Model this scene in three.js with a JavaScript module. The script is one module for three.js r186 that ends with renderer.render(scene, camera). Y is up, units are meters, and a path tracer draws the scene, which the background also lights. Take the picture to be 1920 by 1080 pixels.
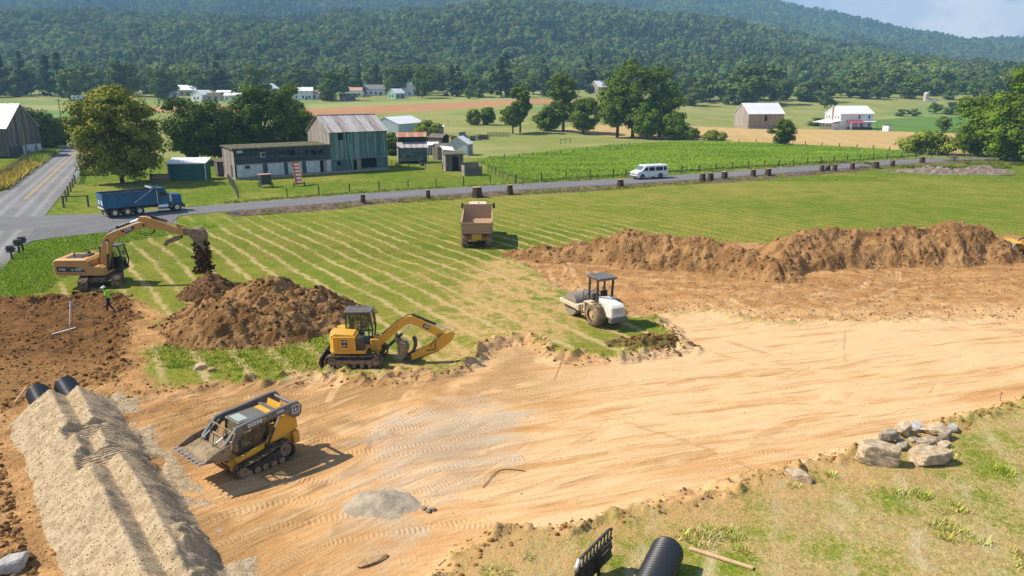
import * as THREE from 'three';
import { mergeGeometries, toCreasedNormals } from 'three/addons/utils/BufferGeometryUtils.js';
import { RoundedBoxGeometry } from 'three/addons/geometries/RoundedBoxGeometry.js';
import { MarchingCubes } from 'three/addons/objects/MarchingCubes.js';
import { FontLoader } from 'three/addons/loaders/FontLoader.js';
import { TextGeometry } from 'three/addons/geometries/TextGeometry.js';

// ---------------------------------------------------------------- camera, sky, sun, exposure
const scene = new THREE.Scene();
const EYE = 14, FOCAL = 1400, PITCH = Math.atan(372 / FOCAL);
const camera = new THREE.PerspectiveCamera(2 * Math.atan(540 / FOCAL) * 180 / Math.PI, 16 / 9, 0.5, 9000);
camera.position.set(0, EYE, 0);
camera.rotation.set(-PITCH, 0, 0);
scene.add(camera);
const renderer = new THREE.WebGLRenderer({ antialias: true });
renderer.toneMapping = THREE.LinearToneMapping;
renderer.toneMappingExposure = 1.58;
renderer.shadowMap.enabled = true;
const sun = new THREE.DirectionalLight(new THREE.Color(1.0, 0.915, 0.775), 5.0);
sun.position.set(-92, 100, -8);
sun.castShadow = true;
Object.assign(sun.shadow.camera, { left: -170, right: 170, top: 170, bottom: -170, near: 1, far: 600 });
sun.shadow.camera.updateProjectionMatrix();
sun.shadow.mapSize.set(4096, 4096);
sun.target.position.set(0, 0, -80);
sun.position.add(sun.target.position);
scene.add(sun, sun.target);

// ---------------------------------------------------------------- noise and small maths
function rng(seed) { let a = seed >>> 0; return () => { a |= 0; a = a + 0x6D2B79F5 | 0; let t = Math.imul(a ^ a >>> 15, 1 | a); t = t + Math.imul(t ^ t >>> 7, 61 | t) ^ t; return ((t ^ t >>> 14) >>> 0) / 4294967296; }; }
const NT = new Float32Array(65536); { const r = rng(77); for (let i = 0; i < 65536; i++) NT[i] = r(); }
function noise(x, y) {
  const xi = Math.floor(x), yi = Math.floor(y); let u = x - xi, v = y - yi;
  u = u * u * (3 - 2 * u); v = v * v * (3 - 2 * v);
  const a = xi & 255, b = (xi + 1) & 255, c = (yi & 255) << 8, d = ((yi + 1) & 255) << 8;
  const p = NT[a + c], q = NT[b + c], r = NT[a + d], s = NT[b + d];
  return p + (q - p) * u + (r - p) * v + (p - q - r + s) * u * v;
}
function fbm(x, y, o = 4) { let s = 0, a = 0.5, n = 0; for (let i = 0; i < o; i++) { s += a * noise(x, y); n += a; x = x * 2.03 + 17.3; y = y * 2.03 + 9.1; a *= 0.5; } return s / n; }
function noise3(x, y, z) { return (noise(x + z * 0.71, y + 31.7) + noise(y * 1.03 + 11.3, z + x * 0.63) + noise(z * 0.97 + 57.1, x + y * 0.59)) / 3; }
const clamp = (x, a = 0, b = 1) => x < a ? a : x > b ? b : x;
const ss = (a, b, x) => { const t = clamp((x - a) / (b - a)); return t * t * (3 - 2 * t); };
const lerp = (a, b, t) => a + (b - a) * t;
const mix3 = (a, b, t) => [a[0] + (b[0] - a[0]) * t, a[1] + (b[1] - a[1]) * t, a[2] + (b[2] - a[2]) * t];
const toS = (l) => l <= 0.0031308 ? l * 12.92 : 1.055 * Math.pow(l, 1 / 2.4) - 0.055;
const SL = new Uint8Array(4097); for (let i = 0; i <= 4096; i++) SL[i] = Math.round(255 * toS(i / 4096));
const put = (d, k, c) => { d[k] = SL[clamp(c[0]) * 4096 | 0]; d[k + 1] = SL[clamp(c[1]) * 4096 | 0]; d[k + 2] = SL[clamp(c[2]) * 4096 | 0]; d[k + 3] = 255; };
function lerpTab(tab, x) { if (x <= tab[0][0]) return tab[0][1]; for (let i = 1; i < tab.length; i++) if (x <= tab[i][0]) { const t = (x - tab[i - 1][0]) / (tab[i][0] - tab[i - 1][0]); const s = t * t * (3 - 2 * t); return lerp(tab[i - 1][1], tab[i][1], s * 0.5 + t * 0.5); } return tab[tab.length - 1][1]; }

// ---------------------------------------------------------------- the sky: summer air with a few small clouds, the same all round
{
  const puffs = [], pr = rng(19); for (let i = 0; i < 34; i++) puffs.push([(pr() - 0.5) * 6.283, 0.07 + 0.3 * pr(), 0.05 + 0.05 * pr(), i]); { const q = ray(1850, 22), L = Math.hypot(...q); puffs.push([Math.atan2(q[2], q[0]), Math.asin(q[1] / L), 0.075, 40]); }
  const W = 2048, Hh = 1024, d = new Float32Array(W * Hh * 4);
  for (let j = 0; j < Hh; j++) for (let i = 0; i < W; i++) {
    const el = ((j + 0.5) / Hh - 0.5) * Math.PI, az = ((i + 0.5) / W - 0.5) * 2 * Math.PI;
    const y = Math.sin(el), cx = Math.cos(el) * Math.cos(az), cz = Math.cos(el) * Math.sin(az);
    const t = Math.pow(clamp(y), 0.3);
    let c = mix3([0.57, 0.655, 0.77], [0.045, 0.115, 0.30], t);
    if (y > 0.005) {
      const q = 3.2 + 5 * y;
      const n = fbm(cx * q * 4 + 40, cz * q * 4 + y * 30 + 13.0, 6), big = fbm(cx * 5 + 3.4, cz * 5 + y * 9 + 8.2, 3);
      const m = ss(0.50, 0.68, n * 0.62 + big * 0.42) * 0.85;
      let pf = 0; for (const [pa, pe, ps, k] of puffs) { let da = az - pa; da -= Math.round(da / 6.2832) * 6.2832; da *= Math.cos(pe); const de = (el - pe) * 1.6; if (Math.abs(da) > ps * 2 || Math.abs(de) > ps * 2) continue; const dd = Math.hypot(da, de) / ps; pf = Math.max(pf, ss(0.15, 0.75, 1.15 - dd + (fbm(da * 40 + k * 9, de * 46 + k, 5) - 0.5) * 1.9)); }
      const g = fbm(cx * 30 + 5, cz * 30 + y * 60, 4);
      c = mix3(c, [0.60 + 0.1 * g, 0.585 + 0.1 * g, 0.585 + 0.1 * g], m * 0.5);
      c = mix3(c, [0.66, 0.65, 0.655], pf * 0.8 * (0.7 + 0.5 * g));
    }
    const k = (j * W + i) * 4; d[k] = c[0]; d[k + 1] = c[1]; d[k + 2] = c[2]; d[k + 3] = 1;
  }
  const t = new THREE.DataTexture(d, W, Hh, THREE.RGBAFormat, THREE.FloatType);
  t.mapping = THREE.EquirectangularReflectionMapping; t.magFilter = THREE.LinearFilter; t.needsUpdate = true;
  scene.background = t; scene.environment = t;
}
scene.fog = new THREE.FogExp2(new THREE.Color(0.34, 0.66, 1.0), 0.00028);

// ---------------------------------------------------------------- helpers for things and parts
const taken = {};
function numbered(n) { if (!(n in taken)) { taken[n] = 0; return n; } return n + '_' + String(++taken[n]).padStart(3, '0'); }
function tag(o, label, category, group, kind) { o.userData.label = label; if (category) o.userData.category = category; if (group) o.userData.group = group; if (kind) o.userData.kind = kind; return o; }
function thing(name, label, category, x, y, z, turn = 0, group) { const g = new THREE.Group(); g.name = numbered(name); g.position.set(x, y, z); g.rotation.y = turn; scene.add(g); return tag(g, label, category, group); }
const _v = new THREE.Vector3();
function finish(g) {                       // uv in metres by the main axis of each face
  if (g.index) g = g.toNonIndexed();
  if (!g.attributes.normal) g.computeVertexNormals();
  const p = g.attributes.position, n = p.count, uv = new Float32Array(n * 2);
  for (let i = 0; i < n; i += 3) {
    const ax = p.getX(i), ay = p.getY(i), az = p.getZ(i), bx = p.getX(i + 1) - ax, by = p.getY(i + 1) - ay, bz = p.getZ(i + 1) - az, cx = p.getX(i + 2) - ax, cy = p.getY(i + 2) - ay, cz = p.getZ(i + 2) - az;
    const nx = Math.abs(by * cz - bz * cy), ny = Math.abs(bz * cx - bx * cz), nz = Math.abs(bx * cy - by * cx);
    for (let k = i; k < i + 3; k++) {
      const x = p.getX(k), y = p.getY(k), z = p.getZ(k);
      if (nz >= nx && nz >= ny) { uv[k * 2] = x; uv[k * 2 + 1] = y; } else if (nx >= ny) { uv[k * 2] = z; uv[k * 2 + 1] = y; } else { uv[k * 2] = x; uv[k * 2 + 1] = z; }
    }
  }
  const o = new THREE.BufferGeometry();
  o.setAttribute('position', p); o.setAttribute('normal', g.attributes.normal); o.setAttribute('uv', new THREE.BufferAttribute(uv, 2));
  if (g.attributes.color) o.setAttribute('color', g.attributes.color);
  return o;
}
function part(name, gs, mat, parent = scene) {
  gs = (Array.isArray(gs) ? gs.flat() : [gs]).map(finish);
  const m = new THREE.Mesh(gs.length > 1 ? mergeGeometries(gs) : gs[0], mat);
  m.name = parent === scene ? numbered(name) : name; m.castShadow = m.receiveShadow = true; parent.add(m); return m;
}
function xf(g, x = 0, y = 0, z = 0, rx = 0, ry = 0, rz = 0) { if (rz) g.rotateZ(rz); if (rx) g.rotateX(rx); if (ry) g.rotateY(ry); return g.translate(x, y, z); }
const box = (w, h, d, x = 0, y = 0, z = 0, rx = 0, ry = 0, rz = 0) => xf(new THREE.BoxGeometry(w, h, d), x, y, z, rx, ry, rz);
const rbox = (w, h, d, x = 0, y = 0, z = 0, r = 0.03, rx = 0, ry = 0, rz = 0) => xf(new RoundedBoxGeometry(w, h, d, 2, Math.min(r, w / 2.01, h / 2.01, d / 2.01)), x, y, z, rx, ry, rz);
const cylZ = (r, d, x = 0, y = 0, z = 0, seg = 20) => xf(new THREE.CylinderGeometry(r, r, d, seg), x, y, z, Math.PI / 2);
const cylY = (r, h, x = 0, y = 0, z = 0, seg = 12, r2 = r) => xf(new THREE.CylinderGeometry(r2, r, h, seg), x, y, z);
function rod(a, b, r, seg = 8, r2 = r) {
  const A = new THREE.Vector3(...a), B = new THREE.Vector3(...b), L = A.distanceTo(B), g = new THREE.CylinderGeometry(r2, r, L, seg);
  g.applyQuaternion(new THREE.Quaternion().setFromUnitVectors(new THREE.Vector3(0, 1, 0), B.clone().sub(A).normalize()));
  return g.translate((A.x + B.x) / 2, (A.y + B.y) / 2, (A.z + B.z) / 2);
}
function beam(a, b, w, h) {                // square bar from a to b, w across, h in the upright plane
  const A = new THREE.Vector3(...a), B = new THREE.Vector3(...b), L = A.distanceTo(B), m = new THREE.Matrix4(), X = B.clone().sub(A).normalize();
  let Z = new THREE.Vector3().crossVectors(X, new THREE.Vector3(0, 1, 0)); if (Z.lengthSq() < 1e-6) Z.set(0, 0, 1); Z.normalize();
  m.makeBasis(X, new THREE.Vector3().crossVectors(Z, X), Z);
  return new THREE.BoxGeometry(L, h, w).applyMatrix4(m).translate((A.x + B.x) / 2, (A.y + B.y) / 2, (A.z + B.z) / 2);
}
function ext(pts, depth, zc = 0, bevel = 0.02) {   // side outline in x,y swept across z
  const s = new THREE.Shape(pts.map((p) => new THREE.Vector2(p[0], p[1])));
  const g = new THREE.ExtrudeGeometry(s, { depth: depth - 2 * bevel, bevelEnabled: bevel > 0, bevelSize: bevel * 0.8, bevelThickness: bevel, bevelSegments: 1, curveSegments: 6 });
  return g.translate(0, 0, zc - depth / 2 + bevel);
}
function tube(pts, r, seg = 24, rs = 6, closed = false) { return new THREE.TubeGeometry(new THREE.CatmullRomCurve3(pts.map((p) => new THREE.Vector3(...p)), closed), seg, r, rs, closed); }
function torus(R, r, x, y, z, seg = 24) { return xf(new THREE.TorusGeometry(R, r, 10, seg), x, y, z); }

const matte = (o) => new THREE.MeshPhysicalMaterial({ specularIntensity: 0.12, ...o });      // dry earth, leaves and rough wood have next to no sheen
// ---------------------------------------------------------------- where a line of sight meets the land
function ray(px, py) { const dx = (px - 960) / FOCAL, dy = -(py - 540) / FOCAL, c = Math.cos(PITCH), s = Math.sin(PITCH); return [dx, dy * c - s, -dy * s - c]; }
function G(px, py, e = 0) { const r = ray(px, py), t = (e - EYE) / r[1]; return [r[0] * t, r[2] * t]; }
function spot(px, py) { const r = ray(px, py); let t = 10, st = 1; for (; t < 4000; t += st) { st = 0.4 + t * 0.004; if (EYE + r[1] * t <= land(r[0] * t, r[2] * t)) break; } for (let k = 0; k < 12; k++) { st *= 0.5; t += EYE + r[1] * t <= land(r[0] * t, r[2] * t) ? -st : st; } return [r[0] * t, EYE + r[1] * t, r[2] * t]; }
const S3 = (d) => FOCAL / d;

// ---------------------------------------------------------------- the lie of the land
const H1 = []; for (const [px, py] of [[-900, 60], [-300, 52], [0, 44], [300, 50], [520, 62], [700, 50], [850, 42], [1000, 36], [1150, 42], [1280, 56], [1420, 76], [1560, 104], [1700, 132], [1920, 140], [2300, 130], [3000, 130]]) H1.push([(px - 960) / FOCAL * 1180, EYE + (168 - py) / FOCAL * 1180]);
const H2 = []; for (const [px, py] of [[-1400, -70], [-200, -75], [400, -70], [800, -50], [1050, -32], [1200, -14], [1310, 1], [1400, 12], [1500, 28], [1580, 44], [1650, 62], [1700, 76], [1760, 84], [1800, 80], [1920, 74], [2100, 66], [2600, 50], [3400, 60]]) H2.push([(px - 960) / FOCAL * 2300, EYE + (168 - py) / FOCAL * 2300 - 14]);
function land(x, z) {
  const d = -z, start = lerp(195, 285, ss(-20, 130, x));
  let h = 11 * ss(start, start + 290, d) + ss(380, 600, d) * 3;
  h += 0.9 * ss(140, 260, d) * (fbm(x * 0.012 + 5, z * 0.012, 3) - 0.5);
  if (d > 560) {
    const w = d + 90 * (fbm(x * 0.004, z * 0.004 + 7, 3) - 0.5);
    const a = lerpTab(H1, x), b = lerpTab(H2, x);
    const t1 = clamp((w - 590) / 590); const up = Math.pow(t1, 1.25);
    let hh = lerp(h, a, up);
    if (w > 1180) { const t2 = clamp((w - 1180) / 1120); hh = t2 < 0.2 ? lerp(a, a - 8, ss(0, 0.2, t2)) : lerp(a - 8, b, Math.pow((t2 - 0.2) / 0.8, 1.1)); if (w > 2300) hh = b - (w - 2300) * 0.25; }
    const gul = (fbm(x * 0.0058 + 3, z * 0.0030 + 1, 4) - 0.5) * 1.9;
    h = hh + gul * 34 * ss(640, 900, d) * (1 - 0.85 * ss(2080, 2300, w)) * (1 - 0.6 * Math.exp(-Math.pow((w - 1180) / 90, 2)));
  }
  return h;
}

// ---------------------------------------------------------------- outlines of the ground's areas, in metres
const W_ = (pts) => pts.map(([a, b]) => G(a, b));
function sdfGrid(poly, cell = 0.3, pad = 6) {
  let x0 = 1e9, x1 = -1e9, z0 = 1e9, z1 = -1e9; for (const [x, z] of poly) { x0 = Math.min(x0, x); x1 = Math.max(x1, x); z0 = Math.min(z0, z); z1 = Math.max(z1, z); }
  x0 -= pad; x1 += pad; z0 -= pad; z1 += pad;
  const nx = Math.ceil((x1 - x0) / cell) + 1, nz = Math.ceil((z1 - z0) / cell) + 1, f = new Float32Array(nx * nz);
  for (let j = 0; j < nz; j++) for (let i = 0; i < nx; i++) {
    const x = x0 + i * cell, z = z0 + j * cell; let d = 1e9, inside = false;
    for (let k = 0, m = poly.length - 1; k < poly.length; m = k++) {
      const [ax, az] = poly[m], [bx, bz] = poly[k], ex = bx - ax, ez = bz - az, t = clamp(((x - ax) * ex + (z - az) * ez) / (ex * ex + ez * ez)), qx = x - ax - ex * t, qz = z - az - ez * t;
      d = Math.min(d, qx * qx + qz * qz);
      if ((az > z) !== (bz > z) && x < ax + (z - az) / (bz - az) * ex) inside = !inside;
    }
    f[j * nx + i] = inside ? Math.sqrt(d) : -Math.sqrt(d);
  }
  return (x, z) => {                         // metres inside the outline (negative outside)
    const u = (x - x0) / cell, v = (z - z0) / cell; if (u < 0 || v < 0 || u >= nx - 1 || v >= nz - 1) return -pad;
    const i = u | 0, j = v | 0, a = u - i, b = v - j, k = j * nx + i;
    return (f[k] * (1 - a) + f[k + 1] * a) * (1 - b) + (f[k + nx] * (1 - a) + f[k + nx + 1] * a) * b;
  };
}
const SAND = sdfGrid(W_([[360, 1130], [330, 1000], [290, 930], [240, 850], [200, 775], [230, 742], [420, 712], [600, 702], [740, 702], [860, 684], [930, 640], [985, 630], [1050, 668], [1180, 662], [1292, 645], [1235, 598], [1185, 584], [1290, 568], [1450, 592], [1700, 586], [2100, 570], [2100, 700], [1920, 752], [1800, 790], [1640, 835], [1450, 888], [1300, 928], [1150, 962], [1000, 990], [880, 1015], [800, 1130]]));
const SOIL = sdfGrid(W_([[-150, 560], [60, 556], [130, 550], [190, 548], [246, 552], [248, 600], [240, 660], [215, 715], [100, 745], [30, 765], [-150, 790]]));
const DIRT = sdfGrid(W_([[-150, 560], [60, 556], [246, 556], [300, 590], [330, 650], [265, 690], [300, 720], [420, 714], [430, 780], [250, 840], [300, 980], [330, 1130], [-200, 1130]]));
const REDS = sdfGrid(W_([[960, 478], [1010, 468], [1100, 460], [1300, 452], [1500, 455], [1900, 440], [2150, 440], [2150, 600], [1700, 592], [1450, 596], [1300, 572], [1190, 590], [1130, 552], [1060, 545], [1010, 512]]));
const SMEAR = sdfGrid(W_([[745, 775], [820, 748], [900, 745], [950, 765], [965, 800], [930, 850], [860, 890], [780, 915], [745, 955], [690, 945], [665, 905], [705, 860], [700, 810]]));
const SMEAR2 = sdfGrid(W_([[705, 1000], [745, 970], [795, 980], [780, 1010], [735, 1030]]));
const TRAMP = sdfGrid(W_([[780, 640], [830, 560], [900, 500], [960, 480], [1010, 510], [1060, 560], [1050, 650], [930, 660], [870, 690], [760, 705], [600, 705], [590, 690], [800, 680]]));
const LUSH = sdfGrid(W_([[-100, 560], [-100, 470], [60, 448], [240, 432], [380, 412], [410, 425], [250, 450], [150, 470], [110, 520], [60, 556]]));
const DRYR = sdfGrid(W_([[800, 1130], [880, 1015], [1150, 962], [1450, 888], [1640, 835], [1920, 760], [2300, 700], [2300, 1130]]));
const GREENSPOT = sdfGrid(W_([[270, 655], [340, 648], [450, 655], [560, 640], [620, 625], [600, 690], [420, 700], [300, 690]]));
// the pale and brown stock of the ground
const C = {
  sand: [0.49, 0.278, 0.118], sandP: [0.60, 0.40, 0.212], sandD: [0.35, 0.175, 0.060], grey: [0.36, 0.30, 0.225],
  soil: [0.155, 0.076, 0.026], soilD: [0.062, 0.030, 0.010], soilL: [0.30, 0.165, 0.062], red: [0.32, 0.165, 0.062], redL: [0.42, 0.24, 0.105],
  green: [0.105, 0.165, 0.010], green2: [0.145, 0.18, 0.015], yel: [0.255, 0.225, 0.042], straw: [0.42, 0.325, 0.145], lush: [0.105, 0.205, 0.009], dry: [0.33, 0.25, 0.105],
};
const APRON = sdfGrid(W_([[-120, 520], [-40, 500], [2, 490], [30, 468], [62, 452], [120, 444], [220, 434], [320, 420], [338, 404], [200, 402], [90, 404], [20, 420], [-120, 470]]), 0.3, 2);
const turnAt = (x, z, a) => [x * Math.cos(a) + z * Math.sin(a), -x * Math.sin(a) + z * Math.cos(a)];
function weights(x, z) {
  const w = (fbm(x * 0.55 + 3, z * 0.55, 3) - 0.5) * 2.0, f = (fbm(x * 2.7, z * 2.7 + 5, 3) - 0.5) * 1.3;
  const so = ss(-1.5, 0.5, REDS(x, z)) * 2.2, sm = so > 0 ? (fbm(x * 0.3 + z * 0.2, z * 1.6, 4) - 0.5) * 4 * Math.min(1, so) : 0;
  return { s: ss(-0.25 - so, 0.35 + so, SAND(x, z) + w * 0.8 + f * 0.7 + sm), b: ss(-0.25, 0.25, SOIL(x, z) + w * 0.5 + f * 0.8), d: ss(-0.5, 0.5, DIRT(x, z) + w + f), r: ss(-0.25, 0.3, REDS(x, z) + w * 0.5 + f * 0.8), t: ss(-1.6, 1.2, TRAMP(x, z) + w * 1.5 + f), g: ss(-0.4, 0.5, GREENSPOT(x, z) + w + f) };
}
function strips(x, z, lower) {               // rows of cut hay left lying
  const p = lower ? (x * 0.93 + z * 0.37) / 2.05 : (x * 0.83 - z * 0.555) / 1.78;
  const q = p + (fbm(x * 0.12 + 9, z * 0.12, 2) - 0.5) * (lower ? 0.7 : 0.5) + (noise(x * 1.4, z * 1.4) - 0.5) * 0.18;
  const t = Math.abs(q - Math.floor(q) - 0.5) * 2;
  return ss(lower ? 0.62 : 0.64, 1.0, t + (noise(x * 5, z * 5) - 0.5) * 0.22) * (0.4 + 0.6 * ss(0.3, 0.62, fbm(x * 0.35 + 31, z * 0.35, 3))) * (lower ? ss(0.30, 0.55, fbm(x * 0.9 + 3, z * 0.9, 3)) : 1);
}
function grassAt(x, z, fine) {               // colour of the turf
  const l = fbm(x * 0.055 + 1, z * 0.055 + 4, 3), m = fbm(x * 0.6 + 7, z * 0.6, 3);
  const dry = ss(-1, 1.2, DRYR(x, z)), lush = ss(-1.4, 1.5, LUSH(x, z) + (m - 0.5) * 3), field = z < -62 && z > -150;
  let s = clamp((l - 0.16) * 1.1 + (m - 0.5) * 1.0 + (fine - 0.5) * 2.0);
  let c = mix3(mix3(C.green, C.green2, clamp(m * 1.6 - 0.3)), C.yel, s);
  const st = strips(x, z, dry > 0.5);
  c = mix3(c, C.straw, clamp(st * (dry > 0.5 ? 0.62 : 0.95 * ss(-86, -70, z) * ss(22, 8, x) + 0.34) * (0.55 + fine * 0.9)));
  if (dry > 0) { const dd = dry * clamp(0.74 + (m - 0.5) * 3.0 + (fine - 0.5) * 1.8 - (fbm(x * 0.25, z * 0.25 + 50, 3) - 0.42) * 2.4 * ss(3, 9, x)); c = mix3(c, mix3([0.27, 0.185, 0.07], C.straw, clamp(fine * 1.6 - 0.3)), clamp(dd)); c = mix3(c, [0.46, 0.40, 0.25], st * dry * 0.5); }
  return mix3(c, mix3(C.lush, C.green2, fine * 0.7), lush * 0.85);
}
// the near ground's own relief
function relief(x, z) {
  if (z < -75 || z > 10) return 0;
  const w = (fbm(x * 0.55 + 3, z * 0.55, 3) - 0.5) * 2.0, f = (fbm(x * 2.7, z * 2.7 + 5, 2) - 0.5) * 1.3, k = ss(-75, -66, z);
  const s = SAND(x, z) + w * 0.8 + f * 0.5;
  const rr = REDS(x, z), soft = ss(-1.5, 0.5, rr) * 2.5; let h = -0.34 * ss(-0.1 - soft, 0.9 + soft, s) * ss(-18, -8, x + z * 0.0) - 0.16 * ss(-0.1, 0.9, s) * (1 - ss(-18, -8, x));
  h += (fbm(x * 0.16 + 2, z * 0.16, 3) - 0.5) * 0.30;
  const so = SOIL(x, z) + w * 0.5 + f * 0.8;
  h += -0.30 * ss(0, 1.4, so) + ss(-0.4, 0.3, so) * (fbm(x * 1.7, z * 1.7 + 8, 4) - 0.42) * (0.16 + 0.5 * ss(1.6, 0.2, so));
  const r = REDS(x, z) + w * 0.5 + f * 0.8; h += ss(-0.3, 0.4, r) * ((fbm(x * 1.5 + 9, z * 1.5, 4) - 0.5) * 0.26 - 0.12);
  const di = DIRT(x, z); h += ss(0, 1, di) * (fbm(x * 1.3 + 5, z * 1.3, 4) - 0.5) * 0.24;
  if (s > 0) { const [u, v] = turnAt(x, z, x < -6 ? -0.75 : -0.3); h += (fbm(u * 0.22, v * 0.9, 3) - 0.5) * 0.16 * ss(0, 1, s); }
  // rough lip where the turf was cut
  const lip = Math.exp(-Math.pow((s + 0.15) / 0.35, 2)) * ss(0.2, -1.2, r) * ss(0.3, -1, di); h += lip * Math.max(0, fbm(x * 2.2 + 4, z * 2.2, 3) - 0.42) * 0.9;
  return h * k;
}
const hG = (x, z) => land(x, z) + relief(x, z);
function on(px, py, e = 0) { let [x, z] = G(px, py, e); for (let i = 0; i < 3; i++) [x, z] = G(px, py, e + hG(x, z)); return [x, hG(x, z), z]; }

// wheel and track marks: lanes pressed into the soil
const lanes = [];
{
  const r = rng(5);
  const add = (pts, gap, wid, per, dep, bare) => { for (const o of gap ? [-gap / 2, gap / 2] : [0]) lanes.push({ pts, o, wid, per, dep, bare }); };
  for (let i = 0; i < 64; i++) {
    const x = -16 + 42 * r(), z = -21 - 21 * r(); if (SAND(x, z) < 0.5) continue;
    let a = lerp(-0.95, -0.2, ss(-12, 4, x)) + (r() - 0.5) * 0.75; const bend = (r() - 0.5) * 0.09, n = 6 + r() * 16 | 0, pts = [[x, z]];
    for (let k = 0; k < n; k++) { a += bend; const [px, pz] = pts[pts.length - 1]; pts.push([px + Math.cos(a) * 0.9, pz + Math.sin(a) * 0.9]); }
    add(pts, x < 0 ? 1.55 : 1.9, x < 0 ? 0.42 : 0.5, 0.15 + 0.06 * r(), (x < 0 ? 0.012 : 0.007) + 0.014 * r(), 0);
  }
  for (let i = 0; i < 150; i++) { const x = -16 + 48 * r(), z = -20 - 26 * r(); if (SAND(x, z) < 0.3) continue; let a = lerp(-0.95, -0.2, ss(-12, 4, x)) + (r() - 0.5) * (i % 3 ? 0.5 : 2.4); const bend = (r() - 0.5) * (i % 3 ? 0.06 : 0.2), n = 5 + r() * 14 | 0, pts = [[x, z]]; for (let k = 0; k < n; k++) { a += bend; const [px, pz] = pts[pts.length - 1]; pts.push([px + Math.cos(a) * 0.9, pz + Math.sin(a) * 0.9]); } lanes.push({ pts, o: 0, wid: 0.12 + 0.5 * r(), per: 0, dep: 0.015 + 0.03 * r(), bare: 0.25 + 0.5 * r(), dark: r() < 0.4 }); }
  const P = (a) => a.map(([x, y]) => G(x, y));
  for (const a of [[[300, 830], [370, 880], [480, 900], [640, 905]], [[560, 830], [700, 815], [860, 790], [960, 740]], [[330, 1010], [460, 960], [620, 930], [760, 930]], [[440, 1060], [560, 990], [700, 960], [900, 930]], [[250, 790], [350, 770], [480, 745], [640, 735]], [[700, 1010], [860, 990], [1060, 1000], [1180, 1040]]]) add(P(a), 1.55, 0.42, 0.17, 0.022, 0.15);
  // fans of tyre marks worn through the turf near the two diggers and the roller
  for (let i = 0; i < 15; i++) { const e = [930 + 130 * r(), 640 + 25 * r()], s = [760 + 330 * r(), 440 + 90 * r()], m = [(e[0] + s[0]) / 2 + (r() - 0.5) * 120, (e[1] + s[1]) / 2]; add(P([s, m, e]), 1.9, 0.42, 0, 0.02, 0.42 + 0.3 * r()); }
  for (let i = 0; i < 8; i++) add(P([[960 + 40 * r(), 640], [1050, 560 + i * 12], [1190 + 60 * r(), 610 + 5 * i]]), 1.9, 0.45, 0, 0.02, 0.35);
  for (let i = 0; i < 5; i++) add(P([[640 + 50 * i, 690], [800 + 40 * i, 690 - 12 * i], [980, 640 - 20 * i]]), 1.6, 0.4, 0, 0.02, 0.4);
  for (const a of [[[560, 560], [800, 520], [1000, 430]], [[660, 620], [900, 560], [960, 470]], [[300, 580], [420, 640], [600, 640]]]) add(P(a), 2.1, 0.6, 0, 0.01, 0.5);
  for (const a of [[[1250, 608], [1300, 585], [1280, 560]], [[1440, 612], [1400, 585], [1330, 556]], [[1500, 612], [1420, 580], [1370, 552]], [[1560, 600], [1700, 560], [1690, 500]], [[1500, 560], [1640, 540], [1660, 498]], [[1920, 560], [1700, 555], [1500, 540], [1330, 545]], [[1880, 520], [1700, 530], [1560, 560], [1400, 600]], [[1100, 520], [1250, 530], [1500, 545]]]) add(P(a), 2.0, 0.5, 0.3, 0.05, 0.3 + 0.25 * r());
}
function drawLanes(x0, z0, sx, sz, N, hgt, bare) {
  for (const L of lanes) {
    const c = new THREE.CatmullRomCurve3(L.pts.map(([x, z]) => new THREE.Vector3(x, 0, z))), len = c.getLength(), ns = Math.ceil(len * sx * 1.2), P = c.getSpacedPoints(Math.min(ns, 2600)), n = P.length - 1;
    for (let i = 0; i < n; i++) {
      const a = P[i], b = P[i + 1], dx = b.x - a.x, dz = b.z - a.z, q = Math.hypot(dx, dz) || 1, tx = -dz / q, tz = dx / q, s = i / n * len, end = ss(0, 1.2, s) * ss(0, 1.2, len - s);
      const m = Math.ceil(L.wid * sx * 1.3);
      for (let k = 0; k <= m; k++) {
        const e = k / m - 0.5, o = L.o + e * L.wid, x = a.x + tx * o, z = a.z + tz * o, u = (x - x0) * sx | 0, v = (z - z0) * sz | 0;
        if (u < 0 || v < 0 || u >= N || v >= N) continue;
        const soft = ss(0.5, 0.38, Math.abs(e)) * end * ss(0.32, 0.6, fbm(x * 0.9 + L.o * 9, z * 0.9, 3));
        const bar = L.per ? (Math.sin(2 * Math.PI * (s + Math.abs(e) * 0.05) / L.per) * 0.5 - 0.35) : -0.6, id = v * N + u;
        hgt[id] = lerp(hgt[id], bar * L.dep, soft); if (L.bare) bare[id] = L.dark ? Math.min(bare[id], -soft * L.bare * 0.8) : Math.max(bare[id], soft * L.bare * (0.4 + 0.9 * noise(x * 6, z * 6)));
      }
    }
  }
}
function dataTex(d, w, h, srgb) { const t = new THREE.DataTexture(d, w, h, THREE.RGBAFormat); if (srgb) t.colorSpace = THREE.SRGBColorSpace; t.magFilter = THREE.LinearFilter; t.minFilter = THREE.LinearMipmapLinearFilter; t.generateMipmaps = true; t.wrapS = t.wrapT = THREE.ClampToEdgeWrapping; t.needsUpdate = true; return t; }
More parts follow.
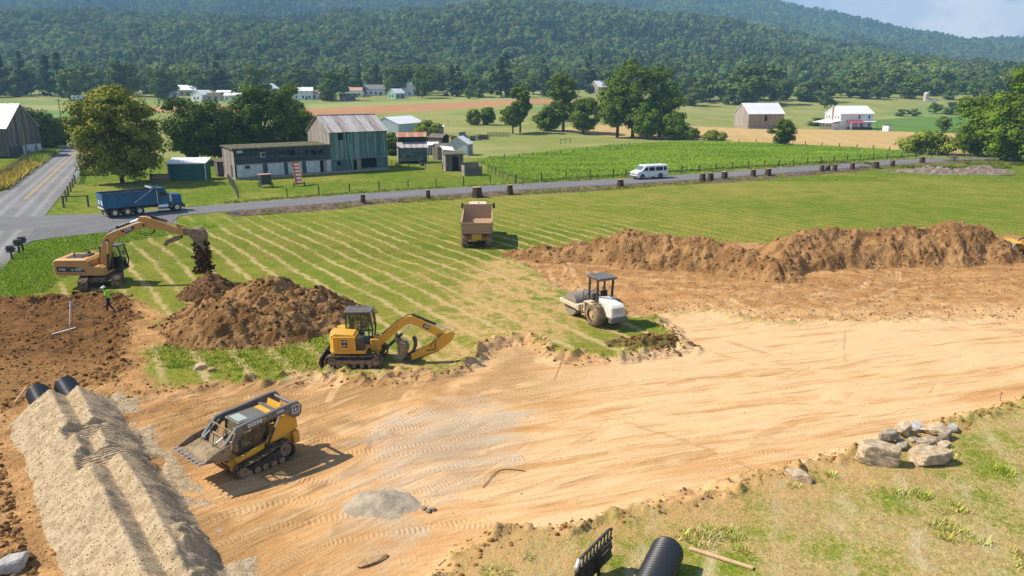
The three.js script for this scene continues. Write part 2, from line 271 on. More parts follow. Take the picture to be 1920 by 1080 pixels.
function nearColour(x, z, bare) {
  const fine = fbm(x * 7.3, z * 7.3, 2) * 0.55 + noise(x * 23, z * 23) * 0.45, w = weights(x, z);
  let c = grassAt(x, z, fine);
  const med = fbm(x * 1.3 + 11, z * 1.3, 4);
  c = mix3(c, mix3(C.straw, C.sand, 0.35 + 0.5 * med), clamp(w.t * clamp(0.34 + (med - 0.42) * 2.3 + (fine - 0.5) * 0.9) + Math.max(0, bare)));
  const rim = DRYR(x, z) > -0.5 ? ss(-3.4, -0.2, SAND(x, z) + (med - 0.5) * 5 + (fine - 0.5) * 1.2) * ss(26, 12, x) + 0.75 * ss(4.5, -1, x) * ss(0.36, 0.6, med + (fine - 0.5) * 0.4) : 0;
  if (rim > 0) c = mix3(c, mix3(mix3(C.soilL, C.sand, med), C.straw, fine * 0.5), clamp(rim) * 0.85);
  if (w.d > 0) { let q = mix3(C.soilL, C.sand, clamp((med - 0.35) * 2 + 0.15)); q = mix3(q, C.soil, clamp((0.5 - fine) * 1.4 + 0.15)); c = mix3(c, q, w.d * (1 - 0.9 * w.g)); }
  if (w.b > 0) { let q = mix3(C.soilD, C.soil, clamp(0.3 + (med - 0.3) * 1.8)); q = mix3(q, C.soilL, clamp((fine - 0.48) * 1.5 + ss(-42, -36, z) * 0.55)); c = mix3(c, q, w.b); }
  if (w.r > 0) { let q = mix3(C.red, C.redL, clamp((med - 0.42) * 2.6)); q = mix3(q, C.soil, clamp((0.46 - fine) * 2.0)); q = mix3(q, C.sand, 0.55 * ss(-54, -47, z) * med); q = mix3(q, C.sandP, clamp(bare * 1.1)); q = mix3(q, C.sand, 0.5 * ss(0.5, 0.75, fbm(x * 0.25 + z * 0.3, z * 0.9 + 5, 4))); c = mix3(c, q, w.r); }
  let stk = 0;
  if (w.s > 0) {
    const [u, v] = turnAt(x, z, -0.30), [u2, v2] = turnAt(x, z, -0.82), k = ss(-9, 1, x);
    stk = lerp(fbm(u2 * 0.28 + 3, v2 * 1.9, 4), fbm(u * 0.22, v * 2.1, 4), k); stk = stk * 0.62 + 0.38 * lerp(fbm(u2 * 0.8 + 9, v2 * 7.5, 3), fbm(u * 0.6 + 5, v * 8.0, 3), k);
    let q = mix3(C.sand, C.sandP, clamp((stk - 0.42) * 3.8 + (fbm(x * 0.12, z * 0.12 + 3, 3) - 0.45) * 2.0 + 0.2 + 0.35 * ss(0, 14, x) + (fine - 0.5) * 0.5));
    q = mix3(q, C.sandD, clamp((0.43 - stk) * 4.2 + (0.40 - med) * 1.4 + (fine - 0.55) * 0.6) * 0.6);
    q = mix3(q, mix3(C.soilL, C.soil, clamp((fine - 0.4) * 1.2)), clamp(0.75 * ss(2, -9, x + (z + 24) * 0.5) * ss(0.36, 0.62, fbm(x * 0.45 + 8, z * 0.45, 4) + (stk - 0.5) * 0.6) + 0.35 * ss(-9, -15, x) * med));
    const g = Math.max(ss(-1.2, 0.9, SMEAR(x, z) + (med - 0.5) * 3 + (stk - 0.5) * 3.5), ss(-0.5, 0.4, SMEAR2(x, z) + (med - 0.5) * 2));
    q = mix3(q, mix3(C.grey, [0.46, 0.40, 0.32], fine), g * 0.62 * clamp(0.1 + stk * 1.4));
    q = bare > 0 ? mix3(q, C.sandP, clamp(bare * 0.9)) : mix3(q, C.sandD, clamp(-bare * 0.75));
    c = mix3(c, q, w.s);
  }
  return { c, fine, stk, w };
}
function gridGeo(x0, x1, z0, z1, nx, nz, hf, skirt = 0) {
  const g = new THREE.BufferGeometry(), n = (nx + 1) * (nz + 1), p = new Float32Array(n * 3), uv = new Float32Array(n * 2), ix = [];
  for (let j = 0, k = 0; j <= nz; j++) for (let i = 0; i <= nx; i++, k++) {
    const x = lerp(x0, x1, i / nx), z = lerp(z0, z1, j / nz); p[k * 3] = x; p[k * 3 + 1] = hf(x, z) - (skirt && (i === 0 || j === 0 || i === nx || j === nz) ? skirt : 0); p[k * 3 + 2] = z; uv[k * 2] = i / nx; uv[k * 2 + 1] = j / nz;
    if (i < nx && j < nz) { const a = k, b = k + 1, c = k + nx + 1, d = c + 1; ix.push(a, c, b, b, c, d); }
  }
  g.setAttribute('position', new THREE.BufferAttribute(p, 3)); g.setAttribute('uv', new THREE.BufferAttribute(uv, 2)); g.setIndex(ix); g.computeVertexNormals(); return g;
}
function structure(name, geo, mat, kind = 'structure', label) { const m = new THREE.Mesh(geo, mat); m.name = numbered(name); m.userData.kind = kind; if (label) m.userData.label = label; m.receiveShadow = m.castShadow = true; scene.add(m); return m; }

// near ground, two sheets side by side
for (const [x0, x1, lab] of [[-44, 0, 'bare tan and brown site earth with turf on the excavator side'], [0, 44, 'bare tan site earth and cut turf on the boulder side']]) {
  const z0 = -62, z1 = -17, N = 2048, sx = N / (x1 - x0), sz = N / (z1 - z0), hgt = new Float32Array(N * N), bare = new Float32Array(N * N), col = new Uint8Array(N * N * 4), bmp = new Uint8Array(N * N * 4);
  drawLanes(x0, z0, sx, sz, N, hgt, bare);
  for (let j = 0; j < N; j++) for (let i = 0; i < N; i++) {
    const x = x0 + (i + 0.5) / sx, z = z0 + (j + 0.5) / sz, id = j * N + i, { c, fine, stk, w } = nearColour(x, z, bare[id]);
    put(col, id * 4, c);
    const rough = Math.max(w.b, w.r * 0.7, w.d * 0.7);
    let h = hgt[id] * lerp(0.35, 1, Math.max(w.s, w.d)) + (fine - 0.5) * lerp(lerp(0.05, 0.022, w.s), 0.075, rough) + w.s * (stk - 0.5) * 0.17;
    h = clamp(0.5 + h / 0.2) * 255; bmp[id * 4] = bmp[id * 4 + 1] = bmp[id * 4 + 2] = h; bmp[id * 4 + 3] = 255;
  }
  const mat = matte({ map: dataTex(col, N, N, true), bumpMap: dataTex(bmp, N, N), bumpScale: 0.2, roughness: 0.97 });
  structure('site_ground', gridGeo(x0, x1, z0, z1, 366, 376, hG), mat, 'structure', lab);
}
// ---------------------------------------------------------------- fields farther off
const FL = (pts) => pts.map(([a, b]) => { const p = spot(a, b); return [p[0], p[2]]; });
const inPoly = (P, x, z) => { let r = false; for (let k = 0, m = P.length - 1; k < P.length; m = k++) { const [ax, az] = P[m], [bx, bz] = P[k]; if ((az > z) !== (bz > z) && x < ax + (z - az) / (bz - az) * (bx - ax)) r = !r; } return r; };
const CROP = FL([[893, 300], [990, 290], [1150, 273], [1290, 266], [1440, 270], [1600, 278], [1690, 285], [1722, 293], [1500, 309], [1250, 324], [1090, 335], [1000, 341], [960, 332], [920, 316]]);
const FIELDS = [
  { p: FL([[-400, 206], [165, 206], [166, 262], [120, 276], [-400, 320]]), a: [0.105, 0.20, 0.035], b: [0.19, 0.27, 0.075], rows: 0.9, ang: 0.5 },
  { p: FL([[-400, 196], [420, 197], [420, 206], [-400, 206]]), a: [0.27, 0.27, 0.105], b: [0.33, 0.31, 0.13] },
  { p: FL([[-400, 186], [600, 188], [600, 196], [-400, 196]]), a: [0.15, 0.22, 0.06], b: [0.22, 0.27, 0.10], rows: 1.6, ang: 0.1 },
  { p: FL([[590, 195], [960, 184], [1000, 186], [930, 190], [580, 205]]), a: [0.24, 0.29, 0.10], b: [0.30, 0.32, 0.12] },
  { p: FL([[270, 201], [440, 198], [580, 204], [930, 188], [1060, 185], [1130, 189], [1000, 195], [800, 208], [600, 219], [560, 216], [430, 208], [270, 209]]), a: [0.36, 0.185, 0.085], b: [0.44, 0.245, 0.12], rows: 2, ang: 0.25 },
  { p: FL([[720, 214], [1000, 197], [1130, 191], [1290, 192], [1290, 225], [1130, 220], [880, 226], [740, 228]]), a: [0.22, 0.245, 0.07], b: [0.29, 0.285, 0.095] },
  { p: FL([[820, 215], [1000, 201], [1130, 197], [1130, 208], [930, 216]]), a: [0.155, 0.225, 0.055], b: [0.21, 0.255, 0.075] },
  { p: FL([[1040, 243], [1100, 236], [1278, 236], [1500, 242], [1650, 245], [1790, 251], [1840, 262], [1800, 286], [1600, 277], [1440, 268], [1290, 263], [1130, 256]]), a: [0.43, 0.29, 0.115], b: [0.50, 0.36, 0.155], rows: 3, ang: 0.2 },
  { p: FL([[1640, 245], [1632, 226], [1700, 221], [1950, 210], [2300, 205], [2300, 260], [1800, 250]]), a: [0.085, 0.175, 0.030], b: [0.13, 0.22, 0.045], rows: 1.5, ang: 1.0 },
  { p: FL([[1640, 214], [1720, 200], [1900, 194], [2300, 190], [2300, 204], [1900, 208], [1700, 219]]), a: [0.155, 0.225, 0.065], b: [0.20, 0.255, 0.08] },
  { p: CROP, a: [0.085, 0.145, 0.014], b: [0.12, 0.19, 0.022] },
];
const YARD = sdfGrid(W_([[130, 400], [340, 385], [700, 362], [960, 347], [900, 300], [780, 285], [600, 300], [300, 300], [160, 300]]), 0.6, 12);
function farColour(x, z) {
  const fine = clamp(0.5 + (fbm(x * 1.9, z * 1.9, 2) - 0.5) * 0.9 + (noise(x * 6.1, z * 6.1) - 0.5) * 0.45), med = fbm(x * 0.09 + 3, z * 0.09, 4);
  if (z > -160) {
    const sideRoad = YARD(x, z);
    if (sideRoad > -6 || z < -118) {
      let c = mix3(mix3([0.085, 0.14, 0.009], [0.15, 0.195, 0.016], clamp((fine - 0.5) * 2 + 0.5)), [0.225, 0.22, 0.04], clamp((med - 0.42) * 3 + (fine - 0.5) * 1.6));
      if (z < -110) for (const f of FIELDS) if (inPoly(f.p, x + (fine - 0.5) * 2, z + (fine - 0.5) * 2)) c = mix3(f.a, f.b, fine);
      return c;
    }
    return nearColour(x, z, 0).c;
  }
  let c = mix3(mix3([0.175, 0.215, 0.05], [0.25, 0.26, 0.075], fine), [0.31, 0.295, 0.115], clamp((med - 0.42) * 2.4));
  const wx = x + (med - 0.5) * 6, wz = z + (fine - 0.5) * 5;
  for (const f of FIELDS) if (inPoly(f.p, wx, wz)) { let t = fine; if (f.rows) { const [u] = turnAt(x, z, f.ang); t = clamp(t * 0.6 + 0.35 * (Math.sin(u * 2 * Math.PI / (f.rows * 2)) * 0.5 + 0.5)); } c = mix3(f.a, f.b, clamp(t + (med - 0.5) * 0.8)); }
  return c;
}
const grain = (() => { const N = 512, d = new Uint8Array(N * N * 4); for (let j = 0; j < N; j++) for (let i = 0; i < N; i++) { let s = 0, a = 0.5, P = 16; for (let o = 0; o < 5; o++) { s += a * tn(i / N * P, j / N * P, P, o * 37); a *= 0.55; P *= 2; } const k = (j * N + i) * 4; d[k] = d[k + 1] = d[k + 2] = clamp(s * 255 / 1.1, 0, 255); d[k + 3] = 255; } const t = dataTex(d, N, N); t.wrapS = t.wrapT = THREE.RepeatWrapping; return t; })();
function tn(x, y, P, o) { const xi = Math.floor(x), yi = Math.floor(y); let u = x - xi, v = y - yi; u = u * u * (3 - 2 * u); v = v * v * (3 - 2 * v); const A = (i, j) => NT[((((i % P) + P) % P + o) & 255) + (((((j % P) + P) % P + o) & 255) << 8)]; return lerp(lerp(A(xi, yi), A(xi + 1, yi), u), lerp(A(xi, yi + 1), A(xi + 1, yi + 1), u), v); }
function grainOf(size) { const t = grain.clone(); t.repeat.set(1 / size, 1 / size); t.needsUpdate = true; return t; }
function fieldTile(name, x0, x1, z0, z1, w, h, nx, nz, lab) {
  const d = new Uint8Array(w * h * 4); for (let j = 0; j < h; j++) for (let i = 0; i < w; i++) put(d, (j * w + i) * 4, farColour(lerp(x0, x1, (i + 0.5) / w), lerp(z0, z1, (j + 0.5) / h)));
  const b = grain.clone(); b.repeat.set((x1 - x0) / 3, (z1 - z0) / 3); b.needsUpdate = true;
  return structure(name, gridGeo(x0, x1, z0, z1, nx, nz, hG), matte({ map: dataTex(d, w, h, true), bumpMap: b, bumpScale: 0.16, roughness: 0.97 }), 'structure', lab);
}
fieldTile('meadow_ground', -140, 0, -210, -62, 2048, 1536, 280, 296, 'mown hayfield and barnyard pasture around the weathered barn');
fieldTile('meadow_ground', 0, 140, -210, -62, 2048, 1536, 280, 296, 'mown hayfield and crops along the side road');
fieldTile('valley_ground', -460, 460, -640, -210, 2048, 1536, 230, 150, 'patchwork of far crop fields and pasture on the valley floor');
fieldTile('site_margin', -140, -44, -62, 30, 512, 512, 64, 64, 'turf beside the site on the road side');
fieldTile('site_margin', 44, 140, -62, 30, 512, 512, 64, 64, 'turf beside the site on the berm side');
fieldTile('site_margin', -44, 44, -17, 30, 512, 256, 64, 48, 'turf under the viewpoint');
{
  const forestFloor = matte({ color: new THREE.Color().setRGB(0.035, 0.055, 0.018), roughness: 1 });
  const side = matte({ color: new THREE.Color().setRGB(0.17, 0.21, 0.06), roughness: 1 });
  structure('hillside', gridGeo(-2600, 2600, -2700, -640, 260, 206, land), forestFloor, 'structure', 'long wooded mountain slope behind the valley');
  structure('outer_land', gridGeo(-2600, -460, -640, -210, 60, 40, land), side); structure('outer_land', gridGeo(460, 2600, -640, -210, 60, 40, land), side);
  structure('outer_land', gridGeo(-1200, -140, -210, 300, 30, 30, land), side); structure('outer_land', gridGeo(140, 1200, -210, 300, 30, 30, land), side); structure('outer_land', gridGeo(-140, 140, 30, 300, 14, 14, land), side);
}

// ---------------------------------------------------------------- materials made of stains, grain and dust
const rgb = (c) => new THREE.Color().setRGB(c[0], c[1], c[2]);
function colourTex(N, f) { const d = new Uint8Array(N * N * 4); for (let j = 0; j < N; j++) for (let i = 0; i < N; i++) put(d, (j * N + i) * 4, f(i / N, j / N)); const t = dataTex(d, N, N, true); t.wrapS = t.wrapT = THREE.RepeatWrapping; return t; }
const tfbm = (u, v, P, o = 0, n = 4) => { let s = 0, a = 0.5, t = 0; for (let k = 0; k < n; k++) { s += a * tn(u * P, v * P, P, o + k * 31); t += a; a *= 0.55; P *= 2; } return s / t; };
function tint(a, b, size, P = 8, o = 0, lo = 0.35, hi = 0.65) { const t = colourTex(256, (u, v) => mix3(a, b, clamp(ss(lo, hi, tfbm(u, v, P, o)) + (tn(u * 128, v * 128, 128, o) - 0.5) * 0.25))); t.repeat.set(1 / size, 1 / size); return t; }
const mt = (o) => (o.roughness ?? 1) >= 0.75 && !o.metalness ? matte(o) : new THREE.MeshStandardMaterial(o);
const plain = (c, r = 0.8, m = 0) => mt({ color: rgb(c), roughness: r, metalness: m });
const DUST = [0.42, 0.29, 0.16];
function painted(c, dust, size = 2, r = 0.5, o = 0) { return mt({ map: tint(c, mix3(c, DUST, dust), size, 8, o, 0.32, 0.66), roughness: r }); }
function earthy(a, b, size, bump, o = 0) { return mt({ map: tint(a, b, size, 8, o, 0.3, 0.7), bumpMap: grainOf(size * 0.4), bumpScale: bump, roughness: 0.98 }); }

// ---------------------------------------------------------------- roads
function ribbon(pts, half, lift, thick, hf = land, step = 1.5) {     // a slab that follows a line over the land
  const c = new THREE.CatmullRomCurve3(pts.map(([x, z]) => new THREE.Vector3(x, 0, z))), n = Math.ceil(c.getLength() / step), P = c.getSpacedPoints(n), pos = [], uv = [], ix = []; let s = 0;
  for (let i = 0; i <= n; i++) {
    const a = P[Math.max(0, i - 1)], b = P[Math.min(n, i + 1)], q = Math.hypot(b.x - a.x, b.z - a.z), tx = -(b.z - a.z) / q, tz = (b.x - a.x) / q, hw = typeof half === 'function' ? half(i / n) : [-half, half];
    if (i) s += P[i].distanceTo(P[i - 1]);
    for (const [o, dy] of [[hw[0], -thick], [hw[0], 0], [hw[1], 0], [hw[1], -thick]]) { const x = P[i].x + tx * o, z = P[i].z + tz * o; pos.push(x, hf(x, z) + lift + dy, z); uv.push(o, s); }
    if (i < n) for (let k = 0; k < 3; k++) { const A = i * 4 + k, B = A + 1, D = A + 4, E2 = A + 5; ix.push(A, B, D, B, E2, D); }
  }
  const g = new THREE.BufferGeometry(); g.setAttribute('position', new THREE.Float32BufferAttribute(pos, 3)); g.setAttribute('uv', new THREE.Float32BufferAttribute(uv, 2)); g.setIndex(ix); g.computeVertexNormals(); return toCreasedNormals(g, 0.6);
}
const asphalt = (a, b, o, laneW) => { const N = 512, t = colourTex(N, (u, v) => { const x = (u - 0.5) * 8, lane = laneW ? 0.55 * Math.exp(-Math.pow((Math.abs(Math.abs(x) - 1.8) - 0.8) / 0.33, 2)) : 0; return mix3(a, b, clamp(tfbm(u, v, 8, o) * 0.5 + tn(u * 256, v * 256, 256, o) * 0.35 + lane * (0.5 + tfbm(u, v, 4, o + 9) * 0.6) - 0.1)); }); t.repeat.set(1 / 8, 1 / 30); t.offset.set(0.5, 0); return mt({ map: t, roughness: 0.92, bumpMap: grainOf(0.6), bumpScale: 0.006 }); };
const DIRM = [-0.43, -0.903];
const mainPt = (s) => [-60.7 + DIRM[0] * s, -90.8 + DIRM[1] * s];
const mainLine = [-70, -30, 0, 40, 90, 120, 180, 250, 330, 420].map(mainPt);
const mainRoad = structure('main_road', ribbon(mainLine, 3.9, 0.05, 0.25), asphalt([0.135, 0.135, 0.14], [0.275, 0.268, 0.26], 3, true), 'structure', 'grey two lane asphalt road with yellow centre lines');
const sideLine = [[-61, -76], [-49.5, -81], [-38.8, -88.2], [-28, -95.3], [-18.8, -101.2], [0, -110.6], [20.4, -119.6], [50, -135.6], [82, -153], [101, -157.5], [128, -159], [170, -150]];
structure('side_road', ribbon(sideLine, (t) => { const f = Math.pow(clamp(1 - t / 0.10), 2); return [-3.1 - 5.0 * f, 3.1 + 2 * f]; }, 0.055, 0.3), asphalt([0.125, 0.125, 0.135], [0.235, 0.232, 0.232], 11, false), 'structure', 'narrow grey asphalt side road crossing behind the hayfield');
{ const P = [[-120, 520], [-40, 500], [2, 490], [30, 468], [62, 452], [120, 444], [220, 434], [320, 420], [338, 404], [200, 402], [90, 404], [20, 420], [-120, 470]].map(([a, b]) => G(a, b)), s = new THREE.Shape(P.map(([x, z]) => new THREE.Vector2(x, -z))), g = new THREE.ExtrudeGeometry(s, { depth: 0.3, bevelEnabled: false }); g.rotateX(-Math.PI / 2); g.translate(0, -0.254, 0); const q = finish(g); structure('road_apron', q, asphalt([0.115, 0.115, 0.12], [0.225, 0.222, 0.22], 17, false), 'structure', 'paved apron where the side road meets the main road'); }
const yellow = plain([0.55, 0.36, 0.10], 0.8);
for (const o of [-0.14, 0.14]) { const m = part('centre_line', ribbon([8, 30, 60, 90, 120].map(mainPt), [o - 0.055, o + 0.055][0] < 0 ? () => [o - 0.055, o + 0.055] : () => [o - 0.055, o + 0.055], 0.056, 0.003), yellow, mainRoad); m.userData.label = 'worn yellow centre line of the road'; }
{ // raw graded strip and verge along the side road
  const verge = mt({ map: tint([0.075, 0.058, 0.045], [0.19, 0.14, 0.095], 4, 8, 5, 0.3, 0.7), bumpMap: grainOf(1.4), bumpScale: 0.12, roughness: 1 });
  const c = new THREE.CatmullRomCurve3(sideLine.map(([x, z]) => new THREE.Vector3(x, 0, z))), pos = [], uv = [], ix = [], n = 320, m = 9;
  for (let i = 0; i <= n; i++) {
    const t = lerp(0.115, 0.90, i / n), p = c.getPointAt(t), q = c.getTangentAt(t), tx = -q.z, tz = q.x, wid = 3.2 + 3.4 * fbm(i * 0.05, 4, 3) + 1.5 * ss(0.65, 0.85, t);
    for (let k = 0; k <= m; k++) { const o = 3.02 + wid * k / m, x = p.x + tx * o, z = p.z + tz * o, e = k === m ? -0.06 : k === 0 ? 0.02 : (fbm(x * 1.1, z * 1.1, 4) - 0.35) * 0.55 * Math.sin(Math.PI * k / m); pos.push(x, land(x, z) + 0.03 + e, z); uv.push(o, t * c.getLength()); if (i < n && k < m) { const A = i * (m + 1) + k, B = A + 1, D = A + m + 1; ix.push(A, B, D, B, D + 1, D); } }
  }
  const g = new THREE.BufferGeometry(); g.setAttribute('position', new THREE.Float32BufferAttribute(pos, 3)); g.setAttribute('uv', new THREE.Float32BufferAttribute(uv, 2)); g.setIndex(ix); g.computeVertexNormals();
  structure('road_verge', g, verge, 'structure', 'bare brown earth verge along the side road');
}
// ---------------------------------------------------------------- heaps of earth and gravel
function heap(name, label, category, x0, x1, z0, z1, step, hf, mat, cut = -0.02) {
  const nx = Math.round((x1 - x0) / step), nz = Math.round((z1 - z0) / step), pos = [], uv = [], ix = [], hh = new Float32Array((nx + 1) * (nz + 1));
  const cx = (x0 + x1) / 2, cz = (z0 + z1) / 2, base = hG(cx, cz);
  for (let j = 0, k = 0; j <= nz; j++) for (let i = 0; i <= nx; i++, k++) { const x = x0 + i * step, z = z0 + j * step, h = hf(x, z); hh[k] = h; pos.push(x - cx, Math.max(h, -0.25) + hG(x, z) - base, z - cz); uv.push(x, z); }
  for (let j = 0; j < nz; j++) for (let i = 0; i < nx; i++) { const a = j * (nx + 1) + i, b = a + 1, c = a + nx + 1, d = c + 1; if (Math.max(hh[a], hh[b], hh[c], hh[d]) > cut) ix.push(a, c, b, b, c, d); }
  const g = new THREE.BufferGeometry(); g.setAttribute('position', new THREE.Float32BufferAttribute(pos, 3)); g.setAttribute('uv', new THREE.Float32BufferAttribute(uv, 2)); g.setIndex(ix); g.computeVertexNormals();
  const m = new THREE.Mesh(g, mat); m.name = numbered(name); m.position.set(cx, base, cz); m.castShadow = m.receiveShadow = true; scene.add(m); return tag(m, label, category);
}
const cones = (L) => (x, z) => { let s = -1; for (const [cx, cz, rx, rz, h, p = 1] of L) { const r = Math.hypot((x - cx) / rx, (z - cz) / rz), v = r < 1 ? h * Math.pow(1 - r, p) : -0.3 * (r - 1) * h; s = Math.max(s, v) + 0.12 * Math.exp(-Math.abs(s - v) * 5) * (Math.min(s, v) > 0.1 ? 1 : 0); } return s; };
const ridge = (P) => (x, z) => { let s = -1; for (let k = 0; k < P.length - 1; k++) { const [ax, az, ah, aw] = P[k], [bx, bz, bh, bw] = P[k + 1], ex = bx - ax, ez = bz - az, t = clamp(((x - ax) * ex + (z - az) * ez) / (ex * ex + ez * ez)), d = Math.hypot(x - ax - ex * t, z - az - ez * t), H = lerp(ah, bh, t) * (1 + (fbm((ax + ex * t) * 0.3, (az + ez * t) * 0.3 + 2, 2) - 0.5) * 0.35), w = lerp(aw, bw, t) * (1 + (fbm(x * 0.35 + 7, z * 0.35, 3) - 0.5) * 0.5), q = d / w; s = Math.max(s, q < 1 ? H * (1 - Math.pow(q, 1.25)) : -0.5 * (q - 1) * H); } return s; };
const lumpy = (x, z, a, b) => (fbm(x * 0.55 + 4, z * 0.55, 4) - 0.5) * a * 1.3 + (fbm(x * 2.3, z * 2.3 + 3, 4) - 0.5) * b * 0.55 - Math.max(0, 0.07 - Math.abs(fbm(x * 0.42 + 30, z * 0.42, 3) - 0.5)) * 3.2 + Math.max(0, fbm(x * 1.4 + 70, z * 1.4, 3) - 0.62) * 1.2;
const spoilMat = earthy([0.16, 0.083, 0.030], [0.29, 0.168, 0.070], 5, 0.10, 2), spoilRed = earthy([0.20, 0.105, 0.040], [0.335, 0.190, 0.080], 6, 0.11, 7), spoilDark = earthy([0.085, 0.045, 0.02], [0.18, 0.10, 0.045], 3, 0.08, 13);
{
  const f1 = cones([[-14.9, -44.6, 5.0, 4.4, 3.1, 0.95], [-12.2, -44.9, 3.6, 3.6, 2.3, 1], [-16.6, -42.4, 3.6, 3.2, 2.1, 0.8], [-18.6, -44.6, 3.2, 3.6, 1.5, 1], [-14.6, -41.9, 3.2, 2.6, 1.5, 0.9]]);
  heap('soil_heap', 'tall brown heap of loose topsoil in front of the tracked digger', 'soil heap', -23, -8.2, -50, -38, 0.09, (x, z) => { const h = f1(x, z); return h > -0.5 ? h + lumpy(x, z, 0.75, 0.9) * ss(-0.5, 0.8, h) : h; }, spoilMat);
  const f2 = cones([[-21.4, -51.2, 2.3, 2.2, 1.55, 1]]);
  heap('soil_heap', 'small cone of fresh dark soil right below the raised digger bucket', 'soil heap', -24.5, -18.6, -54, -48.6, 0.08, (x, z) => { const h = f2(x, z); return h > -0.5 ? h + lumpy(x, z, 0.25, 0.35) * ss(-0.3, 0.6, h) : h; }, spoilDark);
  const f3 = ridge([[0.4, -64.4, 0.35, 1.4], [4.0, -63.6, 0.9, 2.4], [7.0, -63.2, 1.25, 2.8], [10.4, -62.6, 2.35, 3.9], [14.2, -61.8, 2.1, 3.8], [17.6, -60.2, 1.75, 3.6], [20.4, -57.4, 1.35, 3.0]]);
  heap('spoil_bank', 'long brown spoil bank behind the road roller, lower of the two', 'spoil bank', -1.5, 24, -68, -52.8, 0.12, (x, z) => { const h = f3(x, z); return h > -0.5 ? h + lumpy(x, z, 0.8, 0.8) * ss(-0.5, 0.8, h) : h; }, spoilRed);
  const f4 = ridge([[21.6, -58.6, 1.3, 2.6], [23.4, -61.2, 2.2, 3.6], [25.8, -62.6, 2.55, 4.0], [30.0, -63.4, 2.6, 4.0], [34.2, -63.8, 2.55, 4.2], [38.6, -64.8, 2.95, 4.6], [41.4, -65.2, 2.2, 4.0], [44.4, -65.6, 0.8, 2.6]]);
  heap('spoil_bank', 'tallest brown spoil bank along the hayfield, beside the loader bucket', 'spoil bank', 19.4, 48, -70.5, -55.5, 0.12, (x, z) => { const h = f4(x, z); return h > -0.5 ? h + lumpy(x + 9, z, 0.9, 0.8) * ss(-0.5, 0.8, h) : h; }, spoilRed);
  // lip of torn turf by the roller
  const a = G(1230, 640), f5 = cones([[a[0] + 0.6, a[1], 1.5, 0.8, 0.42], [a[0] - 0.8, a[1] + 0.5, 1.6, 0.7, 0.25]]);
  heap('turf_clump', 'dark torn turf clump at the cut edge beside the roller', 'turf', a[0] - 3, a[0] + 2.6, a[1] - 1.4, a[1] + 1.6, 0.07, (x, z) => { const h = f5(x, z); return h > -0.3 ? h + lumpy(x, z, 0.3, 0.4) * ss(-0.2, 0.2, h) : h; }, earthy([0.10, 0.075, 0.025], [0.22, 0.17, 0.05], 2, 0.08, 3));
  const q = G(715, 925), f6 = cones([[q[0], q[1], 1.3, 0.9, 0.42]]);
  heap('gravel_heap', 'low grey pile of leftover gravel on the tan earth', 'gravel heap', q[0] - 1.7, q[0] + 1.7, q[1] - 1.3, q[1] + 1.3, 0.06, (x, z) => { const h = f6(x, z); return h > -0.3 ? h + (fbm(x * 2, z * 2, 3) - 0.5) * 0.12 : h; }, earthy([0.30, 0.25, 0.18], [0.40, 0.33, 0.24], 2, 0.03, 19));
}
// gravel bedding over the two pipes: two crests side by side, crossed twice by tracks
const crest = (pts, e) => pts.map(([a, b]) => G(a, b, e));
const cr1 = crest([[84, 716], [110, 762], [140, 815], [170, 880], [203, 938], [256, 1040], [300, 1130]], 1.2), cr2 = crest([[140, 712], [165, 765], [190, 815], [232, 866], [275, 925], [336, 1036], [385, 1130]], 1.1);
function along(P, x, z) { let best = [1e9, 0, 0], s = 0; for (let k = 0; k < P.length - 1; k++) { const [ax, az] = P[k], ex = P[k + 1][0] - ax, ez = P[k + 1][1] - az, L = Math.hypot(ex, ez), t = clamp(((x - ax) * ex + (z - az) * ez) / (L * L)), qx = x - ax - ex * t, qz = z - az - ez * t, d = Math.hypot(qx, qz); if (d < best[0]) best = [d, s + t * L, (ex * qz - ez * qx) > 0 ? 1 : -1]; s += L; } return best; }
const [SL1, SR1, SL2, SR2] = [0.76, 0.82, 0.82, 0.80];
const GS = 1;
const crossings = [[6.3, 0.75], [9.0, 0.85]];
const gravelBed = heap('gravel_bed', 'pale tan gravel bedding heaped in two ridges over the buried pipes', 'gravel bed', -25, -5.5, -35.5, -16.5, 0.06, (x, z) => {
  const a = along(cr1, x, z), b = along(cr2, x, z); if (a[0] > 4 && b[0] > 4) return -1;
  const w = (fbm(x * 0.5, z * 0.5 + 3, 3) - 0.5), e1 = ss(-0.5, 1.3, a[1]);
  let h = Math.max((1.25 + w * 0.35) * e1 - a[0] * (a[2] > 0 ? SL1 : SR1), (1.15 + w * 0.35) * e1 - b[0] * (b[2] > 0 ? SL2 : SR2), b[2] < 0 ? (0.13 + w * 0.9) * e1 * ss(2.9, 1.2, b[0] + w * 3) - 0.05 : -1);
  h += (fbm(x * 1.3, z * 1.3, 4) - 0.5) * 0.10 + (fbm(x * 6, z * 6, 3) - 0.5) * 0.025;
  if (a[1] < 0.05) h -= 0.4;
  for (const [s, wd] of crossings) { const m = ss(wd, wd - 0.25, Math.abs(a[1] - s + (b[0] < a[0] ? 0.2 : 0))); if (m > 0 && h > 0.1 && (a[2] < 0 || a[0] < 0.35)) { const fr = (a[1] + 0.06 * (fbm(x * 2, z * 2, 2) - 0.5)) / 0.21; h = lerp(h, Math.min(h, 0.80) + (fr - Math.floor(fr) < 0.36 ? -0.10 : 0.03), m * ss(0.4, 0.1, a[2] < 0 ? 0 : a[0])); } }
  return h;
}, mt({ map: tint([0.34, 0.253, 0.152], [0.47, 0.368, 0.237], 3, 16, 4, 0.3, 0.7), bumpMap: grainOf(0.5), bumpScale: 0.03, roughness: 1 }));

